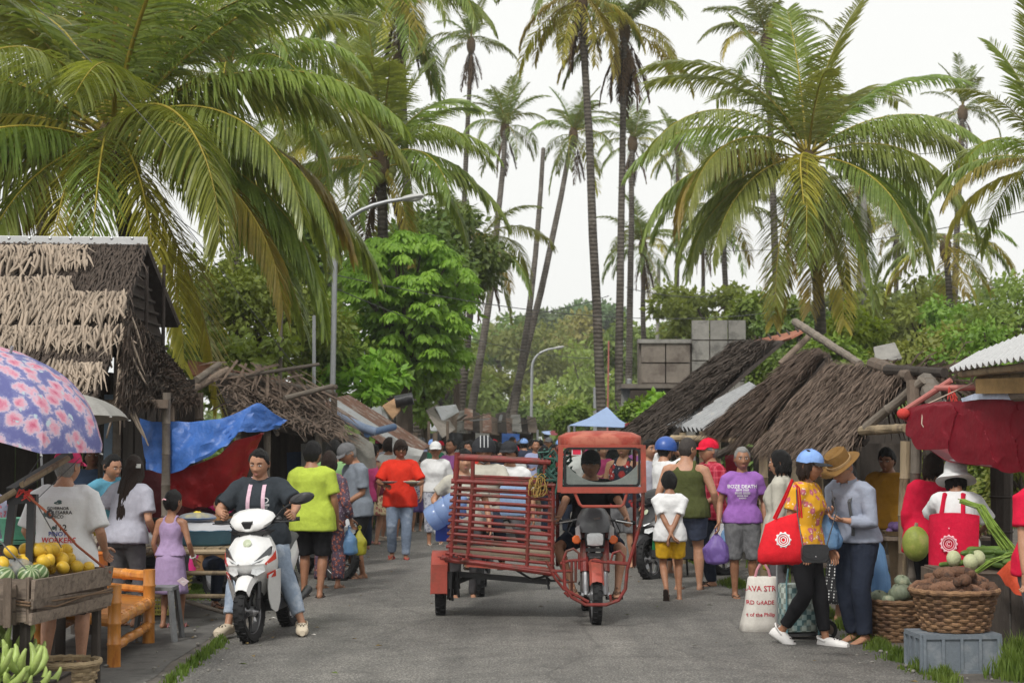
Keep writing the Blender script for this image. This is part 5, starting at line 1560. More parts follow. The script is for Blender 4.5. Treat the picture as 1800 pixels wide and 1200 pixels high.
MB().loft([[Vector((xw+.13*math.cos(a),y,z+.05*math.sin(a))) for a in [2*math.pi*j/10 for j in range(10)]] for y,z in ((1.15,.8),(1.3,.82),(1.75,.86))]).build('seat',m_seat,tri)
MB().loft([[Vector((xw+.12*math.cos(a),.85+.2*math.sin(a),z)) for a in [2*math.pi*j/12 for j in range(12)]] for z in (.28,.36,.5,.62)]).build('engine',m_alu,tri)
for k in range(5):
 MB().lathe([(.125,0),(.125,.008)],14,(xw,.78,.44+.03*k)).build('cooling_fin',m_alu,tri)
MB().tube([(xw,.55,.95),(xw,.9,.6),(xw,1.3,.5),(xw,1.55,.3)],.03,8).build('main_frame',m_blackp,tri)
MB().tube([(xw+.06,.75,.5),(xw+.12,.6,.35),(xw+.13,.9,.25),(xw+.15,1.7,.33)],[.02,.02,.025,.045],9).build('exhaust',m_alu,tri)
MB().tube([(xw-.24,.62,.95),(xw-.14,.56,.97),(xw,.54,.98),(xw+.14,.56,.97),(xw+.24,.62,.95)],.012,8).build('handlebar',m_blackp,tri)
for s in (-1,1):
 MB().tube([(xw+s*.22,.60,.955),(xw+s*.39,.72,.93)],.019,9).build('grip',m_rubber,tri)
 MB().tube([(xw+s*.2,.55,.96),(xw+s*.36,.6,.93)],.008,6).build('lever',m_chrome,tri)
 mb = MB()
 mb.tube([(xw+s*.2,.58,.95),(xw+s*.24,.5,.86),(xw+s*.17,.45,.80),(xw+s*.06,.5,.85)],.006,5)
 mb.build('cable',m_rubber,tri)
# cab: roof, windshield frame, posts
zr0,zr1 = T(1058,786,15.3).z,T(1058,752,15.3).z
xl,xr = T(986,765,15.3).x,T(1131,765,15.3).x
rings = []
for z,k,bow in ((zr0,1.0,0),(zr0+.012,1.015,0),(zr0+.085,1.015,.0),(zr0+.10,1.0,.0),(zr0+.135,.8,0),(zr0+.15,.4,0)):
 cx,hw = (xl+xr)/2,(xr-xl)/2*k
 yc,hd = .52,.58*k
 ring = []
 for j in range(28):
  a = 2*math.pi*j/28
  c_,s_ = math.cos(a),math.sin(a)
  ring.append(Vector((cx+hw*math.copysign(abs(c_)**.38,c_),yc+hd*math.copysign(abs(s_)**.38,s_),z+.006*noise.noise((j,z*9,0)))))
 rings.append(ring)
MB().loft(rings).build('cab_roof',mt('roof_red',(.30,.05,.034),rough=.6,var=.25,scale=5,bump=.1,alt=(.42,.13,.085),altf=.50,spec=.3),tri,sharp=50)
fy =-.06
def fr(px,py,d=15.3):
 p = T(px,py,d)
 return Vector((p.x,fy,p.z))
wl_,wr_,wt_,wb_ = fr(992,783),fr(1127,783),0,0
zt,zb = fr(0,782).z,fr(0,861).z
XL,XR = fr(986,800).x,fr(1131,800).x
for (a,b,w_,nm) in [((XL,zt),(XL-.01,zb-.02),.045,'cab_post'),((XR,zt),(XR+.005,zb-.02),.045,'cab_post'),((XL,zb),(XR,zb),.055,'windshield_sill'),((XL,zt-.012),(XR,zt-.012),.03,'windshield_header')]:
 MB().beam((a[0],fy,a[1]),(b[0],fy,b[1]),w_,w_*.8,up=(0,1,0)).build(nm,m_redlight,tri,smooth=False)
def rrect(x0,x1,z0,z1,r,y,n=5):
 out = []
 for cx,cz,a0 in ((x1-r,z1-r,0),(x0+r,z1-r,90),(x0+r,z0+r,180),(x1-r,z0+r,270)):
  for k in range(n+1):
   a = R(a0+90*k/n)
   out.append(Vector((cx+r*math.cos(a),y,cz+r*math.sin(a))))
 return out
oR,iR = rrect(XL+.025,XR-.025,zb+.025,zt-.02,.05,fy-.02),rrect(XL+.045,XR-.045,zb+.045,zt-.038,.04,fy-.02)
n_ = len(oR)
mb = MB()
vv = oR+iR+[p+Vector((0,.02,0)) for p in oR+iR]
mb.add(vv,[(i,(i+1) % n_,n_+(i+1) % n_,n_+i) for i in range(n_)]+[(n_+i,n_+(i+1) % n_,3*n_+(i+1) % n_,3*n_+i) for i in range(n_)]+[(i,2*n_+i,2*n_+(i+1) % n_,(i+1) % n_) for i in range(n_)])
mb.build('window_gasket',m_rubber,tri,smooth=False)
mb = MB()
q = [p+Vector((0,.012,0)) for p in iR]
mb.add(q+[p+Vector((0,.004,0)) for p in q],[tuple(range(n_)),tuple(range(2*n_-1,n_-1,-1))])
mb.build('windshield',m_glass,tri,smooth=False)
# pale curved band along the lower corners of the glass
rows = []
cx,hw = (XL+XR)/2,(XR-XL)/2-.05
for i in range(25):
 u =-1+2*i/24
 zlow = zb+.05
 rows.append([(cx+u*hw,fy-.004,zlow),(cx+u*hw,fy-.004,zlow+.02+.16*abs(u)**2.4)])
MB().grid(rows,thick=.003).build('glass_sticker',mt('sticker_grey',(.45,.47,.46),rough=.4),tri,smooth=False)
sx,sz = fr(1014,796).x,fr(1014,796).z
MB().grid([[(sx-.045,fy-.008,sz+.05),(sx+.045,fy-.008,sz+.05)],[(sx-.045,fy-.008,sz-.02),(sx+.045,fy-.008,sz-.02)]],thick=.003).build('sticker',mt('sticker_white',(.6,.55,.56)),tri,smooth=False)
MB().grid([[(sx-.036,fy-.012,sz+.042),(sx+.036,fy-.012,sz+.042)],[(sx-.036,fy-.012,sz-.012),(sx+.036,fy-.012,sz-.012)]],thick=.002).build('sticker_print',mt('sticker_pink',(.6,.03,.07)),tri,smooth=False)
# lower cab: bracket bar, rear posts, guard loops
MB().tube([fr(1008,860),fr(1019,886),fr(1024,890),fr(1092,890),fr(1097,886),fr(1104,860)],.014,8).build('bracket_bar',m_redlight,tri)
MB().tube([fr(986,863),fr(1131,863)],.02,8).build('cross_bar',m_redp,tri)
for x in (XL,XR):
 MB().tube([(x,1.02,zr0),(x,1.05,.75),(x,1.1,.5)],.018,8).build('rear_post',m_redp,tri)
 MB().tube([(x,fy,zr0-.01),(x,1.02,zr0-.01)],.016,8).build('roof_rail',m_redp,tri)
MB().tube([fr(1131,862),fr(1130,905),fr(1118,950),fr(1103,1000),fr(1100,1035),fr(1088,1055),fr(1066,1063),fr(1030,1063),fr(1005,1050),fr(993,1030),fr(991,985)],.016,8).build('guard_bar',m_redp,tri)
MB().tube([fr(1068,987),fr(1104,990)],.012,7).build('guard_stay',m_redp,tri)
MB().tube([fr(1040,985),fr(1060,988),fr(1105,992)],.012,7).build('guard_stay',m_redp,tri)
MB().tube([fr(992,1035),fr(1035,1058)],.014,7).build('guard_stay',m_redp,tri)
MB().tube([fr(1073,1045),fr(1075,1062)],.012,7).build('guard_stay',m_redp,tri)
MB().tube([fr(1074,985),fr(1078,972),fr(1090,968),fr(1098,978),fr(1096,992)],.011,7).build('knee_loop',m_redp,tri)
for k,pl in enumerate([[(985,990),(1000,985),(1030,983)],[(990,985),(996,968),(1008,964),(1018,972),(1018,1000)],[(975,1005),(985,1018),(992,1022),(1012,1022),(1012,985)],[(968,1003),(1008,1003)],[(960,985),(975,1015),(992,1036)],[(1005,985),(1005,1040)],[(992,1040),(1000,1048)]]):
 MB().tube([T(x,y,15.5) for x,y in pl],.013,7).build('side_bracket',m_redp,tri)
MB().box((xw-.12,.75,.27),(.14,.06,.025)).build('footpeg',m_rubber,tri)
MB().box((xw+.19,.62,.24),(.16,.07,.025)).build('footpeg',m_rubber,tri)
# sidecar cage
dF,dB = 15.9,17.25
def cage(px,py):
 return T(px,py,dF)
ctl,ctr,cbl,cbr = cage(797,845),cage(975,853),cage(786,983),cage(973,1003)
dp = Vector((0,dB-dF,0))
NB = 13
for i in range(NB):
 t = i/(NB-1)
 a,b = ctl.lerp(cbl,t),ctr.lerp(cbr,t)
 r_ = .024 if i in (0,NB-1) else .0155
 jw = Vector((0,0,.006*noise.noise((i*1.7,0,0))))
 MB().tube([a-Vector((.02,0,0)),a.lerp(b,.5)+jw,b],r_,8).build('cage_bar',m_redp,tri)
 if i % 2 == 0:
  MB().tube([a+dp,b+dp],r_*.9,7).build('cage_bar',m_redp,tri)
 MB().tube([a,a+dp],r_*.9,7).build('cage_bar',m_redp,tri)
 MB().tube([b,b+dp],r_*.9,7).build('cage_bar',m_redp,tri)
for u in (0.03,.19,.75,.985):
 a,b = ctl.lerp(ctr,u),cbl.lerp(cbr,u)
 MB().tube([a,b-Vector((0,0,.02))],.019,8).build('cage_upright',m_redp,tri)
 MB().tube([a+dp,b+dp],.017,8).build('cage_upright',m_redp,tri)
tl,tr_ = cage(804,804),cage(968,813)
MB().tube([tl,tl.lerp(tr_,.5),tr_],.026,9).build('top_rail',m_redp,tri)
MB().tube([tl+Vector((0,0,.05)),ctl+Vector((.02,0,-.02))],.026,8).build('corner_post',m_redp,tri)
for px in (831,958):
 MB().tube([cage(px,808),cage(px,850)],.02,8).build('rail_post',m_redp,tri)
mr = [cage(832,836),cage(972,842)]
MB().tube(mr,.013,7).build('mid_rail',m_redp,tri)
MB().tube([tl,tl+dp],.022,8).build('top_rail',m_redp,tri)
MB().tube([tl+dp,tr_+dp],.022,8).build('top_rail',m_redp,tri)
for k in range(7):
 t = (k+.5)/7
 a = cbl+dp*t+Vector((0,0,.02))
 MB().box(((a.x+cbr.x)/2,a.y,a.z),(cbr.x-cbl.x,.16,.018),(0,R(3.3),0)).build('floor_plank',m_bamboo,tri,smooth=False)
# base frame, axle, fender
MB().tube([cage(776,978),cage(800,985),cage(835,988),cage(975,1008)],.026,8).build('base_rail',m_redp,tri)
MB().beam(cage(820,990),cage(960,1001),.02,.055).build('base_plate',m_redlight,tri,smooth=False)
MB().beam(T(800,1008,16.4),T(966,1022,16.2),.06,.05).build('chassis_beam',m_blackp,tri,smooth=False)
MB().tube([T(775,1033,16.5),T(830,1012,16.5)],.025,8).build('axle',m_blackp,tri)
for pl in ([(905,1000),(935,1018),(975,1008)],[(960,1008),(965,1035)],[(945,1000),(968,1020),(1000,1020)]):
 MB().tube([T(x,y,16.0) for x,y in pl],.012,6).build('strut',m_blackp,tri)
mb = MB()
for k in range(22):
 a = T(792+rnd(-6,12),1004,16.3+rnd(-.1,.1))
 mb.tube([a,a-Vector((rnd(-.02,.02),0,rnd(.12,.28)))],.012,5)
mb.build('mud_flap',m_rubber,tri)
rows = []
for i in range(11):
 a = R(-5+i*19)
 rr_ = .335
 y,z = 1.15-math.cos(a)*rr_,.28+math.sin(a)*rr_*1.06
 rows.append([(swx-.085,y,z),(swx-.08,y-.008,z+.01),(swx+.06,y-.008,z+.01),(swx+.075,y,z)])
MB().grid(rows,thick=.006).build('wheel_fender',m_redlight,tri,sharp=60)
fz = [Vector((swx,1.15-.34,.28)),]
MB().box((swx-.0,.81,.40),(.15,.012,.27)).build('fender_flap',m_redlight,tri,smooth=False)
mb = MB()
for k in range(14):
 mb.lathe([(.012,-.004),(.017,0),(.012,.004)],8,cage(772+k*4.3,977+4*math.sin(k*.8))-Vector((0,.05,0)),Euler((k*1.5,k,0)).to_matrix())
mb.build('chain',m_redp,tri)
# a coil of rope and a net tied to the rail
rp = thing('rope_coil','frayed yellow rope tied round the sidecar top bar','rope',T(945,850,15.85)+Vector((0,Y0,0)),scale=.75)
mb = MB()
for k in range(26):
 a0 = rnd(0,6.28)
 c = Vector((rnd(-.06,.08),rnd(-.03,.02),rnd(-.12,.06)))
 q = [c+Vector((.06*math.cos(a0+t),.03*math.sin(a0*2+t*1.3),.07*math.sin(a0+t*1.2))) for t in np.linspace(0,3.5,7)]
 mb.tube(q,.006,5)
mb.build('strands',mt('rope_yellow',(.36,.24,.07),rough=.9,var=.3,scale=30),rp)
bn = MB()
rs_ = random.Random(4)
for k in range(34):
 c = Vector((rs_.uniform(-.13,.13),rs_.uniform(-.06,.06),rs_.uniform(-.16,.14)))
 q = [c+Vector((rs_.uniform(-.08,.08),rs_.uniform(-.04,.04),rs_.uniform(-.08,.08))) for _ in range(5)]
 bn.tube(q,.012,5)
bo = bn.build('net_bundle',mt('net_green',(.05,.12,.10),rough=.85,var=.4,scale=30),label='dark green net bundle hung between the cage rail and the cab',cat='net')
bo.location = T(975,825,15.95)+Vector((0,Y0,0))
# ---- motorcycle and jugs behind the sidecar
mc = thing('motorcycle','motorcycle with blue water containers following behind the sidecar','motorcycle',(P(846,765,18.6).x,18.4,0))
wheel(mc,(0,0,.28),.28,.08,0,spokes=16,rim=.75)
wheel(mc,(0,1.25,.28),.28,.09,0,spokes=16,rim=.75)
for s in (-1,1):
 MB().tube([(s*.08,0,.28),(s*.08,.2,.85)],.024,8).build('fork',m_blackp,mc)
 MB().tube([(s*.12,.2,1.0),(s*.36,.3,1.02)],.017,8).build('grip',m_rubber,mc)
MB().ell((0,.1,.9),(.13,.08,.12)).build('headlamp',m_lens,mc)
MB().ell((0,.5,.82),(.14,.25,.1)).build('fuel_tank',m_redst,mc)
MB().loft([[Vector((.13*math.cos(a),y,.82+.05*math.sin(a))) for a in [2*math.pi*j/10 for j in range(10)]] for y in (.7,1.0,1.5)]).build('seat',m_seat,mc)
MB().box((0,.55,.48),(.26,.5,.34)).build('engine',m_alu,mc)
MB().beam((-.45,1.1,.62),(.45,1.1,.62),.05,.04).build('carrier',m_steel,mc)
m_jug = mt('jug_blue',(.34,.47,.74),rough=.2,var=.1,scale=4,trans=.5,spec=.6,bump=.05)
m_jug_dk = mt('container_blue',(.03,.075,.42),rough=.3,var=.15,scale=4,spec=.5,bump=.05)
def jug(loc,rot,label,name='water_jug'):
 root = thing(name,label,'water jug',loc)
 root.rotation_euler = rot
 prof = [(.09,0),(.125,.01),(.135,.04),(.135,.12),(.127,.135),(.135,.15),(.135,.24),(.127,.255),(.135,.27),(.135,.34),(.12,.38),(.06,.43),(.032,.445),(.03,.48)]
 MB().lathe(prof,24).build('bottle',m_jug,root)
 MB().lathe([(.034,.475),(.036,.48),(.036,.505),(.03,.51)],16).build('stopper',m_white_cl,root)
 MB().tube([(.1,0,.30),(.155,0,.31),(.16,0,.36),(.11,0,.38)],.012,7).build('handle',m_jug,root)
 return root
jug(P(758,908,17.8)+Vector((-.02,0,-.04)),(R(10),R(58),0),'translucent blue water jug held out beside the sidecar')
ct = thing('water_container','tall square blue water container on the motorcycle side','container',P(783,950,18.0))
MB().loft([[Vector((x,y,z)) for x,y in ((-.1*k,-.1*k),(.1*k,-.1*k),(.1*k,.1*k),(-.1*k,.1*k))] for z,k in ((0,.9),(.02,1),(.15,1),(.16,.94),(.18,1),(.36,1),(.4,.8),(.42,.4))]).build('tank',m_jug_dk,ct,sharp=30)
MB().lathe([(.035,.42),(.035,.46),(.03,.465)],14).build('cap',m_jug_dk,ct)
ct2 = thing('water_container','second blue water container seen through the cage bars','container',P(905,905,18.4))
MB().loft([[Vector((x,y,z)) for x,y in ((-.16*k,-.1*k),(.16*k,-.1*k),(.16*k,.1*k),(-.16*k,.1*k))] for z,k in ((0,.9),(.02,1),(.3,1),(.34,.8))]).build('tank',mt('container_pale',(.25,.36,.55),rough=.3),ct2,sharp=30)
MB().lathe([(.035,.34),(.035,.38),(.03,.385)],14).build('cap',m_jug_dk,ct2)
# ================================================================ people
def skin_mat(name,c):
 m,n,l,b = new_mat(name)
 v = coords(n,l,'Object')
 n1 = noise_node(n,l,v,9,4,.6)
 n2 = noise_node(n,l,v,70,2,.6)
 lo = (c[0]*.72,c[1]*.66,c[2]*.62)
 hi = (min(1,c[0]*1.18),c[1]*1.14,c[2]*1.1)
 f = math_node(n,l,'ADD',math_node(n,l,'MULTIPLY',n1.outputs[0],.7),math_node(n,l,'MULTIPLY',n2.outputs[0],.3))
 l.new(ramp(n,l,f,[(.3,lo),(.7,hi)]),b.inputs['Base Color'])
 b.inputs['Roughness'].default_value = .48
 b.inputs['Specular IOR Level'].default_value = .4
 b.inputs['Subsurface Weight'].default_value = .06
 b.inputs['Subsurface Radius'].default_value = (.02,.008,.004)
 bp = n.new('ShaderNodeBump')
 bp.inputs['Strength'].default_value = .12
 bp.inputs['Distance'].default_value = .01
 l.new(n2.outputs[0],bp.inputs['Height'])
 l.new(bp.outputs[0],b.inputs['Normal'])
 return m
SK = {'tan': skin_mat('skin_tan',(.43,.235,.15)),'brown': skin_mat('skin_brown',(.33,.168,.10)),'dark': skin_mat('skin_dark',(.26,.128,.076)),'light': skin_mat('skin_light',(.50,.30,.20))}
m_hair = mt('hair_black',(.010,.009,.009),rough=.58,var=.6,scale=14,stretch=(9,9,1),bump=.9,bscale=70,spec=.3)
m_hair_br = mt('hair_brown',(.030,.017,.012),rough=.55,var=.6,scale=14,stretch=(9,9,1),bump=.9,bscale=70,spec=.3)
m_hair_gr = mt('hair_grey',(.26,.25,.24),rough=.5,var=.4,scale=14,stretch=(9,9,1),bump=.6,bscale=70,spec=.4)
m_hair_sp = mt('hair_cropped',(.05,.042,.038),rough=.7,var=.5,scale=60,bump=.6,bscale=120)
m_eye = mt('eye_white',(.68,.65,.62),rough=.25,var=.05,bump=0)
m_iris = mt('iris_dark',(.012,.008,.006),rough=.15,var=.1,bump=0)
m_lip = mt('lip',(.36,.15,.12),rough=.45,var=.15,bump=0)
m_brow = mt('eyebrow',(.02,.015,.012),rough=.8,bump=0)
SKC = {'tan': 1,'brown': .75,'dark': .55,'light': 1.2}
def smooth(x,a,b):
 t = min(1,max(0,(x-a)/(b-a)))
 return t*t*(3-2*t)
def head_geo(female=False,age=0):
 """head with jaw, brow, sockets, nose, lips, chin; centred between chin and crown, facing -Y"""
 rx,ry,rz = (.073,.093,.112) if female else (.076,.096,.115)
 NU,NV = 40,30
 V,Fc = [],[]
 g = lambda x,s: math.exp(-(x/s)**2)
 for i in range(NV+1):
  th = math.pi*min(max(i/NV,.02),.98)
  z0 =-math.cos(th)
  for j in range(NU):
   # columns denser at the face
   a = 2*math.pi*j/NU
   a = a-.35*math.sin(a)
   x0,y0 = math.sin(th)*math.sin(a),-math.sin(th)*math.cos(a)
   x,y,z = rx*x0,ry*y0,rz*z0
   if z < 0:
    k = (-z/rz)
    x *= 1-.26*k**1.6
    if y > 0:
     y *= 1-.38*k
   if y < 0:
    y *= 1-.06*g(z-.01,.06)
   if y <-.01:
    fx = abs(x)
    d = 0
    if z < .034 and z >-.046:
     t = (0.034-z)/.058
     sh = (t**1.2 if t <= 1 else max(0,1-(t-1)/.3))
     d += .021*sh*g(x,.0105+.006*min(t,1))
     d += .007*g(fx-.014,.007)*g(z+.026,.009)
    d -= .011*g(fx-.031,.015)*g(z-.012,.011)
    d += .006*g(fx-.028,.022)*g(z-.034,.009)
    d += .005*g(fx-.043,.018)*g(z+.016,.02)
    d += .0075*g(x,.02)*(g(z+.052,.006)+.9*g(z+.065,.007))
    d -= .006*g(x,.024)*g(z+.0585,.0035)
    d -= .004*g(x,.022)*g(z+.076,.006)
    d += .008*g(x,.02)*g(z+.097,.014)
    if age:
     d -= .004*age*g(fx-.028-.25*(-.03-z),.006)*smooth(-z,.02,.04)
     d -= .003*age*g(fx-.052,.02)*g(z+.05,.022)
    y -= d
   V.append((x,y,z))
 for i in range(NV):
  for j in range(NU):
   k = (j+1) % NU
   Fc.append((i*NU+j,i*NU+k,(i+1)*NU+k,(i+1)*NU+j))
 Fc.append(tuple(reversed(range(NU))))
 Fc.append(tuple(range(NV*NU,(NV+1)*NU)))
 return V,Fc
HEADS = {}
def hand_geo(mb,M,o,s,side,curl=.35,spread=.0,mi=0):
 """palm and five fingers; local frame: -Z along the hand, X across towards the thumb side * side, -Y palm side"""
 def W(p):
  return o+M @ (Vector(p)*s)
 rings = []
 for z,wx,wy in ((.02,.024,.019),(0,.026,.019),(-.03,.036,.017),(-.06,.041,.0155),(-.085,.040,.013),(-.092,.034,.009)):
  rings.append([W((wx*math.cos(a),wy*math.sin(a),z)) for a in [2*math.pi*j/10 for j in range(10)]])
 mb.loft(rings,mi=mi)
 for k,(x,L,r) in enumerate(((.030,.072,.0088),(.0105,.080,.0092),(-.0095,.074,.0088),(-.029,.058,.0078))):
  x *= side
  p = Vector((x,0,-.078))
  ang = 0
  pts,rad = [p+Vector((0,0,.025)),p],[r*1.05,r*1.05]
  for seg,f in enumerate((.44,.31,.25)):
   ang += curl*(1.0+.12*k)*(.75 if seg == 0 else 1.0)
   p = p+Vector((x*.25*spread,-math.sin(ang)*L*f,-math.cos(ang)*L*f))
   pts.append(p)
   rad.append(r*(1-.1*(seg+1)))
  mb.tube([W(q) for q in pts],[q*s for q in rad],7,mi=mi)
 p0 = Vector((.024*side,-.006,-.018))
 ang = .55+.4*curl
 p1 = p0+Vector((.026*side,-.012,-.03))
 p2 = p1+Vector((.012*side*(1-curl),-.012-.012*curl,-.03))
 p3 = p2+Vector((-.004*side,-.010-.006*curl,-.022))
 mb.tube([W(q) for q in (p0-Vector((.012*side,0,-.01)),p0,p1,p2,p3)],[q*s for q in (.012,.0135,.0115,.0105,.008)],7,mi=mi)
def ik(a,t,l1,l2,pole):
 d = t-a
 L = min(d.length,(l1+l2)*.999)
 L = max(L,abs(l1-l2)*1.02+1e-4)
 d.normalize()
 x = (l1*l1-l2*l2+L*L)/(2*L)
 h = math.sqrt(max(0,l1*l1-x*x))
 p = Vector(pole)
 p = p-d*p.dot(d)
 p = p.normalized() if p.length > 1e-5 else d.orthogonal().normalized()
 return a+d*x+p*h,a+d*L
def look_frame(z_to,x_hint):
 """rotation whose -Z axis points along z_to"""
 z =-Vector(z_to).normalized()
 x = Vector(x_hint)
 x = (x-z*x.dot(z))
 x = x.normalized() if x.length > 1e-5 else z.orthogonal().normalized()
 y = z.cross(x)
 return Matrix((x,y,z)).transposed()
def wrinkle(co,q,amp,seed,vert=1.0):
 n = vnormals(co,q)
 out = np.empty(len(co),np.float32)
 for i,(x,y,z) in enumerate(co):
  a = noise.noise((x*7+z*2.5+seed,y*7,z*2.2*vert))
  b_ = noise.noise((x*9-z*6,y*9+seed,z*4*vert+5))
  out[i] = 1.2*(1-abs(a))**4+.8*(1-abs(b_))**5-.7+.5*noise.noise((x*4,y*4+seed,z*3))
 return co+n*(out*amp)[:,None]
TORSO_M = [(-.10,.115,.085,.0),(-.05,.150,.10,.004),(0,.158,.108,.006),(.07,.150,.102,.002),(.15,.143,.098,-.002),(.22,.148,.102,-.004),(.30,.160,.108,-.004),(.37,.168,.106,0),(.43,.168,.092,.004),(.475,.140,.074,.008),(.51,.085,.062,.010),(.545,.056,.056,.006)]
TORSO_F = [(-.10,.125,.09,.004),(-.05,.165,.112,.012),(0,.170,.118,.014),(.07,.152,.106,.004),(.15,.130,.094,-.002),(.22,.134,.100,-.008),(.30,.148,.118,-.018),(.36,.152,.112,-.010),(.42,.150,.088,.0),(.465,.128,.070,.006),(.505,.072,.056,.008),(.54,.048,.050,.004)]
def person(label,cat,at,H=1.62,yaw=0,sex='m',w=1.0,belly=0.0,pelz=None,pel=(0,0),lean=0,side=0,twist=0,head=(0,0,0),LH=None,RH=None,LF=None,RF=None,Lp=None,Rp=None,LK=None,RK=None,footyaw=(8,-8),curl=(.35,.35),handx=(None,None),skin='brown',hair='short',hairm=None,top=None,bottom=None,skirt=None,shoes=None,hat=None,face=True,vox=.014,age=0,group=None,glasses=False,vest=False,foottilt=(0,0),z0=0.0,hairlen=.5,headsc=1.0):
 """one figure. Positions in metres for a height of 1.65, in the figure's own frame (x to the picture's right when yaw = 0, facing -y)."""
 sc = H/1.65
 pr = random.Random(label)
 if LF is None and RF is None and pelz is None:
  sd_ = pr.choice((-1,1))  # weight on one leg
  pel = (pel[0]+sd_*.025,pel[1])
  side = side-sd_*pr.uniform(1,3)
  twist = twist+pr.uniform(-7,7)
  LF,RF = [(s*.10+pr.uniform(-.02,.02),.02+(-pr.uniform(.02,.11) if s != sd_ else pr.uniform(0,.03)),0) for s in (-1,1)]
  footyaw = tuple(f+pr.uniform(-9,9)-s*(8 if s != sd_ else 0)*-1 for f,s in zip(footyaw,(-1,1)))
 jit_ = [Vector((pr.uniform(-.02,.03),pr.uniform(-.07,.03),pr.uniform(-.0,.04))) for _ in range(2)]
 if len(at) == 2:
  at = (at[0],at[1],z0)
 root = thing('person',label,cat,at,R(yaw),group)
 TO = TORSO_F if sex == 'f' else TORSO_M
 pz = pelz if pelz is not None else .885
 pel = Vector((pel[0],pel[1],pz))
 # spine frames
 hs_,cen,ups,fwd,rgt = [],[],[],[],[]
 h =-.12
 p = None
 def ang_at(h):
  t = min(1,max(0,(h+.05)/.32))
  return R(lean)*(.2+.8*t),R(side)*t,R(twist)*min(1,max(0,h/.4))
 tab = {}
 step = .01
 # upwards from the pelvis
 pos = pel.copy()
 hh = 0.0
 tab[0] = pos.copy()
 k = 0
 while hh < .60:
  la,sa,ta = ang_at(hh)
  u = Vector((math.sin(sa),-math.sin(la),math.cos(la)))
  u.normalize()
  pos = pos+u*step
  hh += step
  k += 1
  tab[k] = pos.copy()
 def frame(h):
  la,sa,ta = ang_at(h)
  u = Vector((math.sin(sa),-math.sin(la),math.cos(la))).normalized()
  f = Vector((0,-math.cos(la),-math.sin(la)))
  f = (f-u*f.dot(u)).normalized()
  r = f.cross(u)
  r =-r if r.x < 0 and abs(ta) < 1.5 else r
  # twist
  c_,s_ = math.cos(ta),math.sin(ta)
  f2 = f*c_+r*s_
  r2 = r*c_-f*s_
  if h >= 0:
   i = min(int(h/step),max(tab))
   c = tab[i]+u*(h-i*step)
  else:
   la0,_,_ = ang_at(0)
   c = pel+u*h
  return c,r2,f2,u
 bw = w**.5
 def torso_ring(h,hw,hd,yo,e=0.0,n=20,sq=.85):
  c,r,f,u = frame(h)
  bl = belly*math.exp(-((h-.12)/.12)**2)
  out = []
  for j in range(n):
   a = 2*math.pi*j/n
   ca,sa = math.cos(a),math.sin(a)
   x = math.copysign(abs(ca)**sq,ca)*(hw*(w if h < .3 else (w*.5+.5))+e)
   y = math.copysign(abs(sa)**sq,sa)*(hd*w+e+(bl if sa < 0 else 0))
   out.append(c+r*x-f*(y+yo))
  return out
 def interp(h):
  for a,b in zip(TO,TO[1:]):
   if a[0] <= h <= b[0]:
    t = (h-a[0])/(b[0]-a[0])
    return tuple(a[i]+(b[i]-a[i])*t for i in range(4))
  return TO[0] if h < TO[0][0] else TO[-1]
 # joints
 cs,rs_,fs_,us_ = frame(.43)
 swid = (.165 if sex == 'f' else .182)*(.65+.35*w)
 SH = [cs+rs_*s*swid+us_*.005 for s in (-1,1)]
 HIP = [pel+Vector((s*.088*(.6+.4*w),0,-.02)) for s in (-1,1)]
 hands = [LH,RH]
 poles = [Lp,Rp]
 EL,WR = [],[]
 for i,s in enumerate((-1,1)):
  t = hands[i]
  t = Vector(t) if t is not None else SH[i]+Vector((s*.075,-.045,-.50))+Vector((s*jit_[i].x,jit_[i].y,jit_[i].z))
  e_,w_ = ik(SH[i],t,.275,.245,poles[i] or (s*.45,1,-.25))
  EL.append(e_)
  WR.append(w_)
 KN,AN = [],[]
 feet = [LF,RF]
 kp = [LK,RK]
 for i,s in enumerate((-1,1)):
  t = feet[i]
  t = Vector(t) if t is not None else Vector((s*.105,.02,0))
  t = t+Vector((0,0,.075))
  k_,a_ = ik(HIP[i],t,.41,.395,kp[i] or (s*.12,-1,0))
  KN.append(k_)
  AN.append(a_)
 mbod = MB()
 mbod.loft([torso_ring(*t_) for t_ in TO])
 cn,rn,fn,un = frame(.52)
 hy,hp,hr = [R(x) for x in head]
 nb = cn
 la = R(lean)*.55
 hM = Euler((0,0,hy)).to_matrix() @ Euler((hp,0,0)).to_matrix() @ Euler((0,hr,0)).to_matrix()
 hup = hM @ Vector((0,0,1))
 hfw = hM @ Vector((0,-1,0))
 nd = (un*.6+hup*.4).normalized()
 hsc = headsc*(1.2 if H < 1.35 else 1.12)
 HC = nb+nd*.030+hup*.098*hsc+hfw*.022
 mbod.tube([nb-un*.06,nb,nb+nd*.05,HC-hup*.035+hfw*-.012],[.066*bw,.060*bw,.055*bw,.055*bw],12)
 aw = .55+.45*w
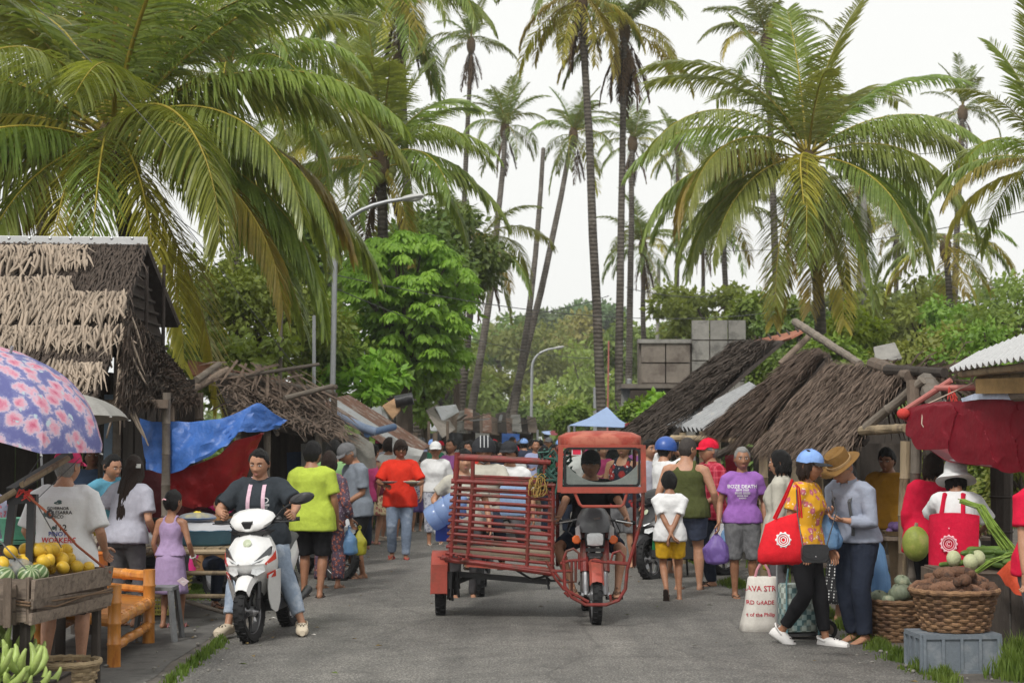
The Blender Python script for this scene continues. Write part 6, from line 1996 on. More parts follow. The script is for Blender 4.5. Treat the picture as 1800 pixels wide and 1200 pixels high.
 for i,s in enumerate((-1,1)):
  sh,el,wr = SH[i],EL[i],WR[i]
  inn = cs+rs_*s*swid*.45+us_*.012
  mbod.tube([inn,sh.lerp(inn,.25)+us_*.004,sh,sh.lerp(el,.25),sh.lerp(el,.6),el,el.lerp(wr,.25),el.lerp(wr,.65),wr,wr+(wr-el).normalized()*.015],[.05*aw,.056*aw,.055*aw,.049*aw,.043*aw,.036*aw,.039*aw,.032*aw,.0245*(.7+.3*w),.023],10)
  hp_,kn,an = HIP[i],KN[i],AN[i]
  d2 = (an-kn).normalized()
  mbod.tube([hp_+Vector((0,0,.06)),hp_,hp_.lerp(kn,.3),hp_.lerp(kn,.7),kn,kn.lerp(an,.28)-Vector((0,0,0)),kn.lerp(an,.6),an-d2*.03,an+d2*.03],[.075*w,.088*w,.080*w,.060*aw,.052*aw,.054*aw,.042*aw,.033,.033],12)
  fy_,tl = R(footyaw[i]),R(foottilt[i])
  fm = Euler((0,0,fy_)).to_matrix() @ Euler((tl,0,0)).to_matrix()
  rings = []
  for y,wx,z1,z0_ in ((.062,.02,.045,.012),(.05,.03,.07,.004),(.015,.034,.085,0),(-.05,.036,.062,0),(-.11,.044,.040,0),(-.15,.044,.028,0),(-.185,.034,.022,.002),(-.195,.02,.014,.004)):
   rings.append([an+fm @ Vector((wx*math.cos(a),y,-.075+(z0_+z1)/2+(z1-z0_)/2*math.sin(a))) for a in [2*math.pi*j/10 for j in range(10)]])
  mbod.loft(rings)
 # unite limbs into one skin, then add the finer head and hands
 sclv = lambda m_: setattr(m_,'v',[tuple(c*sc for c in v) for v in m_.v])
 sclv(mbod)
 co,q = remeshed(mbod,vox,2)
 body = MB()
 body.add(co.tolist(),q.tolist())
 hk = (sex,age)
 if hk not in HEADS:
  HEADS[hk] = head_geo(sex == 'f',age)
 hv,hf = HEADS[hk]
 def HW(p):
  return (HC+hM @ (Vector(p)*hsc))*sc
 body.add([HW(v) for v in hv],hf)
 for s in (-1,1):
  rings = []
  for x,k in ((.066,.8),(.078,1.0),(.088,.9),(.086,.6)):
   rings.append([HW((s*(x-.006),.012+k*.017*math.cos(a)+(x-.07)*.5,-.004+k*.030*math.sin(a))) for a in [2*math.pi*j/10 for j in range(10)]])
  body.loft(rings)
 HMs = []
 for i,s in enumerate((-1,1)):
  d = (WR[i]-EL[i]).normalized()
  xh = handx[i] or ((0,-1,0) if abs(d.y) < .8 else (-s,0,.3))
  M = look_frame(d,xh)
  HMs.append((M,WR[i]*sc))
  hand_geo(body,M,WR[i]*sc,sc,1,curl[i])
 body.build('body',SK[skin],root,sharp=0)
 if face:
  for s in (-1,1):
   mb = MB()
   c = Vector((s*.0305,-.0775,.0115))
   mb.ell(HW(c),Vector((.0145,.009,.0072))*sc*hsc,hM,10,6,0)
   mb.ell(HW(c+Vector((0,-.0052,.0))),Vector((.0058,.0042,.0056))*sc*hsc,hM,8,6,1)
   mb.build('eye',[m_eye,m_iris],root)
   mb = MB()
   mb.tube([HW((s*.014,-.0875,.030)),HW((s*.030,-.088,.0345)),HW((s*.049,-.072,.029))],[.003*sc,.0042*sc,.002*sc],6)
   mb.build('eyebrow',m_brow if hairm is not m_hair_gr else m_hair_gr,root)
   mb = MB()
   mb.tube([HW((s*.018,-.0825,.017)),HW((s*.031,-.0865,.0195)),HW((s*.044,-.077,.0155))],.0022*sc,5)
   mb.build('eyelid',SK[skin],root)
  mb = MB()
  mb.ell(HW((0,-.0925,-.0535)),Vector((.021,.005,.0042))*sc,hM,10,6)
  mb.ell(HW((0,-.0915,-.0625)),Vector((.018,.0055,.005))*sc,hM,10,6)
  mb.build('lips',m_lip,root)
 hm = hairm or m_hair
 # ---- hair
 if hair != 'none':
  mb = MB()
  NU,NV = 40,30
  vv = []
  for k,v in enumerate(hv):
   x,y,z = v
   i,j = divmod(k,NU)
   a = math.atan2(x,-y)  # 0 at the face
   aa = abs(a)
   if hair in ('crop',):
    line,th = .050-.05*smooth(aa,.6,1.2)-.075*smooth(aa,1.4,2.2),.007
   elif hair in ('bob','long'):
    line,th = .062-.05*smooth(aa,.45,.95)-.16*smooth(aa,.95,1.5),.017
   elif hair == 'tied':
    line,th = .073-.058*smooth(aa,.75,1.25)-.085*smooth(aa,1.3,2.1),.014
   elif hair == 'mop':
    line,th = .030-.03*smooth(aa,.5,1.0)-.075*smooth(aa,1.2,1.9),.021
   else:
    line,th = .056-.05*smooth(aa,.55,1.1)-.085*smooth(aa,1.3,2.1),.015
   nz = noise.noise((x*40+at[0]*9,y*40,z*18+3))*.009
   ins = smooth(z+nz*1.5,line-.008,line+.010)
   kk = (1+(th+nz*(.9 if th > .008 else .3))/.095)*ins+.90*(1-ins)
   vv.append(HW((x*kk,y*kk+(.004*ins),z*(1+(kk-1)*.8))))
  mb.add(vv,hf)
  if hair == 'long' or hair == 'bob':
   L = hairlen if hair == 'long' else .13
   rr = random.Random(int(H*1000)+int(at[0]*100))
   nst = 84 if hair == 'long' else 40
   for k in range(nst):
    a = R(-100+200*(k+.5)/nst)
    ln = L*rr.uniform(.7,1.05)*(.72+.28*math.cos(a) if hair == 'long' else 1)
    x,y = math.sin(a)*.078,math.cos(a)*.098
    p0 = Vector((x,y*.9+.01,.01+rr.uniform(-.02,.03)))
    P0 = HC+hM @ p0
    out = (hM @ Vector((x,y,0))).normalized()
    bk =-fs_*1.0
    pts = [P0,P0+Vector((0,0,-.07))+out*.012]
    tgt = cn-fs_*(.105*(math.cos(a)*.6+.4)-.0)+rs_*x*(1.2 if hair == 'long' else 1.3)
    if hair == 'long':
     pts += [Vector((tgt.x,tgt.y,P0.z-.16)),Vector((tgt.x,tgt.y,P0.z-.16))-us_*(ln-.16)*.5-fs_*.02,Vector((tgt.x,tgt.y,P0.z-.16))-us_*(ln-.16)-fs_*.012+rs_*rr.uniform(-.015,.015)]
     mb.tube([q_*sc for q_ in pts],[.016*sc,.018*sc,.017*sc,.013*sc,.003],6)
    else:
     pts += [P0+Vector((0,0,-ln))+out*.004]
     mb.tube([q_*sc for q_ in pts],[.015*sc,.016*sc,.008*sc],6)
  if hair == 'tied':
   mb.ell(HW((0,.118,.0)),Vector((.042,.04,.045))*sc,hM,10,8)
  if hair == 'mop':
   for k in range(26):
    a = R(-75+150*k/25)
    p0 = Vector((math.sin(a)*.085,-math.cos(a)*.098,.052+.02*math.sin(k*3)))
    mb.tube([HW(p0),HW(p0+Vector((math.sin(a)*.004,-.004,-.032-.014*(k % 3))))],[.011*sc,.004*sc],5)
  mb.build('hair',hm,root,sharp=0)
 # ---- clothes
 out = {'root': root,'HW': HW,'WR': [x*sc for x in WR],'HM': HMs,'sc': sc,'frame': frame,'SH': SH,'EL': EL,'HC': HC,'hM': hM}
 if bottom:
  b_ = dict(dict(len=1.0,e=.014,rise=.10,flare=0),**bottom)
  mb = MB()
  hts = [-.115,-.08,-.04,0,.05,b_['rise']]
  mb.loft([torso_ring(h_,interp(h_)[1],interp(h_)[2],interp(h_)[3],b_['e']) for h_ in hts])
  for i in range(2):
   hp_,kn,an = HIP[i],KN[i],AN[i]
   pl = [(hp_+Vector((0,0,.05)),.082*w),(hp_,.093*w),(hp_.lerp(kn,.3),.084*w),(hp_.lerp(kn,.65),.066*aw),(kn,.056*aw),(kn.lerp(an,.3),.056*aw),(kn.lerp(an,.6),.046*aw),(kn.lerp(an,1.0),.040)]
   L = b_['len']
   keep = []
   ln = [0,0,.15,.325,.5,.65,.8,1.0]
   for (pt,r_),t_ in zip(pl,ln):
    if t_ <= L+1e-6:
     keep.append((pt,r_+b_['e']+b_['flare']*t_))
    else:
     break
   nx = len(keep)
   if nx < len(pl):
    t0,t1 = ln[nx-1],ln[nx]
    u = (L-t0)/(t1-t0)
    keep.append((pl[nx-1][0].lerp(pl[nx][0],u),pl[nx-1][1]*(1-u)+pl[nx][1]*u+b_['e']+b_['flare']*L))
   mb.tube([k_[0] for k_ in keep],[k_[1] for k_ in keep],14)
  sclv(mb)
  co,q = remeshed(mb,vox,2)
  co = wrinkle(co,q,.005*sc,at[0]*7,.8)
  g_ = MB()
  g_.add(co.tolist(),q.tolist())
  out['bottom'] = g_.build(b_.get('name','trousers' if b_['len'] > .75 else 'shorts'),b_['mat'],root,sharp=0)
 if skirt:
  k_ = dict(dict(hem=.45,waist=.14,e=.02,flare=.09),**skirt)
  mb = MB()
  rings = []
  for i in range(12):
   t_ = i/11
   z = pel.z+k_['waist']-(pel.z+k_['waist']-k_['hem'])*t_
   h_ = max(-.1,z-pel.z)
   _,hw,hd,yo = interp(max(h_,-.02))
   e = k_['e']+k_['flare']*t_**1.3
   c = frame(max(h_,0))[0] if h_ > 0 else Vector((pel.x,pel.y,z))
   ring = []
   for j in range(40):
    a = 2*math.pi*j/40
    f_ = 1+.05*t_*math.sin(a*9+2*math.sin(a*2))
    ring.append(Vector((c.x+math.cos(a)*(hw*w+e)*f_,c.y+yo*(1 if h_ > 0 else 1)+math.sin(a)*(hd*w+e)*f_,z)))
   rings.append(ring)
  mb.loft(rings)
  sclv(mb)
  out['skirt'] = mb.build('skirt',k_['mat'],root,sharp=0)
 if top:
  t_ = dict(dict(sleeve=.55,hem=-.10,e=.016,neck=.515,flare=.012),**top)
  mb = MB()
  hts = [h_ for h_ in [t_['hem'],t_['hem']+.03,-.04,0,.05,.10,.15,.22,.30,.37,.43,.475] if h_ >= t_['hem']]
  hts = sorted(set(hts+([t_['neck']] if t_['sleeve'] is not None and t_['sleeve'] > 0 else [])))
  if not t_['sleeve']:
   hts = [h_ for h_ in hts if h_ <= .44]
  rings = []
  for h_ in hts:
   _,hw,hd,yo = interp(h_)
   e = t_['e']+t_['flare']*max(0,(.2-h_)/.3)
   if h_ > .46:
    e *= .5
   if sex == 'f' and t_['e'] >= .018:
    hw = max(hw,.150)
   if h_ < .2:  # the hem hangs straight from the hips
    hipw = (.088*(.6+.4*w)+.096*w)/w+(.012 if (bottom or skirt) else 0)
    k_ = 1-smooth(h_,.0,.2)
    hw0,hd0 = interp(max(h_,0))[1:3]
    hw = hw0+(max(hipw,hw0)-hw0)*k_
    hd = max(hd0,interp(0)[2]) if h_ < 0 else hd0
    hd += .010*k_
   if not t_['sleeve'] and h_ > .34:
    hw *= 1-.16*smooth(h_,.34,.44)
   rings.append(torso_ring(h_,hw,hd,yo,e))
  mb.loft(rings)
  if t_['sleeve']:
   for i,s in enumerate((-1,1)):
    sh,el,wr = SH[i],EL[i],WR[i]
    inn = cs+rs_*s*swid*.35+us_*.018
    S = t_['sleeve']
    pl = [(inn,.058*aw),(sh.lerp(inn,.3)+us_*.008,.062*aw),(sh,.060*aw)]
    se = t_.get('se',min(t_['e'],.018))
    if S <= 1:
     pl += [(sh.lerp(el,S*.5),.057*aw),(sh.lerp(el,S),.056*aw+.006)]
    else:
     pl += [(sh.lerp(el,.5),.052*aw),(el,.044*aw),(el.lerp(wr,(S-1)*.5),.044*aw),(el.lerp(wr,min(S-1,.96)),.034)]
    mb.tube([x for x,r_ in pl],[r_+se*.9 for x,r_ in pl],14)
  else:
   for s in (-1,1):
    c1,r1,f1,u1 = frame(.42)
    c2,r2,f2,u2 = frame(.485)
    sx_ = .085 if sex == 'm' else .075
    wd = t_.get('strap',.032)
    mb.tube([c1+r1*s*sx_+f1*.085*w-u1*.02,c2+r2*s*sx_+f2*.05+u2*.005,c2+r2*s*sx_*.95+u2*.028,c2+r2*s*sx_-f2*.06+u2*.0,c1+r1*s*sx_-f1*.088*w-u1*.02],wd,10,flat=.6)
  sclv(mb)
  co,q = remeshed(mb,vox,2)
  co = wrinkle(co,q,t_.get('wr',.006)*sc,at[0]*5+3)
  g_ = MB()
  g_.add(co.tolist(),q.tolist())
  out['top'] = g_.build(t_.get('name','shirt'),t_['mat'],root,sharp=0)
  out['bvh'] = BVHTree.FromPolygons([Vector(c_) for c_ in co],[tuple(f_) for f_ in q])
  if t_.get('collar'):
   mb = MB()
   c2,r2,f2,u2 = frame(.515)
   rows = []
   for i in range(15):
    a = R(-150+300*i/14)+math.pi/2
    d_ = r2*math.cos(a)*.062*bw+(-f2)*math.sin(a)*.06*bw
    o_ = d_.normalized()
    rows.append([(c2+d_-u2*.03+o_*.026)*sc,(c2+d_*1.0+u2*.022+o_*.006)*sc,(c2+d_+u2*.02)*sc])
   mb.grid(rows,thick=.003)
   mb.build('collar',t_['mat'],root)
 # ---- footwear
 if shoes:
  kind,mat = shoes
  for i in range(2):
   fm = Euler((0,0,R(footyaw[i]))).to_matrix() @ Euler((R(foottilt[i]),0,0)).to_matrix()
   mb = MB()
   def FP(x,y,z):
    return (AN[i]+fm @ Vector((x,y,z-.075)))*sc
   if kind in ('flip','sandal'):
    rings = []
    for z in (-.018,-.001):
     rings.append([FP(x,y,z) for x,y in ((.0,.07),(.03,.055),(.034,.0),(.036,-.06),(.048,-.12),(.046,-.17),(.025,-.205),(-.01,-.207),(-.036,-.18),(-.044,-.12),(-.034,-.05),(-.033,.01),(-.026,.055))])
    mb.loft(rings)
    for s in (-1,1):
     mb.tube([FP(0,-.155,.03),FP(s*.03,-.09,.055),FP(s*.04,-.03,.012)],.007*sc,6,flat=.7)
    if kind == 'sandal':
     mb.tube([FP(-.05,-.11,.01),FP(0,-.11,.056),FP(.05,-.11,.01)],.013*sc,6,flat=.5)
     mb.tube([FP(-.045,.0,.02),FP(0,-.03,.09),FP(.045,.0,.02)],.012*sc,6,flat=.5)
    mb.build('sandal',mat,root)
   else:
    rings = []
    for y,wx,z1 in ((.078,.022,.04),(.066,.036,.062),(.03,.044,.068),(-.03,.047,.078),(-.09,.054,.068),(-.15,.056,.052),(-.195,.044,.04),(-.215,.022,.028)):
     rings.append([FP(wx*math.copysign(abs(math.cos(a))**.7,math.cos(a)),y,(z1-.02)/2+(z1+.02)/2*math.copysign(abs(math.sin(a))**.7,math.sin(a))) for a in [2*math.pi*j/14 for j in range(14)]])
    mb.loft(rings)
    o2 = mb.build('shoe',mat,root)
    if kind == 'clog':
     mb = MB()
     mb.tube([FP(-.05,-.02,.05),FP(-.046,.05,.075),FP(0,.082,.085),FP(.046,.05,.075),FP(.05,-.02,.05)],.011*sc,7,flat=.5)
     mb.build('heel_strap',mat,root)
     mb = MB()
     for x,y in ((-.025,-.1),(0,-.11),(.025,-.1),(-.013,-.14),(.013,-.14),(0,-.075)):
      mb.ell(FP(x,y,.068-.1*abs(y+.07)),.0065*sc,nu=6,nv=4)
     mb.build('vent_hole',m_iris,root)
 # ---- headwear
 if hat:
  kind,mat = hat[:2]
  mb = MB()
  if kind in ('cap','capback'):
   tw = 1 if kind == 'cap' else -1
   rings = []
   for t in np.linspace(0,1,9):
    el = t*math.pi/2*.98
    rings.append([HW((math.cos(el)*.088*math.cos(a),.006+math.cos(el)*.107*math.sin(a),.036+.094*math.sin(el)**.9-.012*math.cos(el)*(math.sin(a) > 0))) for a in [2*math.pi*j/24 for j in range(24)]])
   mb.loft(rings)
   mb.ell(HW((0,.005,.131)),.008*sc,nu=6,nv=4)
   for k in range(6):
    a = 2*math.pi*k/6+.26
    mb.tube([HW((math.cos(el)*.0895*math.cos(a),.006+math.cos(el)*.1085*math.sin(a),.036+.0955*math.sin(el)**.9)) for el in np.linspace(.1,1.5,7)],.0018*sc,4)
   mb.build('cap',mat,root)
   mb = MB()
   rows = []
   for i in range(13):
    a = R(-72+144*i/12)
    rows.append([HW((math.sin(a)*.088,tw*(-.006-math.cos(a)*.098),.040)),HW((math.sin(a)*.088,tw*(-.016-math.cos(a)*.135),.036-.010*math.sin(a)**2)),HW((math.sin(a)*.082,tw*(-.024-math.cos(a)*.155),.028-.018*math.sin(a)**2))])
   mb.grid(rows,thick=.004)
   mb.build('brim',hat[2] if len(hat) > 2 else mat,root)
  elif kind == 'bucket':
   rings = [[HW((r_*.92*math.cos(a),.006+r_*1.06*math.sin(a),z+.008*math.sin(a*3+1)*(r_ > .11))) for a in [2*math.pi*j/28 for j in range(28)]] for r_,z in ((.180,-.022),(.183,-.027),(.145,.006),(.112,.030),(.108,.05),(.100,.115),(.088,.140),(.05,.148),(.01,.149))]
   mb.loft(rings,cap=True)
   mb.build('bucket_hat',mat,root)
  elif kind == 'felt':
   rings = [[HW((r_*.9*math.cos(a),.004+r_*1.12*math.sin(a),z+.024*(r_ > .115)*math.cos(a)**2-.03*pinch*math.exp(-(math.cos(a)*3)**2))) for a in [2*math.pi*j/28 for j in range(28)]] for r_,z,pinch in ((.165,.028,0),(.168,.031,0),(.13,.040,0),(.098,.048,0),(.094,.07,0),(.09,.12,0),(.084,.148,.3),(.06,.152,.9),(.02,.140,.8))]
   mb.loft(rings)
   mb.build('felt_hat',mat,root)
   mb = MB()
   mb.loft([[HW((.1*.92*math.cos(a),.004+.1*1.13*math.sin(a),z)) for a in [2*math.pi*j/24 for j in range(24)]] for z in (.05,.07)])
   mb.build('hat_band',hat[2],root)
  elif kind == 'helmet':
   rings = []
   for t in np.linspace(0,1,10):
    el =-.25+t*1.8
    rings.append([HW((math.cos(el)*.118*math.cos(a),.008+math.cos(el)*.132*math.sin(a),.022+.128*math.sin(el))) for a in [2*math.pi*j/24 for j in range(24)]])
   mb.loft(rings)
   mb.build('helmet',mat,root)
   mb = MB()
   for s in (-1,1):
    mb.tube([HW((s*.1,.0,-.01)),HW((s*.08,-.02,-.08)),HW((0,-.05,-.118))],.007*sc,5)
   mb.build('chin_strap',m_blackp,root)
   if len(hat) > 2:
    mb = MB()
    for s in (-.3,0,.3):
     mb.tube([HW((math.sin(s)*.12,.008-.134*math.cos(el),.022+.131*math.sin(el))) for el in np.linspace(.1,1.3,8)],.006*sc,5)
    mb.build('helmet_stripe',hat[2],root)
 if glasses:
  mb = MB()
  for s in (-1,1):
   mb.tube([HW((s*.032+.02*math.cos(a),-.099,.010+.016*math.sin(a))) for a in [2*math.pi*j/12 for j in range(13)]],.002*sc,5)
   mb.tube([HW((s*.052,-.097,.014)),HW((s*.078,-.03,.012)),HW((s*.08,.01,.004))],.002*sc,5)
  mb.tube([HW((-.012,-.099,.012)),HW((.012,-.099,.012))],.002*sc,5)
  mb.build('glasses',m_blackp,root)
 bpy.context.view_layer.update() if False else None
 return out
def wpos(p,local):
 """a point of a figure's frame in the world"""
 r = p['root']
 return Matrix.Translation(r.location) @ r.rotation_euler.to_matrix().to_4x4() @ Vector(local)
def at(px,py):
 g = G(px,py)
 return (g.x,g.y)
def atd(px,d):
 return (P(px,765,d).x,d)
# ---------------------------------------------------------------- patterned cloth
def floral(name,base,c1,c2,scale=22):
 if name in _mats:
  return _mats[name]
 m,n,l,b = new_mat(name)
 v = coords(n,l,'Object')
 wv = mix_node(n,l,.06,v,noise_node(n,l,v,14,3,.6).outputs['Color'])
 vo = n.new('ShaderNodeTexVoronoi')
 vo.inputs['Scale'].default_value = scale
 l.new(wv,vo.inputs['Vector'])
 fl = ramp(n,l,vo.outputs['Distance'],[(.0,(.75,.7,.6)),(.12,c1),(.33,tuple(x*.7 for x in c1)),(.45,base)])
 vo2 = n.new('ShaderNodeTexVoronoi')
 vo2.inputs['Scale'].default_value = scale*2.1
 l.new(wv,vo2.inputs['Vector'])
 mk = ramp(n,l,vo2.outputs['Distance'],[(.22,(1,1,1)),(.3,(0,0,0))])
 pk = ramp(n,l,vo2.outputs['Color'],[(.45,(0,0,0)),(.5,(1,1,1))])
 c = mix_node(n,l,math_node(n,l,'MULTIPLY',mk,pk),fl,c2)
 l.new(c,b.inputs['Base Color'])
 b.inputs['Roughness'].default_value = .85
 b.inputs['Specular IOR Level'].default_value = .15
 _mats[name] = m
 return m
def plaid(name,base,line,sc=28):
 m,n,l,b = new_mat(name)
 v = coords(n,l,'Object')
 sp = n.new('ShaderNodeSeparateXYZ')
 l.new(v,sp.inputs[0])
 f = None
 for k in ('X','Z','Y'):
  s = math_node(n,l,'SINE',math_node(n,l,'MULTIPLY',sp.outputs[k],sc*6.2/2))
  s = ramp(n,l,s,[(.55,(0,0,0)),(.8,(1,1,1))])
  f = s if f is None else math_node(n,l,'ADD',f,s)
 c = mix_node(n,l,math_node(n,l,'MULTIPLY',f,.42),base,line)
 l.new(c,b.inputs['Base Color'])
 b.inputs['Roughness'].default_value = .85
 b.inputs['Specular IOR Level'].default_value = .15
 return m
def dots(name,base,dot,sc=30):
 m,n,l,b = new_mat(name)
 v = coords(n,l,'Object')
 vo = n.new('ShaderNodeTexVoronoi')
 vo.inputs['Scale'].default_value = sc
 vo.inputs['Randomness'].default_value = .15
 l.new(v,vo.inputs['Vector'])
 l.new(ramp(n,l,vo.outputs['Distance'],[(.26,dot),(.32,base)]),b.inputs['Base Color'])
 b.inputs['Roughness'].default_value = .85
 return m
denim = cloth('denim',(.16,.20,.27),alt=(.26,.30,.37),altf=.55)
denim_l = cloth('denim_light',(.27,.33,.42),alt=(.40,.45,.52),altf=.56)
navy = cloth('navy_cloth',(.022,.028,.045))
blackc = cloth('black_cloth',(.016,.016,.018))
char = cloth('charcoal_tee',(.035,.042,.05))
grey_t = cloth('grey_tee',(.19,.215,.25))
white_t = cloth('white_tee',(.70,.70,.70),var=.06)
beige_t = cloth('beige_shirt',(.44,.42,.36),var=.1)
red_t = cloth('red_tee',(.62,.035,.018))
crim = cloth('crimson_cloth',(.56,.012,.045))
neon = cloth('neon_tee',(.42,.52,.07))
green_t = cloth('green_tee',(.22,.38,.17))
olive = cloth('olive_vest',(.075,.085,.03))
purple_t = cloth('purple_tee',(.30,.13,.42))
lilac = cloth('lilac_dress',(.37,.27,.44))
teal = cloth('teal_tee',(.10,.29,.40))
grey_l = cloth('pale_grey_top',(.37,.37,.43))
greyd = cloth('dark_grey_trousers',(.10,.095,.10))
grey_s = cloth('grey_shorts',(.10,.10,.105),alt=(.15,.15,.155))
yel_s = cloth('yellow_shorts',(.62,.36,.02))
brown_t = cloth('brown_shirt',(.25,.13,.055))
khaki = cloth('khaki_trousers',(.22,.16,.10))
dshirt = cloth('denim_shirt',(.10,.15,.25))
stripe_sh = cloth('pale_striped_shirt',(.30,.33,.41),var=.1)
maroon_t = cloth('maroon_top',(.10,.018,.03))
m_pinkcap = cloth('pink_cap',(.58,.05,.14))
m_redcap = cloth('red_cap',(.64,.015,.045))
m_bluecap = cloth('light_blue_cap',(.22,.36,.68))
m_greycap = cloth('grey_cap',(.14,.14,.145))
m_felt = cloth('brown_felt',(.19,.105,.035))
m_hatw = cloth('white_hat',(.68,.68,.68),var=.06)
m_darkcap = cloth('dark_cap',(.035,.036,.04))
m_clog = mt('clog_cream',(.58,.50,.38),rough=.6,var=.08)
m_clogw = mt('clog_white',(.72,.70,.68),rough=.6,var=.08)
m_flip = mt('flip_dark',(.05,.035,.03),rough=.7)
m_flip_br = mt('sandal_brown',(.20,.12,.08),rough=.7)
m_flip_pk = mt('flip_pink',(.55,.22,.25),rough=.6)
m_flip_red = mt('flip_red',(.42,.05,.05),rough=.6)
m_flip_wh = mt('sandal_tan',(.5,.42,.34),rough=.6)
m_print = mt('print_black',(.02,.02,.022),rough=.7,bump=0)
m_print_w = mt('print_white',(.74,.74,.74),rough=.7,bump=0)
m_print_b = mt('print_blue',(.03,.05,.3),rough=.7,bump=0)
m_print_r = mt('print_red',(.5,.03,.03),rough=.7,bump=0)
m_print_p = mt('print_pink',(.78,.45,.5),rough=.7,bump=0)
X,Z = Vector((1,0,0)),Vector((0,0,1))
# ---- woman on the scooter (her frame sits at the scooter's seat)
def on(root,y,z=0):
 return root.matrix_world if False else Matrix.Translation(root.location) @ root.rotation_euler.to_matrix().to_4x4() @ Vector((0,y,z))
b0 = on(sc_main,.80)
g_l,g_r = G(399,1122),G(533,1119)
yw =-6
def loc_in(pt,base,yaw,sc):
 d = Matrix.Rotation(-R(yaw),3,'Z') @ (Vector(pt)-Vector(base))
 return d/sc
base = Vector((b0.x-.13,b0.y-.05,0))
s_ = 1.64/1.65
hL = Matrix.Translation(sc_main.location) @ sc_main.rotation_euler.to_matrix().to_4x4() @ (Vector((0,.2,.93))+Matrix.Rotation(R(-6),3,'Z') @ Vector((-.32,.17,.13)))
hR = Matrix.Translation(sc_main.location) @ sc_main.rotation_euler.to_matrix().to_4x4() @ (Vector((0,.2,.93))+Matrix.Rotation(R(-6),3,'Z') @ Vector((.32,.17,.13)))
lf,rf = loc_in(g_l,base,yw,s_),loc_in(g_r,base,yw,s_)
lf.z = rf.z = .018
rider = person('woman in a charcoal t-shirt and jeans sitting astride the white scooter','woman',(base.x,base.y),1.64,yw,'f',1.34,belly=.02,pelz=.86,lean=4,head=(-4,16,3),LH=loc_in(hL,base,yw,s_),RH=loc_in(hR,base,yw,s_),Lp=(-1,.6,-.5),Rp=(1,.6,-.5),LF=lf,RF=rf,LK=(-1.3,-.8,.1),RK=(.55,-1,.1),footyaw=(-12,14),curl=(.95,.95),handx=((.5,0,1),(-.5,0,1)),skin='tan',hair='tied',top=dict(mat=char,sleeve=.78,hem=-.06,e=.018),bottom=dict(mat=denim_l,len=.90,e=.016),shoes=('clog',m_clog),vox=.0125)
r_ = rider['root']
o_ = wpos(rider,(0,0,0))
inv = lambda v: v
fr_c,fr_r,fr_f,fr_u = rider['frame'](.33)
text_on('shirt_print',[('IIIIIIIIIII',.026,.085,-.03),('IIIIIIIIIIIII',.012,.088,-.052)],m_print_w,r_,rider['bvh'],fr_c*s_,fr_r,fr_u,fr_f)
mb = MB()
q = [fr_c*s_+fr_r*(.085+.026*math.cos(a))+fr_u*(.012+.022*math.sin(a)) for a in np.linspace(0,6.28,13)]
q = [(rider['bvh'].ray_cast(p_+fr_f*.4,-fr_f)[0] or p_)+fr_f*.004 for p_ in q]
mb.tube(q,.004,5)
mb.build('shirt_emblem',m_print_w,r_)
mb = MB()
for s in (-1,1):
 row = []
 for k in range(10):
  t = k/9
  h_ = .50-.40*t
  c_,rr_,f_,u_ = rider['frame'](h_)
  cc = c_*s_+rr_*s*(.062+.012*t)
  hit = rider['bvh'].ray_cast(cc+f_*.5,-f_)
  p_ = (hit[0] if hit[0] is not None else cc)+f_*.008
  if k == 0:
   p_ = cc+u_*.03
  row.append([p_-rr_*.017,p_+rr_*.017])
 mb.grid(row,thick=.003)
mb.build('towel_strap',mt('strap_pink',(.62,.42,.5),var=.2,scale=30),r_)
# ---- tricycle driver
dsc = 1.62/1.65
db = Vector((xw,Y0+1.18,0))
hl = Vector((xw-.34,Y0+.69,.94))-db
hr_ = Vector((xw+.34,Y0+.69,.94))-db
person('driver of the red tricycle in a black cap behind the windshield','man',(db.x,db.y),1.62,0,'m',1.12,belly=.03,pelz=.84,lean=6,head=(-4,4,0),LH=hl/dsc,RH=hr_/dsc,Lp=(-1,.4,-.6),Rp=(1,.4,-.6),LF=(-.20,-.36,.26),RF=(.23,-.50,.25),LK=(-1.2,-1,.5),RK=(1.0,-1,.5),curl=(1,1),handx=((.5,0,1),(-.5,0,1)),skin='tan',hair='short',hat=('cap',m_darkcap),top=dict(mat=blackc,sleeve=.7,e=.02),bottom=dict(mat=navy,len=.42,e=.02),shoes=('sandal',m_flip_br),vox=.014)
# ---- people coming up the street
a = person('man in a bright red t-shirt and jeans carrying two plates','man',at(703,985),1.66,4,'m',1.02,head=(6,4,0),LH=(-.20,-.30,1.06),RH=(.20,-.30,1.06),Lp=(-.8,1,-.3),Rp=(.8,1,-.3),LF=(-.11,-.02,.04),RF=(.08,-.12,0),footyaw=(-14,8),foottilt=(12,0),curl=(.5,.5),handx=((-1,0,0),(1,0,0)),skin='dark',hair='mop',hairm=m_hair_br,top=dict(mat=red_t,sleeve=.85,hem=-.14,e=.03,flare=.02),bottom=dict(mat=denim,len=.98,e=.02),shoes=('flip',m_flip_red),vox=.017,age=.8)
for i,lb in ((0,'shallow plate of food in the red shirt man\'s lower hand'),(1,'white plate piled with rice held by the man in red')):
 M_,o_ = a['HM'][i]
 p_ = wpos(a,o_+M_ @ Vector((0,0,-.10))+Vector((0,0,.045)))
 pl = thing('food_plate',lb,'plate',p_)
 MB().lathe([(.04,-.012),(.06,-.012),(.115,.012),(.122,.016),(.118,.018),(.06,-.004),(.0,-.004)],24).build('plate',m_white_cl if i else m_alu,pl)
 MB().ell((0,0,.004),(.085,.085,.03 if i else .015)).build('food',mt('rice',(.62,.58,.48) if i else (.35,.26,.16),scale=40,var=.2,bump=.6),pl)
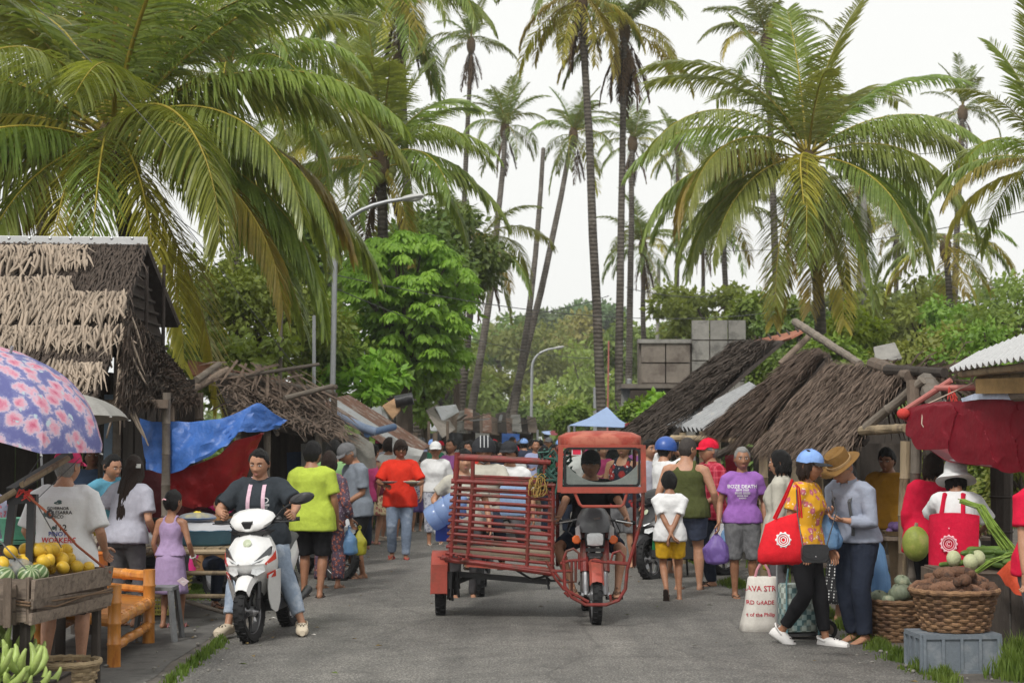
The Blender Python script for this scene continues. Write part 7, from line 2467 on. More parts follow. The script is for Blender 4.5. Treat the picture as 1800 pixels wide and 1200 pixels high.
person('man in a grey t-shirt and cap looking down at his hands','man',at(628,1018),1.66,-62,'m',1.08,belly=.03,lean=8,head=(0,30,0),LH=(-.16,-.22,.92),RH=(.14,-.22,.92),skin='brown',hair='crop',hairm=m_hair_gr,hat=('cap',m_greycap),top=dict(mat=grey_t,sleeve=.8,hem=-.12,e=.022),bottom=dict(mat=blackc,len=.56,e=.025,flare=.01),shoes=('sandal',m_flip_br),vox=.016,age=.7)
fdress = floral('flower_dress',(.10,.07,.10),(.45,.14,.10),(.35,.33,.38),26)
fwom = person('woman in a dark flowered blouse and trousers seen from behind with bags','woman',at(578,1036),1.55,160,'f',1.02,LH=(-.24,-.10,.84),RH=(.22,-.06,.82),head=(15,8,0),skin='brown',hair='bob',hairm=m_hair_br,top=dict(mat=fdress,sleeve=1.85,hem=-.12,e=.022),bottom=dict(mat=fdress,len=.93,e=.024,flare=.012),shoes=('flip',m_flip_br),vox=.016,face=False)
person('man in a neon yellow t-shirt seen from behind','man',at(545,1052),1.66,172,'m',1.08,head=(-12,3,0),skin='brown',hair='short',top=dict(mat=neon,sleeve=.8,hem=-.16,e=.028,flare=.02),bottom=dict(mat=blackc,len=.5,e=.028,flare=.015),shoes=('sandal',m_flip),vox=.015,face=False)
person('man in a pale green t-shirt behind the neon shirt','man',atd(588,22.6),1.66,165,'m',1.0,skin='brown',hair='short',top=dict(mat=green_t,sleeve=.7),bottom=dict(mat=greyd),shoes=('flip',m_flip),vox=.02,face=False)
person('woman in a maroon sleeveless top and printed skirt with bare arms','woman',atd(655,27.5),1.58,150,'f',1.1,skin='tan',hair='tied',top=dict(mat=maroon_t,sleeve=0,hem=-.05),skirt=dict(mat=floral('skirt_print',(.5,.4,.25),(.35,.12,.10),(.2,.25,.12),18),hem=.5),shoes=('flip',m_flip_pk),vox=.02,face=False)
person('bare calved man in a white t-shirt and black shorts behind the red shirt','man',atd(684,28.5),1.68,140,'m',1.1,skin='brown',hair='mop',hairm=m_hair_br,top=dict(mat=white_t,sleeve=.7),bottom=dict(mat=blackc,len=.5,e=.03),shoes=('clog',m_flip_wh),vox=.02,face=False)
person('woman in a white t-shirt and pale cap walking up the street','woman',at(765,960),1.62,4,'f',.98,head=(0,2,0),LF=(-.1,-.1,0),RF=(.1,.12,.03),foottilt=(0,14),RH=(.24,-.1,.9),skin='brown',hair='tied',hat=('cap',m_hatw),top=dict(mat=white_t,sleeve=.8,hem=-.02,e=.024),bottom=dict(mat=floral('pale_print',(.42,.43,.48),(.28,.29,.36),(.55,.55,.58),16),len=.8,e=.028),shoes=('flip',m_flip_wh),vox=.018)
person('child in a patterned top and purple shorts behind the jug','child',atd(733,31),1.3,20,'m',1.0,skin='tan',hair='short',top=dict(mat=floral('checked_top',(.5,.5,.55),(.1,.1,.2),(.4,.2,.3),30),sleeve=.7),bottom=dict(mat=cloth('purple_shorts',(.13,.09,.25)),len=.5,e=.03),shoes=('flip',m_flip_wh),vox=.02)
mcx = mc.location
person('motorcyclist with a striped black helmet and cream shirt behind the cage rail','man',(mcx.x+.02,mcx.y+.75),1.64,2,'m',1.05,pelz=.92,LH=(-.34,-.42,1.05),RH=(.34,-.42,1.05),Lp=(-1,.3,-.5),Rp=(1,.3,-.5),LF=(-.2,-.2,.3),RF=(.2,-.2,.3),curl=(1,1),skin='brown',hair='short',hat=('helmet',m_darkcap,m_silver),top=dict(mat=beige_t,sleeve=1.6,e=.03),bottom=dict(mat=navy),shoes=('flip',m_flip),vox=.018,headsc=1.05)
person('passenger in a white shirt leaning out behind the helmeted rider','man',(mcx.x+.27,mcx.y+1.12),1.64,-6,'m',1.0,pelz=.9,side=6,head=(-15,4,0),LH=(-.5,-.3,1.0),LF=(-.25,-.1,.35),RF=(.25,-.1,.35),skin='brown',hair='short',hat=('cap',m_darkcap),top=dict(mat=white_t,sleeve=.7),bottom=dict(mat=greyd),vox=.02)
person('jug carrier with a bare arm reaching past the cage','man',(P(815,765,18.0).x,18.25),1.60,10,'m',1.0,pelz=.86,LH=(-.30,-.12,1.03),skin='tan',hair='short',top=dict(mat=beige_t,sleeve=.6),bottom=dict(mat=greyd),vox=.02)
# ---- group on the other side of the tricycle
boy = person('boy in a white t-shirt and yellow shorts holding his hands behind him','boy',at(1178,1058),1.34,176,'m',.92,head=(8,10,0),RH=(-.03,.20,.86),LH=(.02,.22,.83),Lp=(-1,.6,-.2),Rp=(1,.6,-.2),LF=(-.12,-.02,.0),RF=(.05,.22,.10),foottilt=(0,62),skin='brown',hair='short',top=dict(mat=white_t,sleeve=.8,hem=-.10,e=.028),bottom=dict(mat=yel_s,len=.36,e=.028,flare=.03),shoes=('flip',m_flip),vox=.0135,face=False)
mb = MB()
c_,rr_,f_,u_ = boy['frame'](-.02)
person_s = boy['sc']
for k in range(2):
 mb.beam((c_+rr_*(.17-.015*k)+u_*.05)*person_s,(c_+rr_*(.19-.015*k)-u_*.19)*person_s,.012,.07)
mb.build('green_side_stripe',cloth('green_stripe',(.02,.16,.06)),boy['root'],smooth=False)
gman = person('broad man in an olive sleeveless shirt seen from behind','man',at(1210,1040),1.70,168,'m',1.32,belly=.05,head=(-38,4,0),LH=(-.32,-.06,.86),RH=(.34,-.02,.84),skin='tan',hair='crop',hairm=m_hair_sp,top=dict(mat=olive,sleeve=0,hem=-.08,e=.022,strap=.04),bottom=dict(mat=cloth('denim_shorts',(.07,.085,.13)),len=.36,e=.024),shoes=('flip',m_flip),vox=.0145,face=False)
rc_ = person('elderly man in a red checked shirt and red cap','man',atd(1250,19.9),1.68,-66,'m',1.08,belly=.03,head=(-8,2,0),RH=(.14,-.2,.95),LH=(-.16,-.12,.86),skin='tan',hair='crop',hairm=m_hair_gr,hat=('cap',m_redcap),glasses=True,top=dict(mat=plaid('red_check',(.30,.01,.03),(.62,.10,.14),26),sleeve=1.5,hem=-.12,e=.024,collar=True),bottom=dict(mat=navy),shoes=('flip',m_flip),vox=.0145,age=1)
pw = person('grey haired woman in a purple t-shirt facing the camera','woman',at(1306,1052),1.60,-4,'f',1.0,head=(4,4,0),LH=(-.265,-.10,.84),RH=(.25,.02,.84),LF=(-.09,-.04,0),RF=(.11,.02,0),skin='brown',hair='tied',hairm=m_hair_gr,top=dict(mat=purple_t,sleeve=.6,hem=-.05,e=.018),bottom=dict(mat=grey_s,len=.52,e=.024,flare=.012),shoes=('flip',m_flip_br),vox=.013,age=1)
c_,rr_,f_,u_ = pw['frame'](.30)
text_on('shirt_print',[('BOZE DEATH',.052,-.005,.055),('IIIIIIII IIIIIIII',.032,-.005,.018),('IIIIIIIII IIIIIIIII',.034,-.005,-.015),('IIIIIIIIII IIIIIII',.026,-.005,-.045),('IIIIIIIIIIIIIIIIII',.018,-.005,-.070)],m_print_w,pw['root'],pw['bvh'],c_*pw['sc'],rr_,u_,f_)
bei = person('woman in a loose beige long sleeved shirt turned toward the stall','woman',(P(1374,765,16.6).x,16.6),1.58,-108,'f',1.12,head=(-10,0,0),skin='tan',hair='bob',top=dict(mat=beige_t,sleeve=1.9,hem=-.2,e=.035,flare=.04,collar=True),bottom=dict(mat=greyd),shoes=('flip',m_flip),vox=.014)
ypat = floral('yellow_floral',(.66,.34,.025),(.60,.16,.22),(.75,.6,.45),15)
yw_ = person('woman in a yellow flowered blouse and light blue cap striding by','woman',at(1415,1135),1.60,58,'f',1.08,lean=3,head=(6,8,0),LH=(-.20,-.06,.84),RH=(.22,-.16,.82),LF=(-.09,.17,.06),RF=(.07,-.16,0),foottilt=(34,-3),skin='brown',hair='bob',hairm=m_hair_br,hairlen=.3,hat=('cap',m_bluecap,m_darkcap),glasses=True,top=dict(mat=ypat,sleeve=.6,hem=-.10,e=.024,flare=.02),bottom=dict(mat=blackc,len=.93,e=.012),shoes=('clog',m_clogw),vox=.0125)
oldm = person('old man in a pale striped shirt and brown felt hat bending over a bag','man',at(1512,1128),1.62,-48,'m',1.02,lean=16,head=(-6,34,0),LH=(-.10,-.30,1.10),RH=(.06,-.30,1.06),Lp=(-.6,1,-.8),Rp=(.9,1,-.6),skin='tan',hair='crop',hairm=m_hair_gr,hat=('felt',m_felt,mt('hat_band_tan',(.36,.24,.12))),top=dict(mat=stripe_sh,sleeve=1.75,hem=-.02,e=.03,collar=True),bottom=dict(mat=navy,len=.99,e=.028),vox=.0125,age=1)
mb = MB()
for s in (-1,1):
 row = []
 for k in range(14):
  t = k/13
  h_ = .05+.44*math.sin(min(t,1)*math.pi) if False else .06+.42*(1-abs(2*t-1))
  c_,rr_,f_,u_ = oldm['frame'](h_)
  d_ = f_ if t < .5 else -f_
  if abs(t-.5) < .06:
   p_ = c_*oldm['sc']+rr_*s*.085+u_*.055
  else:
   cc = c_*oldm['sc']+rr_*s*.085
   hit = oldm['bvh'].ray_cast(cc+d_*.24,-d_)
   p_ = (hit[0] if hit[0] is not None else cc)+d_*.02
  row.append([p_-rr_*.016,p_+rr_*.016])
 mb.grid(row,thick=.003)
mb.build('suspenders',cloth('suspender_grey',(.10,.105,.11)),oldm['root'])
# ---- vegetable stall and the frame edge
ap = person('woman in a white bucket hat and red apron at the vegetable stall','woman',(P(1672,765,14.6).x,14.6),1.50,150,'f',1.06,lean=14,head=(20,18,0),LH=(-.16,-.42,1.02),RH=(.12,-.40,1.18),Rp=(1,.4,-.4),Lp=(-1,.4,-.4),skin='brown',hair='bob',hat=('bucket',m_hatw),top=dict(mat=white_t,sleeve=.85,hem=.0,e=.024),bottom=dict(mat=greyd),vox=.0135,face=False)
mb = MB()
rows = []
for i in range(11):
 h_ =-.22+i*.05
 row = []
 for j in range(21):
  a_ = R(20+140*j/20)
  hh_ = max(h_,-.02)
  c_,rr_,f_,u_ = ap['frame'](hh_)
  c_ = c_+u_*(h_-hh_)
  e = .075
  row.append((c_+rr_*math.cos(a_)*(.165*1.06+e)-f_*math.sin(a_)*(.118*1.06+e))*ap['sc'])
 rows.append(row)
mb.grid(rows,thick=.006)
mb.build('apron',crim,ap['root'])
mb = MB()
for s in (-1,1):
 c1,r1,f1,u1 = ap['frame'](.28)
 c2,r2,f2,u2 = ap['frame'](.47)
 mb.tube([(c1+r1*s*.10-f1*.155)*ap['sc'],(c2+r2*s*.085-f2*.115)*ap['sc'],(c2+r2*s*.08+u2*.05)*ap['sc'],(c1+r1*s*.085+f1*.15)*ap['sc']],.022,8,flat=.35)
mb.build('apron_strap',crim,ap['root'])
c_,rr_,f_,u_ = ap['frame'](.02)
oo,ff,rg = c_*ap['sc']-f_*.197,-f_,-rr_
mb = MB()
for r0,rt in ((.062,.006),(.046,.004),(.026,.003)):
 mb.tube([oo+ff*.008+rg*(.0+r0*math.cos(t))+u_*r0*math.sin(t) for t in np.linspace(0,6.283,25)],rt,5)
for k in range(12):
 t = k*math.pi/6
 mb.ell(oo+ff*.008+rg*.066*math.cos(t)+u_*.066*math.sin(t),(.012,.006,.012),nu=6,nv=4)
mb.tube([oo+ff*.01+rg*.012*math.cos(t)+u_*.015*math.sin(t) for t in np.linspace(.6,5.7,10)],.004,5)
for dz in (.13,-.12):
 mb.ell(oo+ff*.006+u_*dz,.007,nu=6,nv=4)
mb.build('apron_emblem',m_print_p,ap['root'])
person('woman in a red hooded top behind the bamboo posts','woman',(P(1638,765,15.9).x,15.9),1.56,158,'f',1.12,head=(-25,4,0),LH=(-.26,-.2,.95),skin='brown',hair='bob',hairm=m_hair_br,top=dict(mat=crim,sleeve=1.8,hem=-.18,e=.03,flare=.03,name='hooded_top'),bottom=dict(mat=blackc),vox=.015,face=False)
person('person cut by the frame edge in a red short sleeved shirt','man',(P(1838,765,12.0).x,12.0),1.62,20,'m',1.1,LH=(-.27,-.10,.78),skin='tan',hair='short',top=dict(mat=crim,sleeve=.72,e=.03),bottom=dict(mat=greyd,len=.5,e=.03),shoes=('flip',m_flip),vox=.014)
person('shaded man in khaki trousers standing inside the thatch stall','man',(P(1562,765,18.2).x,18.2),1.60,-30,'m',1.05,head=(0,15,0),skin='dark',hair='short',top=dict(mat=cloth('mustard_shirt',(.34,.17,.02)),sleeve=.8),bottom=dict(mat=khaki),shoes=('flip',m_flip),vox=.018)
person('girl in a polka dot skirt half hidden by the old man','girl',(P(1490,765,16.2).x,16.2),1.45,150,'f',.9,skin='tan',hair='long',top=dict(mat=navy,sleeve=.6),skirt=dict(mat=dots('polka',(.012,.012,.014),(.6,.6,.6),34),hem=.2),shoes=('flip',m_flip_wh),vox=.018,face=False)
person('man in a blue helmet and white shirt with a raised hand','man',(P(1168,765,21.6).x,21.6),1.68,115,'m',1.05,head=(10,6,0),RH=(.05,-.26,1.48),LH=(-.1,-.28,1.40),skin='tan',hair='short',hat=('helmet',paint('helmet_blue',(.03,.09,.34))),top=dict(mat=white_t,sleeve=.6),bottom=dict(mat=denim,len=.45,e=.03),shoes=('flip',m_flip_wh),vox=.017)
person('man in a dark printed tank top behind the windshield','man',(P(1098,765,22.5).x,22.5),1.70,-20,'m',1.1,skin='tan',hair='short',top=dict(mat=floral('tank_print',(.02,.025,.04),(.4,.04,.04),(.45,.45,.5),9),sleeve=0,strap=.035),bottom=dict(mat=grey_s,len=.5,e=.03),shoes=('flip',m_flip),vox=.018)
person('shopper in a pale grey shirt between the cab and the blue helmet','man',(P(1140,765,23.5).x,23.5),1.66,30,'m',1.05,skin='tan',hair='short',top=dict(mat=grey_l,sleeve=.7),bottom=dict(mat=greyd,len=.5,e=.03),shoes=('flip',m_flip_wh),vox=.02)
# ---- stall keepers and shoppers by the hut
m_gtop = grey_l
lh = person('woman with very long dark hair in a grey top reaching to the table','woman',at(222,1102),1.55,158,'f',1.12,lean=8,side=-3,head=(28,10,0),RH=(.36,-.18,.96),Rp=(.8,.8,-.6),LH=(-.22,-.16,.88),skin='tan',hair='long',hairm=m_hair_br,hairlen=.62,top=dict(mat=m_gtop,sleeve=.75,hem=-.07,e=.020,flare=.02),bottom=dict(mat=greyd,len=.97,e=.012),shoes=('flip',m_flip),vox=.013,face=False)
mb = MB()
for k in range(4):
 mb.box(lh['HW']((-.03+.018*(k % 2)-.03,.10+.002*k,.02-.018*(k // 2))),(.02,.014,.02))
mb.build('hair_clip',m_white_cl,lh['root'],smooth=False)
gl = person('small girl in a lilac dress with tied hair standing at the fruit table','girl',at(302,1104),1.20,168,'f',.92,head=(-12,4,0),LH=(-.25,-.08,.86),RH=(.22,-.06,.84),skin='brown',hair='tied',headsc=1.12,top=dict(mat=lilac,sleeve=0,hem=.02,e=.014,strap=.022),skirt=dict(mat=lilac,hem=.44,waist=.15,e=.016,flare=.06),shoes=('flip',m_flip_pk),vox=.012,face=False)
mb = MB()
for k in range(12):
 t = 2*math.pi*k/12
 M_,o_ = gl['HM'][0]
 mb.ell(o_+M_ @ Vector((.026*math.cos(t),.026*math.sin(t),.03)),.008,nu=6,nv=4)
mb.build('bracelet',m_white_cl,gl['root'])
mb = MB()
mb.tube([gl['HW']((-.02,.148,.02)),gl['HW']((0,.152,.028)),gl['HW']((.02,.148,.02))],.006,6)
mb.build('hair_tie',m_print_p,gl['root'])
wt = person('man in a printed white t-shirt and pink cap seen from behind','man',(P(112,765,12.5).x,12.55),1.625,176,'m',1.10,head=(-16,6,0),LH=(-.26,-.16,.92),RH=(.26,-.2,.94),LF=(-.14,.0,0),RF=(.12,.05,0),skin='tan',hair='crop',hairm=m_hair_gr,hat=('cap',m_pinkcap),top=dict(mat=white_t,sleeve=.9,hem=-.16,e=.032,flare=.02),bottom=dict(mat=blackc,len=.5,e=.03),shoes=('flip',m_flip_red),vox=.0125,face=False)
c_,rr_,f_,u_ = wt['frame'](.27)
text_on('shirt_print',[('GOVERNOR',.030,0,.085),('BALLESARRA',.034,.005,.055),('CHICO',.034,-.01,.025,0),('112',.062,.02,-.055),('PINOY',.046,0,-.10,1),('WORKERS',.054,.005,-.145,2),('PARTYLIST',.018,.0,-.180,2)],[m_print,m_print_b,m_print_r],wt['root'],wt['bvh'],c_*wt['sc'],-rr_,u_,-f_)
mb = MB()
for (x,y,rx_,ry_) in ((-.03,-.055,.014,.014),(-.09,.045,.022,.022),(0,.125,.03,.010),(.01,.137,.018,.01)):
 q = [c_*wt['sc']-rr_*(x+rx_*math.cos(t))+u_*(y+ry_*math.sin(t)) for t in np.linspace(0,6.283,17)[:-1]]
 q = [(wt['bvh'].ray_cast(p_-f_*.5,f_)[0] or p_)-f_*.0035 for p_ in q]
 mb.add(q,[tuple(range(16))])
mb.build('shirt_logo',mt('logo_grey',(.08,.12,.12)),wt['root'],smooth=False)
person('vendor in a teal t-shirt leaning over the garlic table','woman',(P(182,765,17.1).x,17.1),1.56,40,'f',1.15,lean=16,head=(10,16,0),RH=(.14,-.36,.90),LH=(-.2,-.30,.88),skin='tan',hair='tied',top=dict(mat=teal,sleeve=.8,e=.024),bottom=dict(mat=greyd),vox=.0145)
person('shaded person in a denim blue shirt inside the hut','man',(P(160,765,19.2).x,19.2),1.62,20,'m',1.0,skin='dark',hair='short',top=dict(mat=dshirt,sleeve=.8,e=.026),bottom=dict(mat=navy),vox=.02)
person('seated vendor in a brown shirt looking down behind the basin','man',(P(385,765,17.9).x,17.9),1.58,30,'m',1.1,pelz=.44,lean=14,head=(-10,20,0),LH=(-.16,-.42,.66),RH=(.16,-.42,.64),LF=(-.18,-.42,0),RF=(.18,-.42,0),skin='brown',hair='crop',top=dict(mat=brown_t,sleeve=.9,collar=True),bottom=dict(mat=navy),shoes=('flip',m_flip),vox=.016)
person('person at the frame edge in a flowered short sleeved blouse','woman',(P(-28,765,13.4).x,13.4),1.52,40,'f',1.1,skin='tan',hair='bob',top=dict(mat=floral('soft_floral',(.34,.34,.45),(.5,.15,.2),(.2,.28,.45),24),sleeve=.7,e=.026),bottom=dict(mat=greyd),vox=.016)
person('vendor in a dark pink cap between the stalls','man',(P(668,765,33).x,33),1.68,120,'m',1.0,skin='brown',hair='short',hat=('cap',cloth('wine_cap',(.2,.02,.05))),top=dict(mat=grey_l),bottom=dict(mat=navy),vox=.026)
# ---- far crowd
rr = random.Random(12)
shirts = [(.5,.04,.03),(.65,.65,.65),(.04,.05,.08),(.3,.33,.5),(.05,.05,.05),(.6,.45,.06),(.4,.05,.15),(.12,.2,.35),(.55,.52,.45),(.02,.1,.06),(.3,.1,.3)]
shn = ['red','white','navy','lilac','black','yellow','crimson','blue','cream','dark green','violet']
spots = [(880,37),(905,34),(922,41),(940,36),(955,30),(965,45),(900,52),(925,58),(950,55),(975,33),(868,46),(985,39),(1005,30),(835,33),(815,39),(1020,36),(1040,44),(1060,32),(790,36),(775,45),(760,37),(800,55),(850,58),(985,60),(720,35),(742,42),(1085,38),(1015,54),(640,26),(618,30),(708,31),(668,39),(795,29.5),(825,27.5),(810,48),(870,33),(915,46),(935,50),(1000,46),(1030,41),(1145,28),(1165,30),(1195,26),(1120,33),(860,64),(890,62),(960,66),(750,55)]
what = ['bare headed','with a cap','with tied hair','with a red cap','with cropped hair','with bobbed hair','in a blue cap']
seen = set()
for i,(px,d) in enumerate(spots):
 k,hk = i % len(shirts),(i*3+i // 7) % 7
 lb = f'far shopper in a {shn[k]} top {what[hk]} in the street crowd'
 for wd_ in ('smaller shopper','distant passer','half hidden stroller'):
  if lb in seen:
   lb = lb.replace(lb[:lb.index(' in a')],wd_)
 seen.add(lb)
 female = hk in (2,5)
 kw = {}
 if hk in (1,3,6):
  kw['hat'] = ('cap',[m_greycap,m_redcap,m_bluecap][(1,3,6).index(hk)])
 if 'smaller' in lb or i % 3 == 0:
  kw['LH'],kw['RH'] = (-.2,-.3,1.05),(.2,-.25,1.0)
 bt_ = dict(bottom=dict(mat=[navy,denim,greyd,khaki][i % 4],len=rr.choice((1.0,.5,1.0)),e=.02))
 person(lb,'woman' if female else 'man',(P(px,765,d).x,d),rr.uniform(1.52,1.70),rr.choice((0,180,160,20,200,-30,90)),'f' if female else 'm',rr.uniform(.95,1.2),skin=rr.choice(('tan','brown','dark')),hair='tied' if hk == 2 else 'bob' if hk == 5 else 'crop' if hk == 4 else 'short',top=dict(mat=cloth('crowd_%s' % shn[k].replace(' ','_'),shirts[k]),sleeve=.7,e=.025),face=False,vox=.034,group='far shoppers in the street',**bt_,**kw)
# ================================================================ goods, furniture, bags
m_bam_or = mt('bamboo_varnished',(.50,.20,.035),rough=.3,var=.28,scale=3,stretch=(3,3,.7),bump=.1,obj_var=.15,spec=.6,alt=(.36,.12,.02),altf=.58)
m_mango = mt('mango',(.66,.42,.04),rough=.4,var=.18,scale=9,obj_var=.16,alt=(.45,.38,.06),altf=.66,bump=.05)
m_melon = mt('melon_rind',(.34,.40,.2),rough=.4,var=.1,bump=0)
m_taro = mt('taro',(.17,.09,.055),rough=.95,var=.45,scale=14,bump=.9,bscale=60,obj_var=.45,alt=(.07,.045,.035),altf=.55)
m_basket = mt('basket_weave',(.20,.115,.06),rough=.8,var=.4,scale=10,bump=.4,obj_var=.3,alt=(.11,.06,.035),altf=.55)
m_basket_lt = mt('basket_pale',(.36,.27,.16),rough=.8,var=.35,scale=10,bump=.4,obj_var=.2)
m_crate_g = mt('crate_grey',(.15,.175,.20),rough=.6,var=.18,scale=5,bump=.15,alt=(.22,.24,.26),altf=.58)
m_crate_w = mt('crate_wood',(.235,.185,.145),rough=.85,var=.35,scale=4,stretch=(1,6,6),bump=.5,bscale=40,obj_var=.2,alt=(.13,.10,.08),altf=.57)
def plastic_bag_mat(name,c,op=.5):
 m,n,l,b = new_mat(name)
 b.inputs['Base Color'].default_value = (*c,1)
 b.inputs['Roughness'].default_value = .28
 b.inputs['Specular IOR Level'].default_value = .6
 v = coords(n,l,'Object')
 nz = noise_node(n,l,v,26,4,.7)
 bp = n.new('ShaderNodeBump')
 bp.inputs['Strength'].default_value = .6
 bp.inputs['Distance'].default_value = .02
 l.new(nz.outputs[0],bp.inputs['Height'])
 l.new(bp.outputs[0],b.inputs['Normal'])
 t = n.new('ShaderNodeBsdfTransparent')
 t.inputs[0].default_value = (*[min(1,x*.5+.5) for x in c],1)
 tr = n.new('ShaderNodeBsdfTranslucent')
 tr.inputs[0].default_value = (*c,1)
 m1 = n.new('ShaderNodeMixShader')
 m1.inputs[0].default_value = .3
 l.new(b.outputs[0],m1.inputs[1])
 l.new(tr.outputs[0],m1.inputs[2])
 m2 = n.new('ShaderNodeMixShader')
 m2.inputs[0].default_value = op
 l.new(t.outputs[0],m2.inputs[1])
 l.new(m1.outputs[0],m2.inputs[2])
 l.new(m2.outputs[0],n['Material Output'].inputs[0])
 return m
mp_white = plastic_bag_mat('plastic_white',(.72,.72,.74),.75)
mp_clear = plastic_bag_mat('plastic_clear',(.62,.66,.70),.42)
mp_blue = plastic_bag_mat('plastic_blue',(.22,.42,.70),.72)
mp_purple = plastic_bag_mat('plastic_purple',(.27,.17,.52),.85)
mp_yellow = plastic_bag_mat('plastic_yellow',(.55,.52,.05),.8)
mp_red = plastic_bag_mat('plastic_red',(.6,.03,.05),.85)
def carrier_bag(top,w_,h,mat,label,seed=0,fill=None,cat='plastic bag',group=None):
 """soft bag hanging from a hand: gathered neck, two handle loops, full bottom"""
 root = thing('plastic_bag',label,cat,top,group=group)
 rr = random.Random(seed)
 rings = []
 NR = 22
 for i in range(NR+1):
  t = i/NR
  k = .13+.9*min(1,max(0,(t-.10)/.42))**.8-.10*max(0,t-.75)/.25
  if t > .93:
   k *= 1-((t-.93)/.07)**2*.8
  ring = []
  for j in range(44):
   a = 2*math.pi*j/44
   ca,sa = math.cos(a),math.sin(a)
   f = 1+.20*noise.noise((ca*1.6+seed,sa*1.6,t*3))
   cr_ = abs(noise.noise((ca*4+seed*3,sa*4,t*2.2)))+.6*abs(noise.noise((ca*9,sa*9+seed,t*5)))
   f -= .30*cr_*(1.1-.5*t)
   f += .12*math.sin(a*11+seed)*max(0,.45-t)
   e = .75
   ring.append(Vector((w_/2*k*f*math.copysign(abs(ca)**e,ca)+.02*noise.noise((t*3,seed,1)),w_*.30*k*f*sa,-t*h+.03*h*noise.noise((a,t*2,seed+4))*t)))
  rings.append(ring)
 mb = MB()
 mb.loft(rings)
 mb.build('bag_body',mat,root,sharp=0)
 for s in (-1,1):
  mb = MB()
  mb.tube([(s*.012,0,-.05*h),(s*.016,.01*s,.01),(0,.012*s,.022),(-s*.012,0,.01),(-s*.012,0,-.05*h)],.010,6,flat=.5)
  mb.build('bag_handle',mat,root)
 if fill:
  for k in range(5):
   MB().ell((rr.uniform(-.25,.25)*w_,rr.uniform(-.15,.15)*w_,-h*rr.uniform(.6,.88)),w_*.17).build('content',fill,root)
 return root
# ---- wooden crate of mangoes on a stand, with melons under plastic
cr = thing('fruit_crate','long weathered plank crate heaped with yellow mangoes','crate',(-3.166,11.2,0),R(-14.4))
Lc,Wc,zb_,zt_ = 1.085,.62,.53,.80
def crp(x,y,z):
 return Vector((x,y,z))
for k,(z0,z1,tilt) in enumerate(((.53,.605,-.012),(.612,.675,.010),(.682,.815,-.004))):
 mb = MB()
 mb.loft([[crp(.02+.022*(z0-.53)*4,0,z0+tilt),crp(.02+.022*(z0-.53)*4+.02,0,z0+tilt),crp(.03+.022*(z1-.53)*4+.01,0,z1+tilt),crp(.01+.022*(z1-.53)*4,0,z1+tilt)],[crp(.012,Lc/2,z0),crp(.032,Lc/2,z0),crp(.05,Lc/2,z1-.004),crp(.03,Lc/2,z1-.004)],[crp(.02,Lc,z0-tilt),crp(.04,Lc,z0-tilt),crp(.06,Lc,z1-tilt*2),crp(.04,Lc,z1-tilt*2)]])
 mb.build('plank',m_crate_w,cr,smooth=False)
 MB().box((-Wc/2,.01,(z0+z1)/2),(Wc,.02,z1-z0-.004),(0,tilt,0)).build('plank',m_crate_w,cr,smooth=False)
 MB().box((-Wc/2,Lc,(z0+z1)/2),(Wc,.02,z1-z0-.004)).build('plank',m_crate_w,cr,smooth=False)
 MB().box((-Wc,Lc/2,(z0+z1)/2),(.02,Lc,z1-z0-.004)).build('plank',m_crate_w,cr,smooth=False)
for y in (.03,Lc-.03):
 MB().box((.0,y,.675),(.03,.05,.30)).build('corner_batten',m_wood,cr,smooth=False)
for k in range(4):
 MB().box((-Wc/2,.15+k*.26,.525),(Wc,.22,.018)).build('floor_plank',m_crate_w,cr,smooth=False)
mb = MB()
for s in (0,.02):
 mb.tube([(-.3,-.012,.69-s),(.03,-.012,.665-s),(.048,.3,.652-s*2),(.05,.7,.648),(.052,Lc,.645+s)],.007,6)
mb.build('tie_rope',m_rachis_dead,cr)
for x,y in ((-.04,.06),(-.04,Lc-.06),(-Wc+.05,.06),(-Wc+.05,Lc-.06)):
 MB().box((x,y,.25),(.05,.05,.56)).build('stand_leg',m_wood_dk,cr,smooth=False)
crM = Matrix.Translation((-3.166,11.2,0)) @ Matrix.Rotation(R(-14.4),4,'Z')
c2 = thing('fruit_crate','dark shaded plank crate beside the mango crate','crate',(-3.166-.06,11.14,0),0)
for z in (.56,.65,.74):
 MB().box((-.36,.0,z),(.66,.025,.08 if z < .7 else .11),(0,rnd(-.02,.02),0)).build('plank',m_crate_w if z > .7 else m_wood,c2,smooth=False)
 MB().box((-.02,.3,z),(.025,.5,.08)).build('plank',m_wood,c2,smooth=False)
MB().box((-.04,-.02,.67),(.05,.02,.32)).build('corner_batten',m_wood,c2,smooth=False)
for x in (-.66,-.05):
 MB().box((x,.25,.26),(.05,.05,.54)).build('stand_leg',m_wood_dk,c2,smooth=False)
def mango_mesh(seed):
 rr = random.Random(seed)
 mb = MB()
 rings = []
 for i in range(9):
  t = math.pi*(i+.15)/8.3
  rings.append([Vector((.047*math.sin(t)*math.cos(a)*(1+.06*math.sin(t*2)),.043*math.sin(t)*math.sin(a),-.052*math.cos(t)+.006*math.cos(a)*math.sin(t))) for a in [2*math.pi*j/14 for j in range(14)]])
 mb.loft(rings)
 mb.tube([(0,0,.05),(.004,0,.062)],.004,5)
 return mb.mesh('mango',m_mango)
MANG = [mango_mesh(i) for i in range(3)]
rr = random.Random(8)
nm = 0
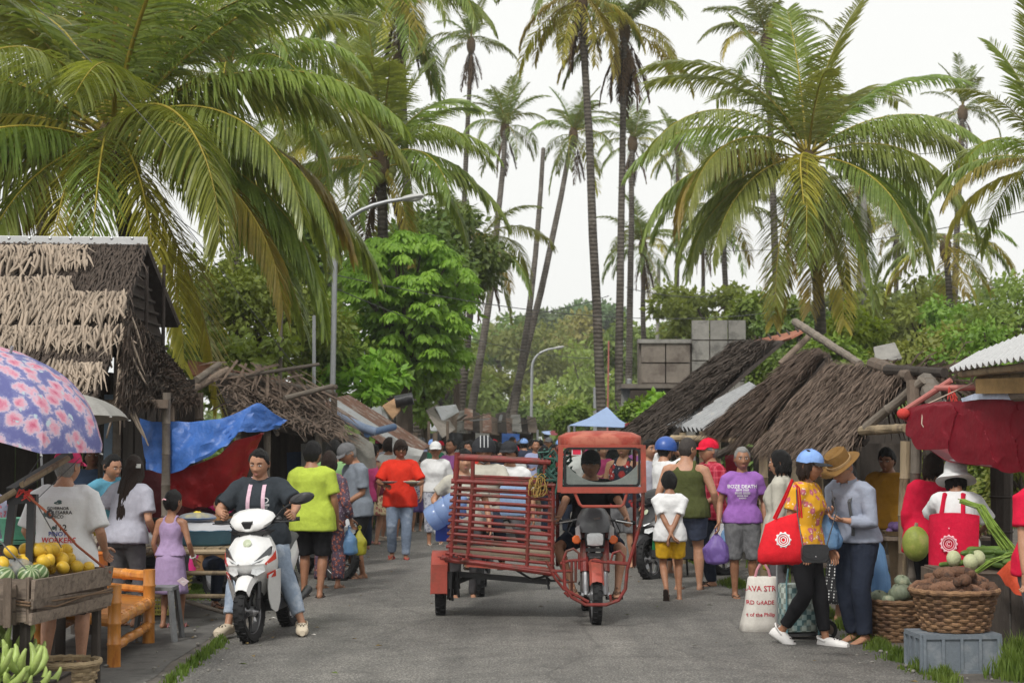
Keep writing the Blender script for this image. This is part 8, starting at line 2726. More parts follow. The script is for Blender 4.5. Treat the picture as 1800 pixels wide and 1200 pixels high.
for k in range(70):
 u,v = rr.uniform(.14,1),rr.uniform(0,1)
 lay = (0,1,2)[k % 3] if k < 66 else 2
 y = .10+u*(.90-.08*lay)
 x =-.06-v*(.44-.12*lay)-.05*lay
 z = .815+.064*lay+rr.uniform(-.008,.008)+.02*math.sin(u*3)
 if y < .42 and x >-.32:
  continue
 p = crM @ Vector((x,y,z))
 link('mango',rr.choice(MANG),loc=p,rot=(rr.uniform(0,6),rr.uniform(0,6),rr.uniform(0,6)),scale=rr.uniform(.92,1.15),label='yellow mango piled in the long plank crate',cat='mango',group='mangoes in the plank crate')
stripe = new_mat('melon_striped')
m_,n_q,l_q,b_q = stripe
vq = coords(n_q,l_q,'Object')
wq = n_q.new('ShaderNodeTexGradient')
wq.gradient_type = 'RADIAL'
l_q.new(vq,wq.inputs[0])
sq = math_node(n_q,l_q,'SINE',math_node(n_q,l_q,'ADD',math_node(n_q,l_q,'MULTIPLY',wq.outputs['Fac'],62),math_node(n_q,l_q,'MULTIPLY',noise_node(n_q,l_q,vq,18,3).outputs[0],3)))
l_q.new(ramp(n_q,l_q,sq,[(.2,(.09,.16,.05)),(.62,(.42,.48,.28))]),b_q.inputs['Base Color'])
b_q.inputs['Roughness'].default_value = .35
m_striped = m_
for k,(x,y,r_) in enumerate([(-.10,.20,.075),(-.22,.10,.07),(-.12,.36,.07)]):
 o_ = MB().ell((0,0,0),(r_,r_,r_*.92),nu=20,nv=12).build('melon',m_striped,label=['striped green melon at the near corner of the crate','striped melon under the clear plastic','striped melon below the mangoes'][k],cat='melon')
 o_.location = crM @ Vector((x,y,.82))
 o_.rotation_euler = (.6,.5,k)
wm = thing('watermelon','half watermelon with pale flesh leaning at the crate end','watermelon',crM @ Vector((-.46,.12,.9)))
mb = MB()
rings = []
for i in range(8):
 t = math.pi/2*i/7
 rings.append([Vector((.15*math.cos(t)*math.cos(a),.15*math.cos(t)*math.sin(a),-.15*math.sin(t))) for a in [2*math.pi*j/22 for j in range(22)]])
mb.loft(rings)
mb.build('rind',m_striped,wm)
MB().lathe([(.147,.001),(.13,.006),(.01,.008)],22).build('flesh',mt('melon_flesh',(.62,.38,.34),rough=.4,var=.15),wm)
wm.rotation_euler = (R(38),R(28),0)
for k in range(3):
 bg_ = thing('produce_bag',['clear plastic bag of greens on the crate','clear bag of sliced fruit next to the striped melon','crumpled clear bag at the crate end'][k],'plastic bag',crM @ Vector((-.30-.08*k,.22+.15*(k == 0)-.1*(k == 2),.84)))
 mb = MB()
 rings = []
 for i in range(8):
  t = math.pi*(i+.3)/7.6
  rings.append([Vector((.13*math.sin(t)*math.cos(a)*(1+.18*noise.noise((a*1.5,t*2,k))),.11*math.sin(t)*math.sin(a),-.07*math.cos(t)+.012*math.sin(a*5+k))) for a in [2*math.pi*j/22 for j in range(22)]])
 mb.loft(rings)
 mb.build('bag_body',mp_clear,bg_,sharp=0)
 for q in range(4):
  MB().ell((rnd(-.07,.07),rnd(-.05,.05),rnd(-.02,.02)),(.04,.035,.03)).build('content',m_mid if k == 0 else m_white_cl,bg_)
# ---- black stand with cords, next to the crate
bs = thing('metal_stand','black metal hanging stand with cords beside the mango crate','stand',(P(45,765,11.7).x,11.7,0))
o = Vector((P(45,765,11.7).x,11.7,0))
for x0,x1 in ((8,25),(52,56)):
 a,b = P(x0,1005,11.7)-o,P(x1,868,11.7)-o
 MB().beam((a.x,0,0),a,.05,.05).build('leg',m_blackp,bs,smooth=False)
 MB().beam(a,b,.055,.05).build('upright',m_blackp,bs,smooth=False)
MB().beam(P(14,878,11.7)-o,P(66,876,11.7)-o,.06,.06).build('top_bar',m_blackp,bs,smooth=False)
MB().beam(P(20,862,11.7)-o,P(120,800,12.2)-o,.09,.04).build('brace',m_blackp,bs,smooth=False)
MB().tube([P(38,852,11.68)-o,P(120,805,12.1)-o],.022,8).build('bamboo_arm',m_bamboo,bs)
MB().tube([P(-10,885,11.6)-o,P(28,862,11.65)-o],.022,8).build('bamboo_arm',m_bamboo,bs)
cd = thing('tie_cord','red cord with a ring stretched from the stand to the crate corner','cord',P(50,872,11.6))
o2 = P(50,872,11.6)
MB().tube([P(50,872,11.6)-o2,P(88,905,11.6)-o2,P(135,958,11.9)-o2,P(194,1006,12.2)-o2],.009,6).build('cord',mt('cord_rust',(.35,.10,.05),rough=.7),cd)
MB().tube([P(88,903,11.58)-o2+Vector((.02*math.cos(t),0,.024*math.sin(t))) for t in np.linspace(0,6.283,13)],.008,6).build('ring',m_blackp,cd)
mb = MB()
for k in range(14):
 a = P(46+rnd(-12,12),866+rnd(-5,5),11.62)-o2
 mb.tube([a,a+Vector((rnd(-.03,.03),0,rnd(-.03,.02))),a+Vector((rnd(-.04,.04),0,rnd(-.05,.0)))],.005,5)
mb.build('knot',mt('cord_red',(.5,.05,.04)),cd)
mb = MB()
mb.tube([P(62,880,11.6)-o2,P(108,962,11.8)-o2],.004,5)
mb.tube([P(42,846,11.6)-o2,P(84,784,11.9)-o2],.004,5)
mb.tube([P(0,950,11.3)-o2,P(46,1000,11.2)-o2],.005,5)
mb.tube([P(66,876,11.6)-o2,P(140,805,12)-o2],.003,5)
mb.build('thin_wire',m_wire,cd)
# ---- umbrellas
uf = new_mat('umbrella_flowers')
m_,n_q,l_q,b_q = uf
vq = coords(n_q,l_q,'Object')
wv = mix_node(n_q,l_q,.10,vq,noise_node(n_q,l_q,vq,9,4,.7).outputs['Color'])
v1 = n_q.new('ShaderNodeTexVoronoi')
v1.inputs['Scale'].default_value = 9.5
l_q.new(wv,v1.inputs['Vector'])
pet = noise_node(n_q,l_q,vq,42,4,.7)
dd = math_node(n_q,l_q,'ADD',v1.outputs['Distance'],math_node(n_q,l_q,'MULTIPLY',math_node(n_q,l_q,'SUBTRACT',pet.outputs[0],.5),.55))
flw = ramp(n_q,l_q,dd,[(.0,(.58,.12,.22)),(.18,(.70,.24,.36)),(.36,(.76,.42,.52)),(.50,(.66,.56,.68)),(.60,(.24,.25,.50)),(.8,(.16,.17,.42))])
v2 = n_q.new('ShaderNodeTexVoronoi')
v2.inputs['Scale'].default_value = 15
l_q.new(wv,v2.inputs['Vector'])
d2_ = math_node(n_q,l_q,'ADD',v2.outputs['Distance'],math_node(n_q,l_q,'MULTIPLY',math_node(n_q,l_q,'SUBTRACT',pet.outputs[0],.5),.5))
sm_ = ramp(n_q,l_q,d2_,[(.18,(1,1,1)),(.26,(0,0,0))])
pk_ = ramp(n_q,l_q,v2.outputs['Color'],[(.5,(0,0,0)),(.52,(1,1,1))])
fl2 = mix_node(n_q,l_q,math_node(n_q,l_q,'MULTIPLY',sm_,pk_),flw,(.55,.66,.72))
l_q.new(fl2,b_q.inputs['Base Color'])
b_q.inputs['Roughness'].default_value = .5
tq = n_q.new('ShaderNodeBsdfTranslucent')
l_q.new(fl2,tq.inputs[0])
mq = n_q.new('ShaderNodeMixShader')
mq.inputs[0].default_value = .3
l_q.new(b_q.outputs[0],mq.inputs[1])
l_q.new(tq.outputs[0],mq.inputs[2])
l_q.new(mq.outputs[0],n_q['Material Output'].inputs[0])
m_umb = m_
def umbrella(c,rad,h,rot,mat,label,n=8,pole_len=1.2,seed=0):
 root = thing('market_umbrella',label,'umbrella',c)
 root.rotation_euler = rot
 for k in range(n):
  a0,a1 = 2*math.pi*k/n,2*math.pi*(k+1)/n
  rows = []
  for i in range(11):
   t = i/10
   el = t*1.32
   row = []
   for j in range(7):
    u = j/6
    a = a0+(a1-a0)*u
    rr_ = rad*math.sin(el)/math.sin(1.32)
    sagf = 1-.045*t*math.sin(math.pi*u)-.0
    z = h*(math.cos(el)-math.cos(1.32))/(1-math.cos(1.32))-.018*math.sin(math.pi*u)*t+(.03*math.sin(math.pi*u) if i == 10 else 0)
    row.append((rr_*sagf*math.cos(a),rr_*sagf*math.sin(a),z))
   rows.append(row)
  MB().grid(rows,thick=.002).build('canopy_panel',mat,root,sharp=60)
  pts = [(rad*math.sin(t*1.32)/math.sin(1.32)*.99*math.cos(a0),rad*math.sin(t*1.32)/math.sin(1.32)*.99*math.sin(a0),h*(math.cos(t*1.32)-math.cos(1.32))/(1-math.cos(1.32))-.008) for t in np.linspace(0,1,9)]
  MB().tube(pts,.004,5).build('rib',m_steel,root)
  MB().tube([pts[-1],Vector(pts[-1])*1.03],.006,6).build('rib_tip',m_white_cl,root)
  MB().tube([(0,0,h*.25),pts[4]],.003,5).build('strut',m_steel,root)
 MB().tube([(0,0,-pole_len),(0,0,h+.05)],.011,8).build('pole',m_steel,root)
 return root
umbrella(P(-16,724,11.9),.82,.44,(R(9),R(20),0),m_umb,'pink and violet flowered umbrella tilted over the fruit crate',8,1.0)
umbrella(P(70,745,15.6),.80,.30,(R(-4),R(-3),R(20)),m_grey_cl,'plain grey umbrella behind the flowered umbrella',8,1.9)
MB().tube([P(-20,740,13.0),P(60,700,14)],.02,7).build('prop_pole',m_bamboo,label='bamboo prop under the umbrellas',cat='pole')
# ---- varnished bamboo bench
A_,B_,C_ = G(200,1172),G(261,1130),G(64,1153)
D_ = B_+(C_-A_)
bn_ = thing('bamboo_bench','glossy orange bamboo bench with thick corner posts','bench',A_)
def bl_(p,z):
 q = Vector(p)-A_
 return Vector((q.x,q.y,z))
for p,h in ((A_,.62),(B_,.62),(C_,.40),(D_,.62)):
 mb = MB()
 pr = [(.052,0)]
 for k in range(1,4):
  z = h*k/4+.02
  pr += [(.050,z-.014),(.056,z-.003),(.056,z+.003),(.050,z+.014)]
 pr += [(.051,h),(.04,h+.001),(.038,h-.012)]
 mb.lathe(pr,16,bl_(p,0))
 mb.build('leg',m_bam_or,bn_)
for (p,q,z,r_) in [(C_,A_,.345,.048),(A_,B_,.345,.05),(C_,D_,.345,.045),(D_,B_,.345,.045),(A_,B_,.15,.036),(C_,D_,.15,.036),(D_,B_,.565,.046),(D_,B_,.45,.03),(C_,D_,.5,.03)]:
 pole(bn_,bl_(p,z),bl_(q,z),r_,m_bam_or,'rail',True,r_,int(z*100))
nsl = 15
for k in range(nsl):
 t = (k+.5)/nsl
 a,b = bl_(Vector(C_).lerp(D_,t),.385),bl_(Vector(A_).lerp(B_,t),.385)
 MB().beam(a,b,.084,.014).build('slat',m_bam_or,bn_,smooth=False)
# ---- bamboo sales tables with fruit
tb = thing('bamboo_table','bamboo sales table with a basin and yellow fruit behind the girl','table',(-3.3,16.9,0))
o = Vector((-3.3,16.9,0))
zT = .66
for y in (-.55,.0,.5):
 pole(tb,(-1.2,y,zT-.02),(.66,y,zT-.02),.032,m_bamboo,'rail')
for k in range(13):
 MB().beam((-1.15+k*.145,-.55,zT+.015),(-1.15+k*.145,.52,zT+.015),.13,.016).build('slat',m_bamboo,tb,smooth=False)
for x,y in ((-1.1,-.5),(.62,-.5),(-1.1,.45),(.62,.45)):
 pole(tb,(x,y,-.05),(x,y,zT+.06),.035,m_bamboo_grey,'leg')
pole(tb,(-1.1,-.5,.22),(.62,-.5,.22),.025,m_bamboo,'stretcher')
pole(tb,(-1.1,-.5,.44),(.62,-.5,.44),.025,m_bamboo,'stretcher')
pole(tb,(.1,-.5,.2),(.6,-.5,.05),.022,m_bamboo_grey,'brace')
LEM = MB().ell((0,0,0),(.028,.028,.031),nu=8,nv=6).mesh('calamansi',mt('small_yellow_fruit',(.62,.46,.04),rough=.4,obj_var=.2,var=.15))
rr = random.Random(2)
k = 0
for lay in range(5):
 for i in range(60-lay*11):
  u,v = rr.uniform(-1,1),rr.uniform(-1,1)
  x,y =-.72+u*(.42-.05*lay),-.2+v*(.3-.045*lay)
  link('yellow_fruit',LEM,loc=o+Vector((x,y,zT+.05+lay*.042)),rot=(rr.uniform(0,3),0,rr.uniform(0,3)),scale=rr.uniform(.9,1.25),label='small yellow fruit heaped on the bamboo table',cat='fruit',group='yellow fruit heap on the bamboo table')
bs_ = thing('plastic_basin','wide blue plastic basin covered with clear film','basin',o+Vector((.30,-.12,zT+.025)))
MB().lathe([(.24,0),(.27,.02),(.33,.14),(.345,.15),(.335,.155),(.32,.14),(.26,.03),(.01,.025)],36).build('basin',mt('basin_blue',(.10,.26,.40),rough=.35,var=.12),bs_)
mb = MB()
mb.lathe([(.345,.152),(.30,.185),(.2,.215),(.08,.22),(.01,.222)],30)
mb.v = [(x,y,z+.02*noise.noise((x*12,y*12,1))) for x,y,z in mb.v]
mb.build('film_cover',mp_white,bs_)
pt = thing('fruit_plate','blue plate of yellow fruit on top of the basin','plate',o+Vector((.22,-.12,zT+.255)))
MB().lathe([(.09,0),(.14,.012),(.19,.03),(.185,.034),(.1,.01),(.01,.008)],28).build('plate',mt('plate_blue',(.05,.10,.22),rough=.3),pt)
for i in range(16):
 a,q = rr.uniform(0,6.28),rr.uniform(0,.11)
 link('fruit',LEM,pt,loc=(q*math.cos(a),q*math.sin(a),.03+.04*(1-q/.11)))
MB().ell((0,0,.03),(.19,.16,.055),nu=20,nv=10).build('plastic_wrap',mp_clear,pt)
for i,(x,y,lb) in enumerate(((.0,-.38,'crumpled clear bag hanging from the table edge'),(-.22,-.3,'white plastic heap between fruit and basin'),(-.95,-.35,'folded clear sheet at the table end'))):
 mb = MB()
 rings = []
 for q in range(8):
  t = math.pi*(q+.3)/7.6
  rings.append([Vector((.13*math.sin(t)*math.cos(a)*(1+.3*noise.noise((a*2,t*2,i))),.09*math.sin(t)*math.sin(a),-.07*math.cos(t)+.02*math.sin(a*4+i))) for a in [2*math.pi*j/18 for j in range(18)]])
 mb.loft(rings)
 w_o = mb.build('plastic_sheet',mp_clear if i != 1 else mp_white,label=lb,cat='plastic sheet',sharp=0)
 w_o.location = o+Vector((x,y-(.16 if i == 0 else 0),zT+.07-(.05 if i == 0 else 0)))
m_ycr = mt('crate_yellow',(.55,.5,.12),rough=.5,var=.12)
for i,(x,z,lb) in enumerate(((-.1,.24,'pale yellow slatted basket on the lower rail of the table'),(-.25,.02,'pale yellow slatted basket on the ground under the table'))):
 b_ = thing('plastic_basket',lb,'basket',o+Vector((x,-.15,z)),group='yellow baskets under the table')
 for q in range(5):
  zz = .01+q*.04
  s_ = .9+.1*q/4
  mb = MB()
  for (ax,ay,bx_,by) in ((-.26,-.17,.26,-.17),(.26,-.17,.26,.17),(.26,.17,-.26,.17),(-.26,.17,-.26,-.17)):
   mb.beam((ax*s_,ay*s_,zz),(bx_*s_,by*s_,zz),.008,.018)
  mb.build('rim' if q == 4 else 'slat_ring',m_ycr,b_,smooth=False)
 mb = MB()
 for q in range(18):
  xx =-.25+.5*q/17
  mb.beam((xx*.9,-.155,.0),(xx,-.172,.17),.010,.006)
 mb.build('lattice',m_ycr,b_,smooth=False)
 MB().box((0,0,.005),(.46,.3,.01)).build('base',m_ycr,b_)
gt = thing('produce_table','dark wooden table with garlic heaps behind the long haired woman','table',(-4.2,16.4,0))
o = Vector((-4.2,16.4,0))
for k in range(6):
 MB().box((.0,-.42+k*.16,.66),(1.5,.15,.03)).build('plank',m_wood,gt,smooth=False)
for x,y in ((-.7,-.4),(.7,-.4),(-.7,.35),(.7,.35)):
 pole(gt,(x,y,-.05),(x,y,.65),.035,m_wood_dk,'leg',False)
GAR = MB().lathe([(.008,-.022),(.028,-.014),(.034,0),(.026,.016),(.010,.028),(.005,.045)],9).mesh('garlic',mt('garlic',(.58,.50,.40),rough=.7,var=.2,scale=20,obj_var=.25))
for i in range(140):
 u,v = rr.gauss(0,.45),rr.uniform(-1,1)
 if abs(u) > 1:
  continue
 link('garlic_bulb',GAR,loc=o+Vector((.1+u*.5,-.1+v*.3,.70+.09*max(0,1-abs(u)-abs(v)*.5)*rr.uniform(.3,1.3))),rot=(rr.uniform(-1,1),rr.uniform(-1,1),0),scale=rr.uniform(.8,1.2),label='garlic bulb in the pale heap on the wooden table',cat='garlic',group='garlic heap on the wooden table')
for i in range(30):
 link('shallot',GAR,loc=o+Vector((.45+rr.uniform(-.15,.2),-.25+rr.uniform(-.12,.3),.70+rr.uniform(0,.05))),rot=(rr.uniform(-1,1),rr.uniform(-1,1),0),scale=.8,label='dark shallot beside the garlic heap',cat='shallot',group='shallots on the wooden table').material_slots[0].link = 'OBJECT'
m_sha = mt('shallot',(.12,.05,.05),rough=.6,var=.3)
for ob in COL.objects:
 if ob.name.startswith('shallot'):
  ob.material_slots[0].material = m_sha
ob_ = thing('orange_bin','orange plastic tub behind the white printed shirt','tub',(P(155,765,15.2).x,15.2,0))
MB().lathe([(.15,.35),(.17,.37),(.19,.70),(.2,.71),(.185,.715),(.165,.4),(.01,.38)],24).build('tub',mt('tub_orange',(.55,.17,.03),rough=.4),ob_)
MB().lathe([(.13,0),(.14,.34)],14).build('stand',m_wood_dk,ob_)
gb_ = thing('green_basin','green plastic tubs stacked on a shelf behind the black stand','tub',P(35,935,13.2))
MB().lathe([(.13,-.05),(.16,.1),(.165,.11),(.12,.105)],22).build('tub',mt('tub_green',(.10,.30,.20),rough=.4),gb_)
MB().lathe([(.17,-.085),(.19,-.06),(.19,-.055),(.1,-.06)],22).build('tray',mt('tub_mint',(.2,.5,.36),rough=.4),gb_)
MB().box((0,0,-.12),(.7,.4,.05)).build('shelf',m_wood_dk,gb_)
for x in (-.3,.3):
 MB().box((x,0,-.57),(.05,.3,.86)).build('leg',m_wood_dk,gb_)
st = thing('plastic_stool','grey plastic stool beside the bamboo bench','stool',(P(283,765,14.75).x,14.75,0))
m_stool = mt('stool_grey',(.16,.165,.17),rough=.5)
MB().loft([[Vector((x*.14,y*.14,z)) for x,y in ((-1,-1),(1,-1),(1,1),(-1,1))] for z in (.43,.46)]).build('seat',m_stool,st,smooth=False)
for sx_ in (-1,1):
 for sy in (-1,1):
  MB().beam((sx_*.17,sy*.17,0),(sx_*.12,sy*.12,.44),.045,.03).build('leg',m_stool,st,smooth=False)
# ---- green bananas and baskets by the road
m_ban = mt('banana_green',(.33,.43,.12),rough=.4,var=.15,scale=6,obj_var=.15,alt=(.45,.50,.2),altf=.6)
def banana_mesh():
 pts = [(.0,0,0),(.02,0,.03),(.05,0,.09),(.06,0,.15),(.045,0,.20),(.03,0,.22)]
 return MB().tube(pts,[.008,.016,.025,.024,.014,.007],6).mesh('banana',m_ban)
BAN = banana_mesh()
for hnd,(px,py,d,lb) in enumerate([(22,1145,11.4,'upper hand of green bananas at the picture corner'),(48,1192,11.1,'lower hand of green bananas next to the low basket'),(-5,1190,11.0,'hand of green bananas cut by the frame corner')]):
 b_ = thing('banana_hand',lb,'bananas',P(px,py,d),group='green bananas')
 MB().tube([(0,0,-.12),(0,0,.08)],[.03,.02],7).build('stem',m_ban,b_)
 for k in range(15):
  a = k*2*math.pi/8+(.4 if k >= 8 else 0)
  link('banana',BAN,b_,loc=(.02*math.cos(a),.02*math.sin(a),-.07+.08*(k >= 8)),rot=(R(-18)+rnd(-.1,.1),R(18+26*(k < 8)),a),scale=rnd(.9,1.15))
mb = MB()
gp = P(10,1190,11.2)
bt_ = thing('low_crate','low dark wooden crate under the green bananas','crate',(gp.x,11.25,0))
for z in (.05,.13):
 MB().box((0,-.26,z),(.7,.02,.07)).build('slat',m_wood,bt_,smooth=False)
 MB().box((.34,0,z),(.02,.5,.07)).build('slat',m_wood,bt_,smooth=False)
MB().box((0,0,.17),(.7,.5,.02)).build('top',m_wood_dk,bt_,smooth=False)
def basket(label,loc,r0,r1,h,mat,rows=10,stakes=26,group=None,sq=1.0):
 """woven basket: upright stakes with strands that run in front and behind by turns"""
 root = thing('woven_basket',label,'basket',loc,group=group)
 for i in range(rows):
  t = (i+.5)/rows
  rad = r0+(r1-r0)*t
  pts = []
  N = stakes*3
  for j in range(N+1):
   a = 2*math.pi*j/N
   q = rad+.010*math.cos(a*stakes/2+math.pi*i)
   pts.append((q*math.cos(a),q*math.sin(a)*sq,h*t+.006*noise.noise((a*3,i,0))))
  MB().tube(pts,h/rows*.48,5,cap=False,flat=.55).build('weave_strand',mat,root)
 for k in range(stakes):
  a = 2*math.pi*(k+.5)/stakes
  MB().tube([(r0*.97*math.cos(a),r0*.97*math.sin(a)*sq,0),(r1*.99*math.cos(a),r1*.99*math.sin(a)*sq,h)],.008,5).build('stake',mat,root)
 for zz,q in ((h,.018),(h-.012,.014)):
  MB().tube([((r1+.006)*math.cos(a),(r1+.006)*math.sin(a)*sq,zz+.004*math.sin(a*20)) for a in np.linspace(0,2*math.pi,50)],q,6).build('rim',mat,root)
 MB().lathe([(r0,.01),(.01,.011)],20).build('base',mat,root)
 return root
g = G(104,1212)
basket('low frayed basket on the ground by the flip flop',(g.x,12.0,.01),.20,.24,.17,m_basket_lt,6,22)
# ---- taro basket on the grey crate, squash basket, vegetable stall
gc = thing('plastic_crate','dusty grey plastic crate carrying the big root basket','crate',(P(1678,765,12.75).x,12.9,0),R(4))
for (x0,y0,x1,y1) in ((-.29,-.2,.29,-.2),(.29,-.2,.29,.2),(.29,.2,-.29,.2),(-.29,.2,-.29,-.2)):
 a,b = Vector((x0,y0,0)),Vector((x1,y1,0))
 n_ = Vector(((b-a).y,-(b-a).x,0)).normalized()
 MB().beam(a+Vector((0,0,.14)),b+Vector((0,0,.14)),.008,.27).build('side_panel',m_crate_g,gc,smooth=False)
 for z,hh in ((.012,.024),(.268,.034)):
  MB().beam(a+n_*.008+Vector((0,0,z)),b+n_*.008+Vector((0,0,z)),.02,hh).build('rib',m_crate_g,gc,smooth=False)
 L_ = (b-a).length
 for k in range(5 if L_ > .5 else 4):
  t = k/(4 if L_ > .5 else 3)
  p_ = a.lerp(b,.02+.96*t)+n_*.009
  MB().box(p_+Vector((0,0,.14)),(.022,.022,.24)).build('rib',m_crate_g,gc,smooth=False)
MB().box((0,0,.28),(.58,.4,.012)).build('top',m_crate_g,gc,smooth=False)
tp = Vector((P(1680,765,12.85).x,12.95,.29))
basket('large brown basket heaped with roots on the grey crate',tp,.24,.315,.30,m_basket,11,28)
def taro_mesh(seed):
 rr = random.Random(seed)
 mb = MB()
 pts,rad = [],[]
 L = rr.uniform(.17,.27)
 for i in range(9):
  t = i/8
  pts.append(((t-.5)*L,.02*math.sin(t*3+seed),.012*math.sin(t*5)))
  rad.append(.012+.034*math.sin(math.pi*min(1,t*.9+.05))**.6*rr.uniform(.85,1.15))
 mb.tube(pts,rad,10)
 mb.v = [(x,y+.007*noise.noise((x*30,y*30,z*30+seed)),z+.007*noise.noise((x*30+9,y*30,z*30))) for x,y,z in mb.v]
 return mb.mesh('taro_root',m_taro)
TARO = [taro_mesh(i) for i in range(6)]
rr = random.Random(21)
for k in range(46):
 lay = 0 if k < 22 else 1 if k < 37 else 2
 R_ = (.27,.20,.11)[lay]
 a,q = rr.uniform(0,6.28),R_*math.sqrt(rr.uniform(.05,1))
 link('taro_root',TARO[k % 6],loc=tp+Vector((q*math.cos(a),q*math.sin(a),.30+.055*lay+rr.uniform(-.01,.02))),rot=(rr.uniform(-.3,.3),rr.uniform(-.25,.25),rr.uniform(0,6.28)),scale=rr.uniform(.85,1.15),label='knobbly brown root heaped in the large basket',cat='root vegetable',group='roots in the large basket')
sp_ = Vector((P(1578,765,14.7).x+.02,14.8,.0))
basket('darker basket of squashes behind the grey crate',sp_,.25,.29,.34,m_basket,11,26)
def squash_mesh():
 rings = []
 for i in range(12):
  t = math.pi*(i+.2)/11.4
  rings.append([Vector((.10*math.sin(t)*(1-.10*abs(math.sin(a*4.5)))*math.cos(a),.10*math.sin(t)*(1-.10*abs(math.sin(a*4.5)))*math.sin(a),-.075*math.cos(t)*(1-.25*math.exp(-(math.sin(t)*3)**2)))) for a in [2*math.pi*j/36 for j in range(36)]])
 mb = MB().loft(rings)
 mb.tube([(0,0,.05),(.006,0,.08)],[.014,.01],6,mi=0)
 return mb.mesh('squash',mt('squash_green',(.19,.22,.15),rough=.6,var=.35,scale=9,obj_var=.2,alt=(.34,.33,.22),altf=.6))
SQ = squash_mesh()
for k,(x,y,z,s_) in enumerate([(-.02,-.12,.40,1.1),(.17,-.06,.40,1.0),(-.17,.02,.36,.8),(.05,.12,.42,1.0),(.02,-.02,.50,.7),(-.13,-.16,.35,.6)]):
 link('squash',SQ,loc=sp_+Vector((x,y,z)),rot=(rnd(-.4,.4),rnd(-.4,.4),rnd(0,6)),scale=s_,label='ribbed grey green squash in the darker basket',cat='squash',group='squashes in the basket')
vt = thing('vegetable_stand','rough wooden stand heaped with long green vegetables','stand',(P(1770,765,14).x,14.2,0))
o = Vector((P(1770,765,14).x,14.2,0))
for k in range(5):
 MB().box((.1,-.5+k*.2,.64),(1.3,.19,.03),(0,0,.02)).build('plank',m_wood,vt,smooth=False)
for k in range(5):
 MB().box((-.48+k*.24,-.62,.36),(.225,.025,.56),(0,0,.0)).build('board',m_wood_dk,vt,smooth=False)
for k in range(4):
 MB().box((-.56,-.45+k*.25,.36),(.025,.235,.56)).build('board',m_wood,vt,smooth=False)
CUC = MB().tube([(-.15,0,0),(-.12,.004,.0),(-.04,.012,0),(.05,.012,0),(.12,.004,0),(.15,0,0)],[.008,.022,.026,.026,.021,.008],9).mesh('gourd',mt('gourd_green',(.10,.17,.035),rough=.45,var=.3,obj_var=.3,alt=(.2,.28,.08),altf=.6))
for k in range(60):
 lay = k // 24
 link('green_gourd',CUC,loc=o+Vector((rr.uniform(-.5,.5)*(1-.2*lay),rr.uniform(-.35,.45),.69+.05*lay)),rot=(rr.uniform(-.15,.15),rr.uniform(-.15,.15),rr.gauss(.3,.5)),scale=rr.uniform(.8,1.25),label='long green gourd on the rough wooden stand',cat='gourd',group='gourds on the wooden stand')
m_bean = mt('string_bean',(.20,.30,.05),rough=.5,var=.3,scale=20)
for kk,(lb,seg) in enumerate((('bunch of long string beans held up beside the bucket hat',[(1690,880,13.9),(1725,890,13.7),(1745,925,13.6),(1775,965,13.6)]),('bunch of string beans lying on the stand',[(1715,1005,13.6),(1745,985,13.5),(1775,975,13.5),(1800,970,13.5)]))):
 bb = thing('string_beans',lb,'vegetables',P(*seg[1]),group='string beans')
 for k in range(26):
  pts = [P(x+rr.uniform(-3,3)+(k-13)*.55*(.6+.35*i),y+rr.uniform(-4,4),d+rr.uniform(-.04,.04))-P(*seg[1]) for i,(x,y,d) in enumerate(seg)]
  MB().tube(pts,.0042,5).build('bean',m_bean,bb)
for k,(x,y,z) in enumerate(((-.38,-.45,.74),(-.28,-.3,.76),(-.45,-.2,.75))):
 MB().ell(o+Vector((x,y,z)),(.06,.06,.065),nu=14,nv=9).build('cabbage',mt('cabbage_pale',(.48,.50,.30),rough=.6,var=.25,scale=14,bump=.4),label=['pale round gourd at the stand corner','pale round gourd by the bean bunch','pale round gourd at the back of the stand'][k],cat='gourd')
sheet([P(1752,1008,13.4),P(1775,985,13.3),P(1810,975,13.2)],[P(1765,1030,13.35),P(1785,1045,13.2),P(1815,1050,13.1)],8,10,.04,5,3).build('orange_sheet',m_orange_cl,label='orange cloth over the corner of the vegetable stand',cat='cloth')
cf = thing('green_coconut','large green coconut fruit tucked behind the bamboo post','coconut',P(1610,955,15.6))
MB().ell((0,0,0),(.125,.12,.16),nu=18,nv=12).build('husk',mt('husk_green',(.26,.30,.06),rough=.5,var=.3,scale=7,alt=(.4,.36,.12),altf=.6),cf)
MB().tube([(0,0,.15),(.01,0,.19)],[.02,.014],7).build('stalk',m_bamboo,cf)
# ---- bags
M_,o_ = pw['HM'][0]
carrier_bag(wpos(pw,o_+M_ @ Vector((0,-.02,-.09))),.28,.36,mp_purple,'full purple plastic bag in the grey haired woman\'s hand',3)
M_,o_ = gman['HM'][0]
carrier_bag(wpos(gman,o_+M_ @ Vector((0,-.02,-.09))),.26,.38,mp_white,'white plastic shopping bag in the olive shirt man\'s hand',5)
carrier_bag(P(1275,925,18.9),.14,.28,mp_blue,'small blue plastic bag behind the purple bag',6)
M_,o_ = oldm['HM'][0]
carrier_bag(wpos(oldm,o_+M_ @ Vector((0,-.02,-.08))),.25,.33,mp_blue,'light blue plastic bag the old man is looking into',7)
M_,o_ = bei['HM'][0]
carrier_bag(wpos(bei,o_+M_ @ Vector((0,-.02,-.09)))+Vector((-.06,0,0)),.15,.28,mp_yellow,'yellow green plastic bag behind the beige shirt',9)
M_,o_ = fwom['HM'][0]
hq = wpos(fwom,o_+M_ @ Vector((0,-.02,-.09)))
carrier_bag(hq+Vector((-.05,-.02,0)),.18,.32,mp_blue,'blue plastic bag by the flowered trousers',11)
carrier_bag(hq+Vector((.06,.03,-.01)),.16,.32,mp_yellow,'yellow plastic bag next to the blue one',12)
